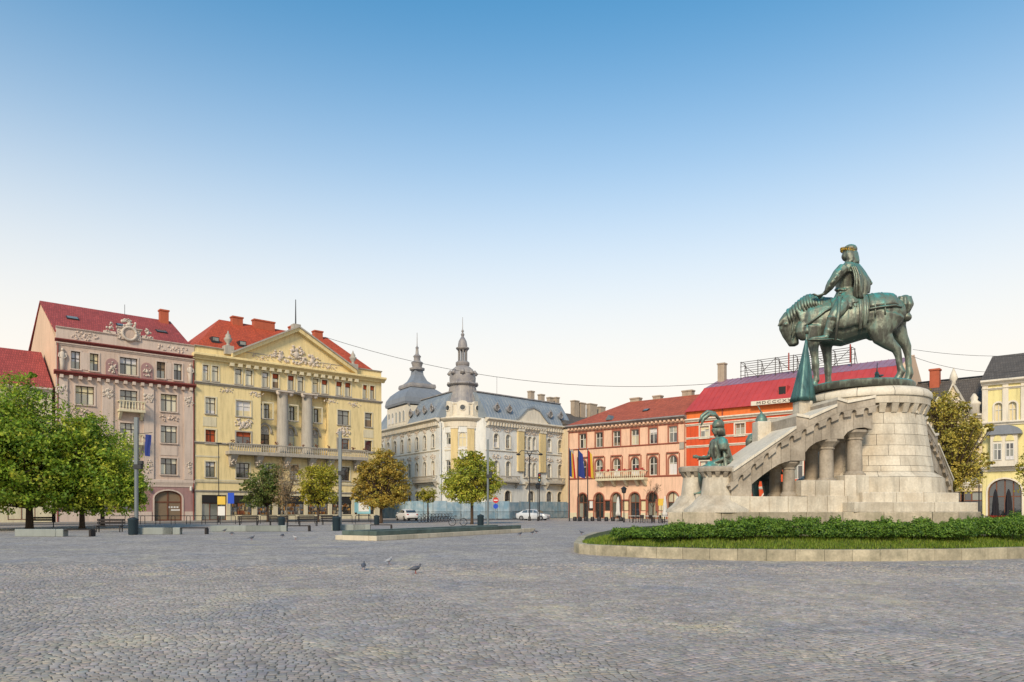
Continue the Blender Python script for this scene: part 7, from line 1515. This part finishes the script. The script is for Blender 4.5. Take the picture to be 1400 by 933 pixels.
flagpole(778.5,'tri','flagpole with blue yellow and red flag next to the white palace',1); flagpole(790.5,'blue','flagpole with plain dark blue flag',2); flagpole(803.5,'ry','flagpole with red and yellow flag',3)
# ------------------------------------------------------------------ site hoarding and barriers round the palace
mat('mesh_sheet',(132,166,186),.8,.3,.9,.3,6,rgb2=(196,208,212),fac2=.52,grime=.5,objrand=.12)
hr = thing('site_hoarding','blue-grey mesh hoarding around the foot of the white corner palace','hoarding',(0,0,0))
nR = Vector((DPR.y,-DPR.x,0)); a = P(664,HY,112)*1; path = []
q0 = fr.root.location; path = [q0+DPR*19.5+nR*3.2, q0+DPR*6+nR*3.6, q0+DPR*1+nR*4.2, Vector((-7.5,107.0,0)), Vector((-11.5,106.4,0)), Vector((-16.0,109.5,0)), Vector((-21.5,118,0))]
for a,b_ in zip(path,path[1:]):
    a, b_ = Vector((a.x,a.y,0)),Vector((b_.x,b_.y,0)); n = max(1,round((b_-a).length/2.1)); d = (b_-a)/n; e = d.normalized(); nn = Vector((-e.y,e.x,0))*.03
    for i in range(n):
        p0_, p1_ = a+d*i+e*.03, a+d*(i+1)-e*.03; h_ = 2.55+rng.uniform(-.12,.12); s_ = nn*rng.uniform(-2,2)
        MB().hexa([p0_-nn+s_,p1_-nn+s_,p1_+nn+s_,p0_+nn+s_]+[q+Vector((0,0,h_)) for q in (p0_-nn+s_,p1_-nn+s_,p1_+nn+s_,p0_+nn+s_)]).build('panel','mesh_sheet',hr,fix=True); MB().tube([p0_-e*.03,p0_-e*.03+Vector((0,0,2.7))],.04,6).build('upright','steel_grey',hr)
def barrier(loc, rz, label='dark steel crowd barrier in the line before the hoarding'):
    global BAR
    if BAR is None:
        t = thing('crowd_barrier',label,'barrier'); MB().tube([(0,0,.12),(0,0,1.1),(2.1,0,1.1),(2.1,0,.12),(0,0,.12)],.025,6).build('frame','steel_dark',t)
        me = MB().tube([(0,0,.13),(0,0,1.1)],.014,4).mesh('bar','steel_dark')
        for i in range(14): link('bar',me,t,(.14+.14*i,0,0))
        for x in (.3,1.8): MB().tube([(x,-.3,.02),(x,0,.14),(x,.3,.02)],.02,5).build('foot','steel_dark',t)
        BAR = t
    else: t = copy_tree(BAR)
    t.location = loc; t.rotation_euler = (0,0,rz); tag(t,label,'barrier','crowd barriers before the hoarding')
BAR = None
ba0 = Vector((-13.5,101.5,0)); bd = Vector((.9,.02,0)).normalized()
for i in range(8): barrier(ba0+bd*2.25*i,math.atan2(bd.y,bd.x),'dark steel crowd barrier in the line between the white car and bicycles')
ba0 = q0+DPR*.5+nR*5.5
for i in range(8): barrier(Vector((ba0.x,ba0.y,0))+DPR*2.25*i,math.atan2(DPR.y,DPR.x),'dark steel crowd barrier in the line behind the silver sedan')
# low hoop railings along the left pavement
def hoop(px, py, label):
    t = tag(MB().tube([(0,0,-.02),(0,0,.75),(.08,0,.85),(1.7,0,.85),(1.78,0,.75),(1.78,0,-.02)],.03,6).build('hoop_rail','iron_black'),label,'railing','hoop railings along the street'); t.location = G(px,py); t.rotation_euler = (0,0,math.atan2(DL.y,DL.x))
for i,px in enumerate(range(150,300,21)): hoop(px,717.5+.0*i,'black hoop railing along the street before the rose palace')
for i,px in enumerate(range(330,500,26)): hoop(px,716.5,'black hoop railing along the street before the yellow building')
# ------------------------------------------------------------------ cars
def car(name, label, loc, rz, paint):
    t = thing(name,label,'car',loc,rz); NS = 13
    X_ = [-2.2,-2.12,-1.9,-1.5,-1.1,-.6,0,.6,1.1,1.5,1.85,2.08,2.2]; top = [.78,.92,.98,1.0,1.0,.99,.97,.95,.92,.88,.80,.70,.58]; bot = [.42,.30,.24,.22,.2,.2,.2,.2,.2,.2,.22,.26,.36]; wd = [.68,.78,.84,.87,.88,.88,.88,.88,.87,.86,.82,.74,.6]
    v = []; f_ = []
    for x,zt,zb,w_ in zip(X_,top,bot,wd): v += [(x,-w_*.92,zb),(x,-w_,zb+.15),(x,-w_,zt-.16),(x,-w_*.93,zt-.03),(x,-w_*.5,zt),(x,w_*.5,zt),(x,w_*.93,zt-.03),(x,w_,zt-.16),(x,w_,zb+.15),(x,w_*.92,zb)]
    for i in range(NS-1):
        for j in range(10): f_.append((i*10+j,i*10+(j+1)%10,(i+1)*10+(j+1)%10,(i+1)*10+j))
    f_ += [tuple(range(9,-1,-1)),tuple(range((NS-1)*10,NS*10))]; body = MB().add(v,f_).build('body',paint,t,'auto',fix=True)
    cx_ = [-1.75,-1.25,-.5,.2,.75,1.25]; ct = [1.0,1.34,1.46,1.45,1.33,.95]; cw = [.74,.70,.68,.68,.69,.76]; v = []; f_ = []
    for x,zt,w_ in zip(cx_,ct,cw): v += [(x,-.82,.93),(x,-w_,zt-.08 if zt > 1.1 else zt),(x,-w_*.7,zt),(x,w_*.7,zt),(x,w_,zt-.08 if zt > 1.1 else zt),(x,.82,.93)]
    for i in range(5):
        for j in range(6): f_.append((i*6+j,i*6+(j+1)%6,(i+1)*6+(j+1)%6,(i+1)*6+j))
    f_ += [tuple(range(5,-1,-1)),tuple(range(30,36))]; MB().add(v,f_).build('cabin',paint,t,'auto',fix=True)
    for s in (1,-1):
        for pts in ([(-1.3,.99),(-1.12,1.28),(-.52,1.36),(-.5,.99)],[(-.42,.99),(-.42,1.37),(.2,1.36),(.22,.99)],[(.3,.99),(.28,1.35),(.68,1.25),(1.02,.99)]):
            q = [(x,s*(.80-(zz-.95)*.22),zz) for x,zz in pts]; o_ = [(x,y+s*.012,zz) for x,y,zz in q]; MB().hexa(q+o_).build('side_window','glass_dark',t,fix=True)
    MB().hexa([(.82,-.6,1.3),(.82,.6,1.3),(1.2,.68,.985),(1.2,-.68,.985),(.84,-.6,1.33),(.84,.6,1.33),(1.24,.68,1.0),(1.24,-.68,1.0)]).build('windscreen','glass_dark',t,fix=True)
    MB().hexa([(-1.33,-.6,1.3),(-1.33,.6,1.3),(-1.72,.66,1.03),(-1.72,-.66,1.03),(-1.36,-.6,1.33),(-1.36,.6,1.33),(-1.77,.66,1.05),(-1.77,-.66,1.05)]).build('rear_window','glass_dark',t,fix=True)
    for x in (-1.35,1.35):
        for s in (1,-1):
            mb = MB(); mb.lathe([(.2,-.1),(.3,-.1),(.32,-.06),(.32,.06),(.3,.1),(.2,.1)],n=18); mb.xf(Matrix.Translation((x,s*.79,.32)) @ Matrix.Rotation(R(90),4,'X')); wh = mb.build('wheel','rubber',t,'auto'); mb = MB(); mb.lathe([(.05,-.108),(.2,-.104),(.2,.104),(.05,.108)],n=14); mb.xf(Matrix.Translation((x,s*.79,.32)) @ Matrix.Rotation(R(90),4,'X')); mb.build('rim','chrome',wh)
    for s in (1,-1): MB().ell((2.02,s*.58,.66),(.14,.2,.09),8,6).build('headlight','lamp_clear',t,True); MB().ell((-2.12,s*.6,.78),(.1,.17,.1),8,6).build('taillight','lamp_red',t,True); MB().ell((.95,s*.93,.98),(.09,.1,.07),8,6).build('mirror',paint,t,True)
    MB().bbox(2.0,2.18,-.4,.4,.34,.5,.02).build('grille','iron_black',t); MB().bbox(-2.215,-2.14,-.26,.26,.5,.62,.01).build('number_plate','sign_white',t); MB().bbox(-2.2,-2.0,-.7,.7,.25,.38,.03).build('bumper','iron_black',t); return t
pc_ = G(729,711.6); car('parked_car','silver sedan car standing before the mesh hoarding',pc_,R(-22),'car_silver')
pc_ = G(556,712.0); car('parked_car','white car seen from behind beside the autumn tree',pc_,R(118),'car_white')
pc_ = G(1308,716)*1; car('parked_car','dark car parked behind the right wing of the monument',Vector((37.5,61.5,0)),R(140),'car_dark')
# ------------------------------------------------------------------ bicycles
BIKE = None
def bike(loc, rz, label):
    global BIKE
    if BIKE is None:
        t = thing('bicycle',label,'bicycle')
        for x in (-.52,.52):
            mb = MB(); mb.tube([(x+.33*math.cos(a),0,.34+.33*math.sin(a)) for a in [2*math.pi*i/20 for i in range(21)]],.025,6,False); wh = mb.build('wheel','rubber',t)
            for i in range(6): a = math.pi*i/6; MB().tube([(x+.32*math.cos(a),0,.34+.32*math.sin(a)),(x-.32*math.cos(a),0,.34-.32*math.sin(a))],.006,4).build('spoke','chrome',wh)
        for a,b_ in (((-.52,0,.34),(-.08,0,.32)),((-.08,0,.32),(-.2,0,.82)),((-.2,0,.78),(.38,0,.82)),((-.08,0,.32),(.4,0,.74)),((-.52,0,.34),(-.18,0,.74)),((.52,0,.34),(.36,0,.95))): MB().tube([a,b_],.02,6).build('frame_tube','steel_grey',t)
        MB().tube([(.34,-.28,1.02),(.38,0,.96),(.34,.28,1.02)],.016,6).build('handlebar','iron_black',t); MB().loft([(-.34,0,.88,.03,.08),(-.2,0,.88,.035,.07),(-.06,0,.87,.02,.025)],8).build('saddle','iron_black',t,True); BIKE = t
    else: t = copy_tree(BIKE)
    t.location = loc; t.rotation_euler = (0,0,rz); tag(t,label,'bicycle','bicycles parked in a row')
for i in range(9): bike(G(578+4.6*i,715.0-.15*i),R(62)+rng.uniform(-.15,.15),'bicycle parked in the row between the autumn tree and the green tree')
bike(G(626,719),R(15),'bicycle standing crosswise nearest the bright green tree'); 
# ------------------------------------------------------------------ signs
t = thing('no_entry_sign','round red no-entry sign with blue arrow sign below, before the hoarding','sign',(P(668.5,HY,97).x+.9,97,0)); MB().tube([(0,0,0),(0,0,3.0)],.035,6).build('post','steel_grey',t)
def disc(parent,r,x,zz,m,name,y=-.05): mb = MB(); mb.lathe([(r,0),(r,.03)],n=20); mb.xf(Matrix.Translation((x,y,zz)) @ Matrix.Rotation(R(90),4,'X')); return mb.build(name,m,parent)
disc(t,.38,0,2.65,'sign_red','sign_disc'); MB().box(-.26,.26,-.088,-.081,2.58,2.72).build('white_bar','sign_white',t); disc(t,.33,0,1.85,'sign_blue','blue_disc')
t = thing('blue_panel_sign','blue rectangular street sign on a thin post before the second shop','sign',(P(316,HY,81).x,81,0)); MB().tube([(0,0,0),(0,0,3.3)],.035,6).build('post','steel_grey',t); MB().bbox(-.35,.35,-.07,-.04,2.1,3.3,.01).build('panel','sign_blue',t)
t = thing('yellow_panel_sign','yellow square sign with poster below on the first thin lamp post','sign',(P(303,HY,81.5).x,81.5,0)); MB().tube([(0,0,0),(0,0,3.0)],.03,6).build('post','steel_grey',t); MB().bbox(-.45,.45,-.07,-.04,2.0,2.9,.01).build('panel','sign_yellow',t); MB().bbox(-.4,.4,-.07,-.04,.7,1.8,.01).build('poster','sign_white',t)
t = thing('poster_stand','pale cyan poster stand before the last shopfront','sign',(P(497.5,HY,88).x,88,0)); MB().bbox(-.8,.8,-.1,.1,.9,3.1,.03).build('panel','sign_cyan',t); MB().bbox(-.62,.62,-.115,-.101,1.2,2.8,.005).build('print','sign_white',t)
for x in (-.6,.6): MB().bbox(x-.06,x+.06,-.06,.06,0,.9,.01).build('leg','steel_dark',t)
t = thing('yellow_cafe_sign','small yellow square sign before the salmon palace arches','sign',(P(904,HY,85).x,85,0)); MB().tube([(0,0,0),(0,0,2.7)],.03,6).build('post','steel_dark',t); MB().bbox(-.38,.38,-.06,-.03,1.9,2.7,.01).build('panel','sign_yellow',t)
# ------------------------------------------------------------------ cafe: closed parasols, planters, tables
def parasol(loc, h, r, m, label, group):
    t = thing('closed_parasol',label,'parasol',loc,rng.uniform(0,3),group); MB().lathe([(.3,0),(.3,.08),(.06,.1)],n=12).build('base','steel_dark',t); MB().tube([(0,0,.08),(0,0,h)],.03,6).build('pole','steel_dark',t)
    v = []; f_ = []; nz, na = 8, 24
    for i in range(nz+1):
        b_ = i/nz; rr_ = r*(1-b_)**.55*(1-.25*math.exp(-((b_-.3)/.1)**2))+.03
        for j in range(na): a = 2*math.pi*j/na; q = rr_*(1+.25*math.sin(a*6+b_*2)); v.append((q*math.cos(a),q*math.sin(a),.7+(h-.6)*b_))
    for i in range(nz):
        for j in range(na): f_.append((i*na+j,i*na+(j+1)%na,(i+1)*na+(j+1)%na,(i+1)*na+j))
    f_ += [tuple(range(na-1,-1,-1)),tuple(range(nz*na,(nz+1)*na))]; MB().add(v,f_).build('canopy',m,t,True); return t
for px,py,l in ((845,713,'closed white parasol before the middle arch of the salmon palace'),(909,714,'closed white parasol beside the bare tree'),(926,714,'closed white parasol close to the stone pedestals')): parasol(G(px,py),2.9 if px < 860 else 2.9,.24,'canvas_white',l,'closed white parasols')
for px,py,l in ((1361,716,'closed black parasol against the left side of the lemon house arch'),(1368,717,'closed black parasol before the glazed doors of the lemon house arch')): 
    parasol(Vector((P(px,HY,62).x,62 if px < 1365 else 61,0)),3.1,.26,'canvas_black',l,'closed black parasols')
for i,px in enumerate((786,793,801,810,819,829,838,849)):
    t = tag(MB().lathe([(.2,0),(.24,.04),(.24,.42),(.2,.5),(.08,.54)],n=12).build('bollard','iron_black',None,'auto'),'squat black bollard in the row before the salmon palace','bollard','bollards before the salmon palace'); t.location = G(px,712.6+.05*i)
def cafe_set(loc, rz, label):
    t = thing('cafe_table',label,'table',loc,rz,'covered cafe tables'); MB().bbox(-.9,.9,-.5,.5,.70,.75,.01).build('table_top','canvas_white',t)
    for x in (-.8,.8):
        for y in (-.4,.4): MB().box(x-.03,x+.03,y-.03,y+.03,0,.70).build('leg','steel_dark',t)
for px,py in ((872,714.5),(884,714.5),(897,715),(912,715.5)): cafe_set(G(px,py),R(-40),'pale cafe table in the row before the salmon palace')
def chair(loc, rz):
    t = thing('cafe_chair','dark cafe chair pulled up to the pale tables','chair',loc,rz,'cafe chairs'); MB().bbox(-.22,.22,-.22,.22,.43,.47,.01).build('seat','dark_wood',t); MB().bbox(-.22,.22,.19,.22,.5,.88,.01).build('backrest','dark_wood',t)
    for x in (-.19,.19):
        for y in (-.19,.19): MB().box(x-.018,x+.018,y-.018,y+.018,0,.43 if y < 0 else .55).build('leg','bench_iron',t)
for px,py in ((867,715.4),(878,715.5),(891,715.8),(905,716),(918,716.4)): chair(G(px,py),R(rng.uniform(0,360)))
# flowers and stall by the lemon house
rs = np.random.RandomState(77)
def flower_box(px, Y, w_, label):
    c = P(px,HY,Y); t = thing('flower_box',label,'planter',(c.x,Y,0),math.atan2(DR.y,DR.x),'red flower boxes by the lemon house'); MB().bbox(-w_/2,w_/2,-.22,.22,0,.55,.03).build('box','dark_wood',t); n = int(900*w_)
    P_ = np.stack([rs.uniform(-w_/2,w_/2,n),rs.uniform(-.28,.28,n),.55+rs.uniform(0,.42,n)],1); D = rs.normal(0,.4,(n,3))+np.array([0,0,.7]); link('flowers',leaf_quads(P_,D,.05,rs,mixcols(n,rs,[(214,62,44),(226,96,60),(80,110,50),(190,40,40)],[4,2,2,2]),'flowers','leaf'),t)
flower_box(1343,61.5,2.0,'box of red flowers at the corner of the gabled house'); flower_box(1378,60,2.2,'box of red flowers beside the black parasols'); flower_box(1396,58.6,1.6,'box of red flowers farthest along the lemon house')
t = thing('market_stall','small stall draped with purple cloth behind the monument steps','stall',(P(1319,HY,56).x,56,0),R(-40)); MB().bbox(-.7,.7,-.45,.45,.0,1.0,.06).build('counter','purple_cloth',t); MB().bbox(-.75,.75,-.5,.5,2.0,2.1,.02).build('roof','canvas_black',t)
for x in (-.68,.68):
    for y in (-.44,.44): MB().box(x-.03,x+.03,y-.03,y+.03,1.0,2.0).build('post','steel_dark',t)
# ------------------------------------------------------------------ pigeons
mat('pigeon_grey',(98,102,112),.6,.3,9); mat('pigeon_pale',(186,186,188),.6,.2,9); mat('pigeon_leg',(170,84,70),.6,.1,5)
def pigeon(px, py, rz, label, m='pigeon_grey', peck=0, s=1.):
    t = thing('pigeon',label,'pigeon',G(px,py)+Vector((0,0,.018)),rz,None,s); b_ = MB()
    b_.loft([(-.13,0,.115,.02,.03),(-.08,0,.125,.045,.05),(0,0,.135,.065,.065),(.07,0,.15,.055,.055),(.1,0,.17,.035,.035)],10)
    hd = (.155,0,.075) if peck else (.125,0,.235); b_.loft([(.08,0,.16,.04,.04),((.08+hd[0])/2+.015,0,(.16+hd[2])/2,.027,.026),(*hd,.026,.024)],8); b_.ell(hd,(.03,.024,.026),8,6)
    b_.loft([(-.1,0,.12,.02,.035),(-.19,0,.095,.012,.035),(-.24,0,.085,.006,.03)],8); body = sculpt('body',b_,.009,m,t,1)
    for q in (1,-1): mb = MB(); mb.loft([(.06,q*.055,.15,.035,.012),(-.03,q*.062,.14,.045,.012),(-.14,q*.04,.115,.015,.008)],8); mb.build('wing',m,body,True); MB().tube([(.0,q*.025,.09),(.005,q*.027,.04),(.0,q*.027,.0)],.006,5).build('leg','pigeon_leg',t); MB().tube([(-.02,q*.027,.004),(.035,q*.03,.004)],.005,5).build('foot','pigeon_leg',t)
    MB().tube([(hd[0]+.025,0,hd[2]),(hd[0]+.05,0,hd[2]-.012)],[.007,.002],5).build('beak','iron_black',body)
pigeon(497,780,R(95),'grey pigeon seen from behind in the group of three on the setts',s=.85); pigeon(532,772,R(60),'pale-winged pigeon farthest back of the three on the setts','pigeon_pale',s=.8); pigeon(568,785,R(20),'dark pigeon in profile nearest the others, striding on the setts',s=.92)
PG = [(307,728,30,0),(317,732,160,1),(344,739,15,0),(386,735,70,1),(404,738.5,200,0)]
for i,(px,py,a,pk) in enumerate(PG): t_ = pigeon(px,py,R(a),'small pigeon on the paving before the very long bench','pigeon_pale' if i == 4 else 'pigeon_grey',pk,.9)
for px,py,a in ((711,733,20),(728,731,40),(733,729.5,200)): pigeon(px,py,R(a),'small pigeon by the far end of the fountain platform',s=.9)
pigeon(795,731,R(150),'lone small pigeon between the fountain and the monument kerb',s=.9)
for o in bpy.data.objects:
    if o.name.startswith('pigeon') and o.parent is None and 'label' in o and (o['label'].startswith('small pigeon')): o['group'] = 'pigeons before the bench' if 'bench' in o['label'] else 'pigeons by the fountain'
# ------------------------------------------------------------------ overhead wires
def wire(a, b_, sag, label, r=.022):
    a, b_ = Vector(a), Vector(b_); pts = [a.lerp(b_,t)-Vector((0,0,sag*4*t*(1-t))) for t in [i/16 for i in range(17)]]; tag(MB().tube(pts,r,5).build('overhead_wire','iron_black'),label,'wire')
wire(P(444,461,f2_.o.y+9),P(985,524,92),2.6,'long overhead wire from the yellow building roof to the red palace chimney',.03)
wire(P(1248,478,73),P(1460,482,70),.5,'upper overhead wire towards the lemon house roof',.02); wire(P(1246,487,73),P(1450,497,70),1.2,'lower sagging overhead wire towards the lemon house roof',.02)
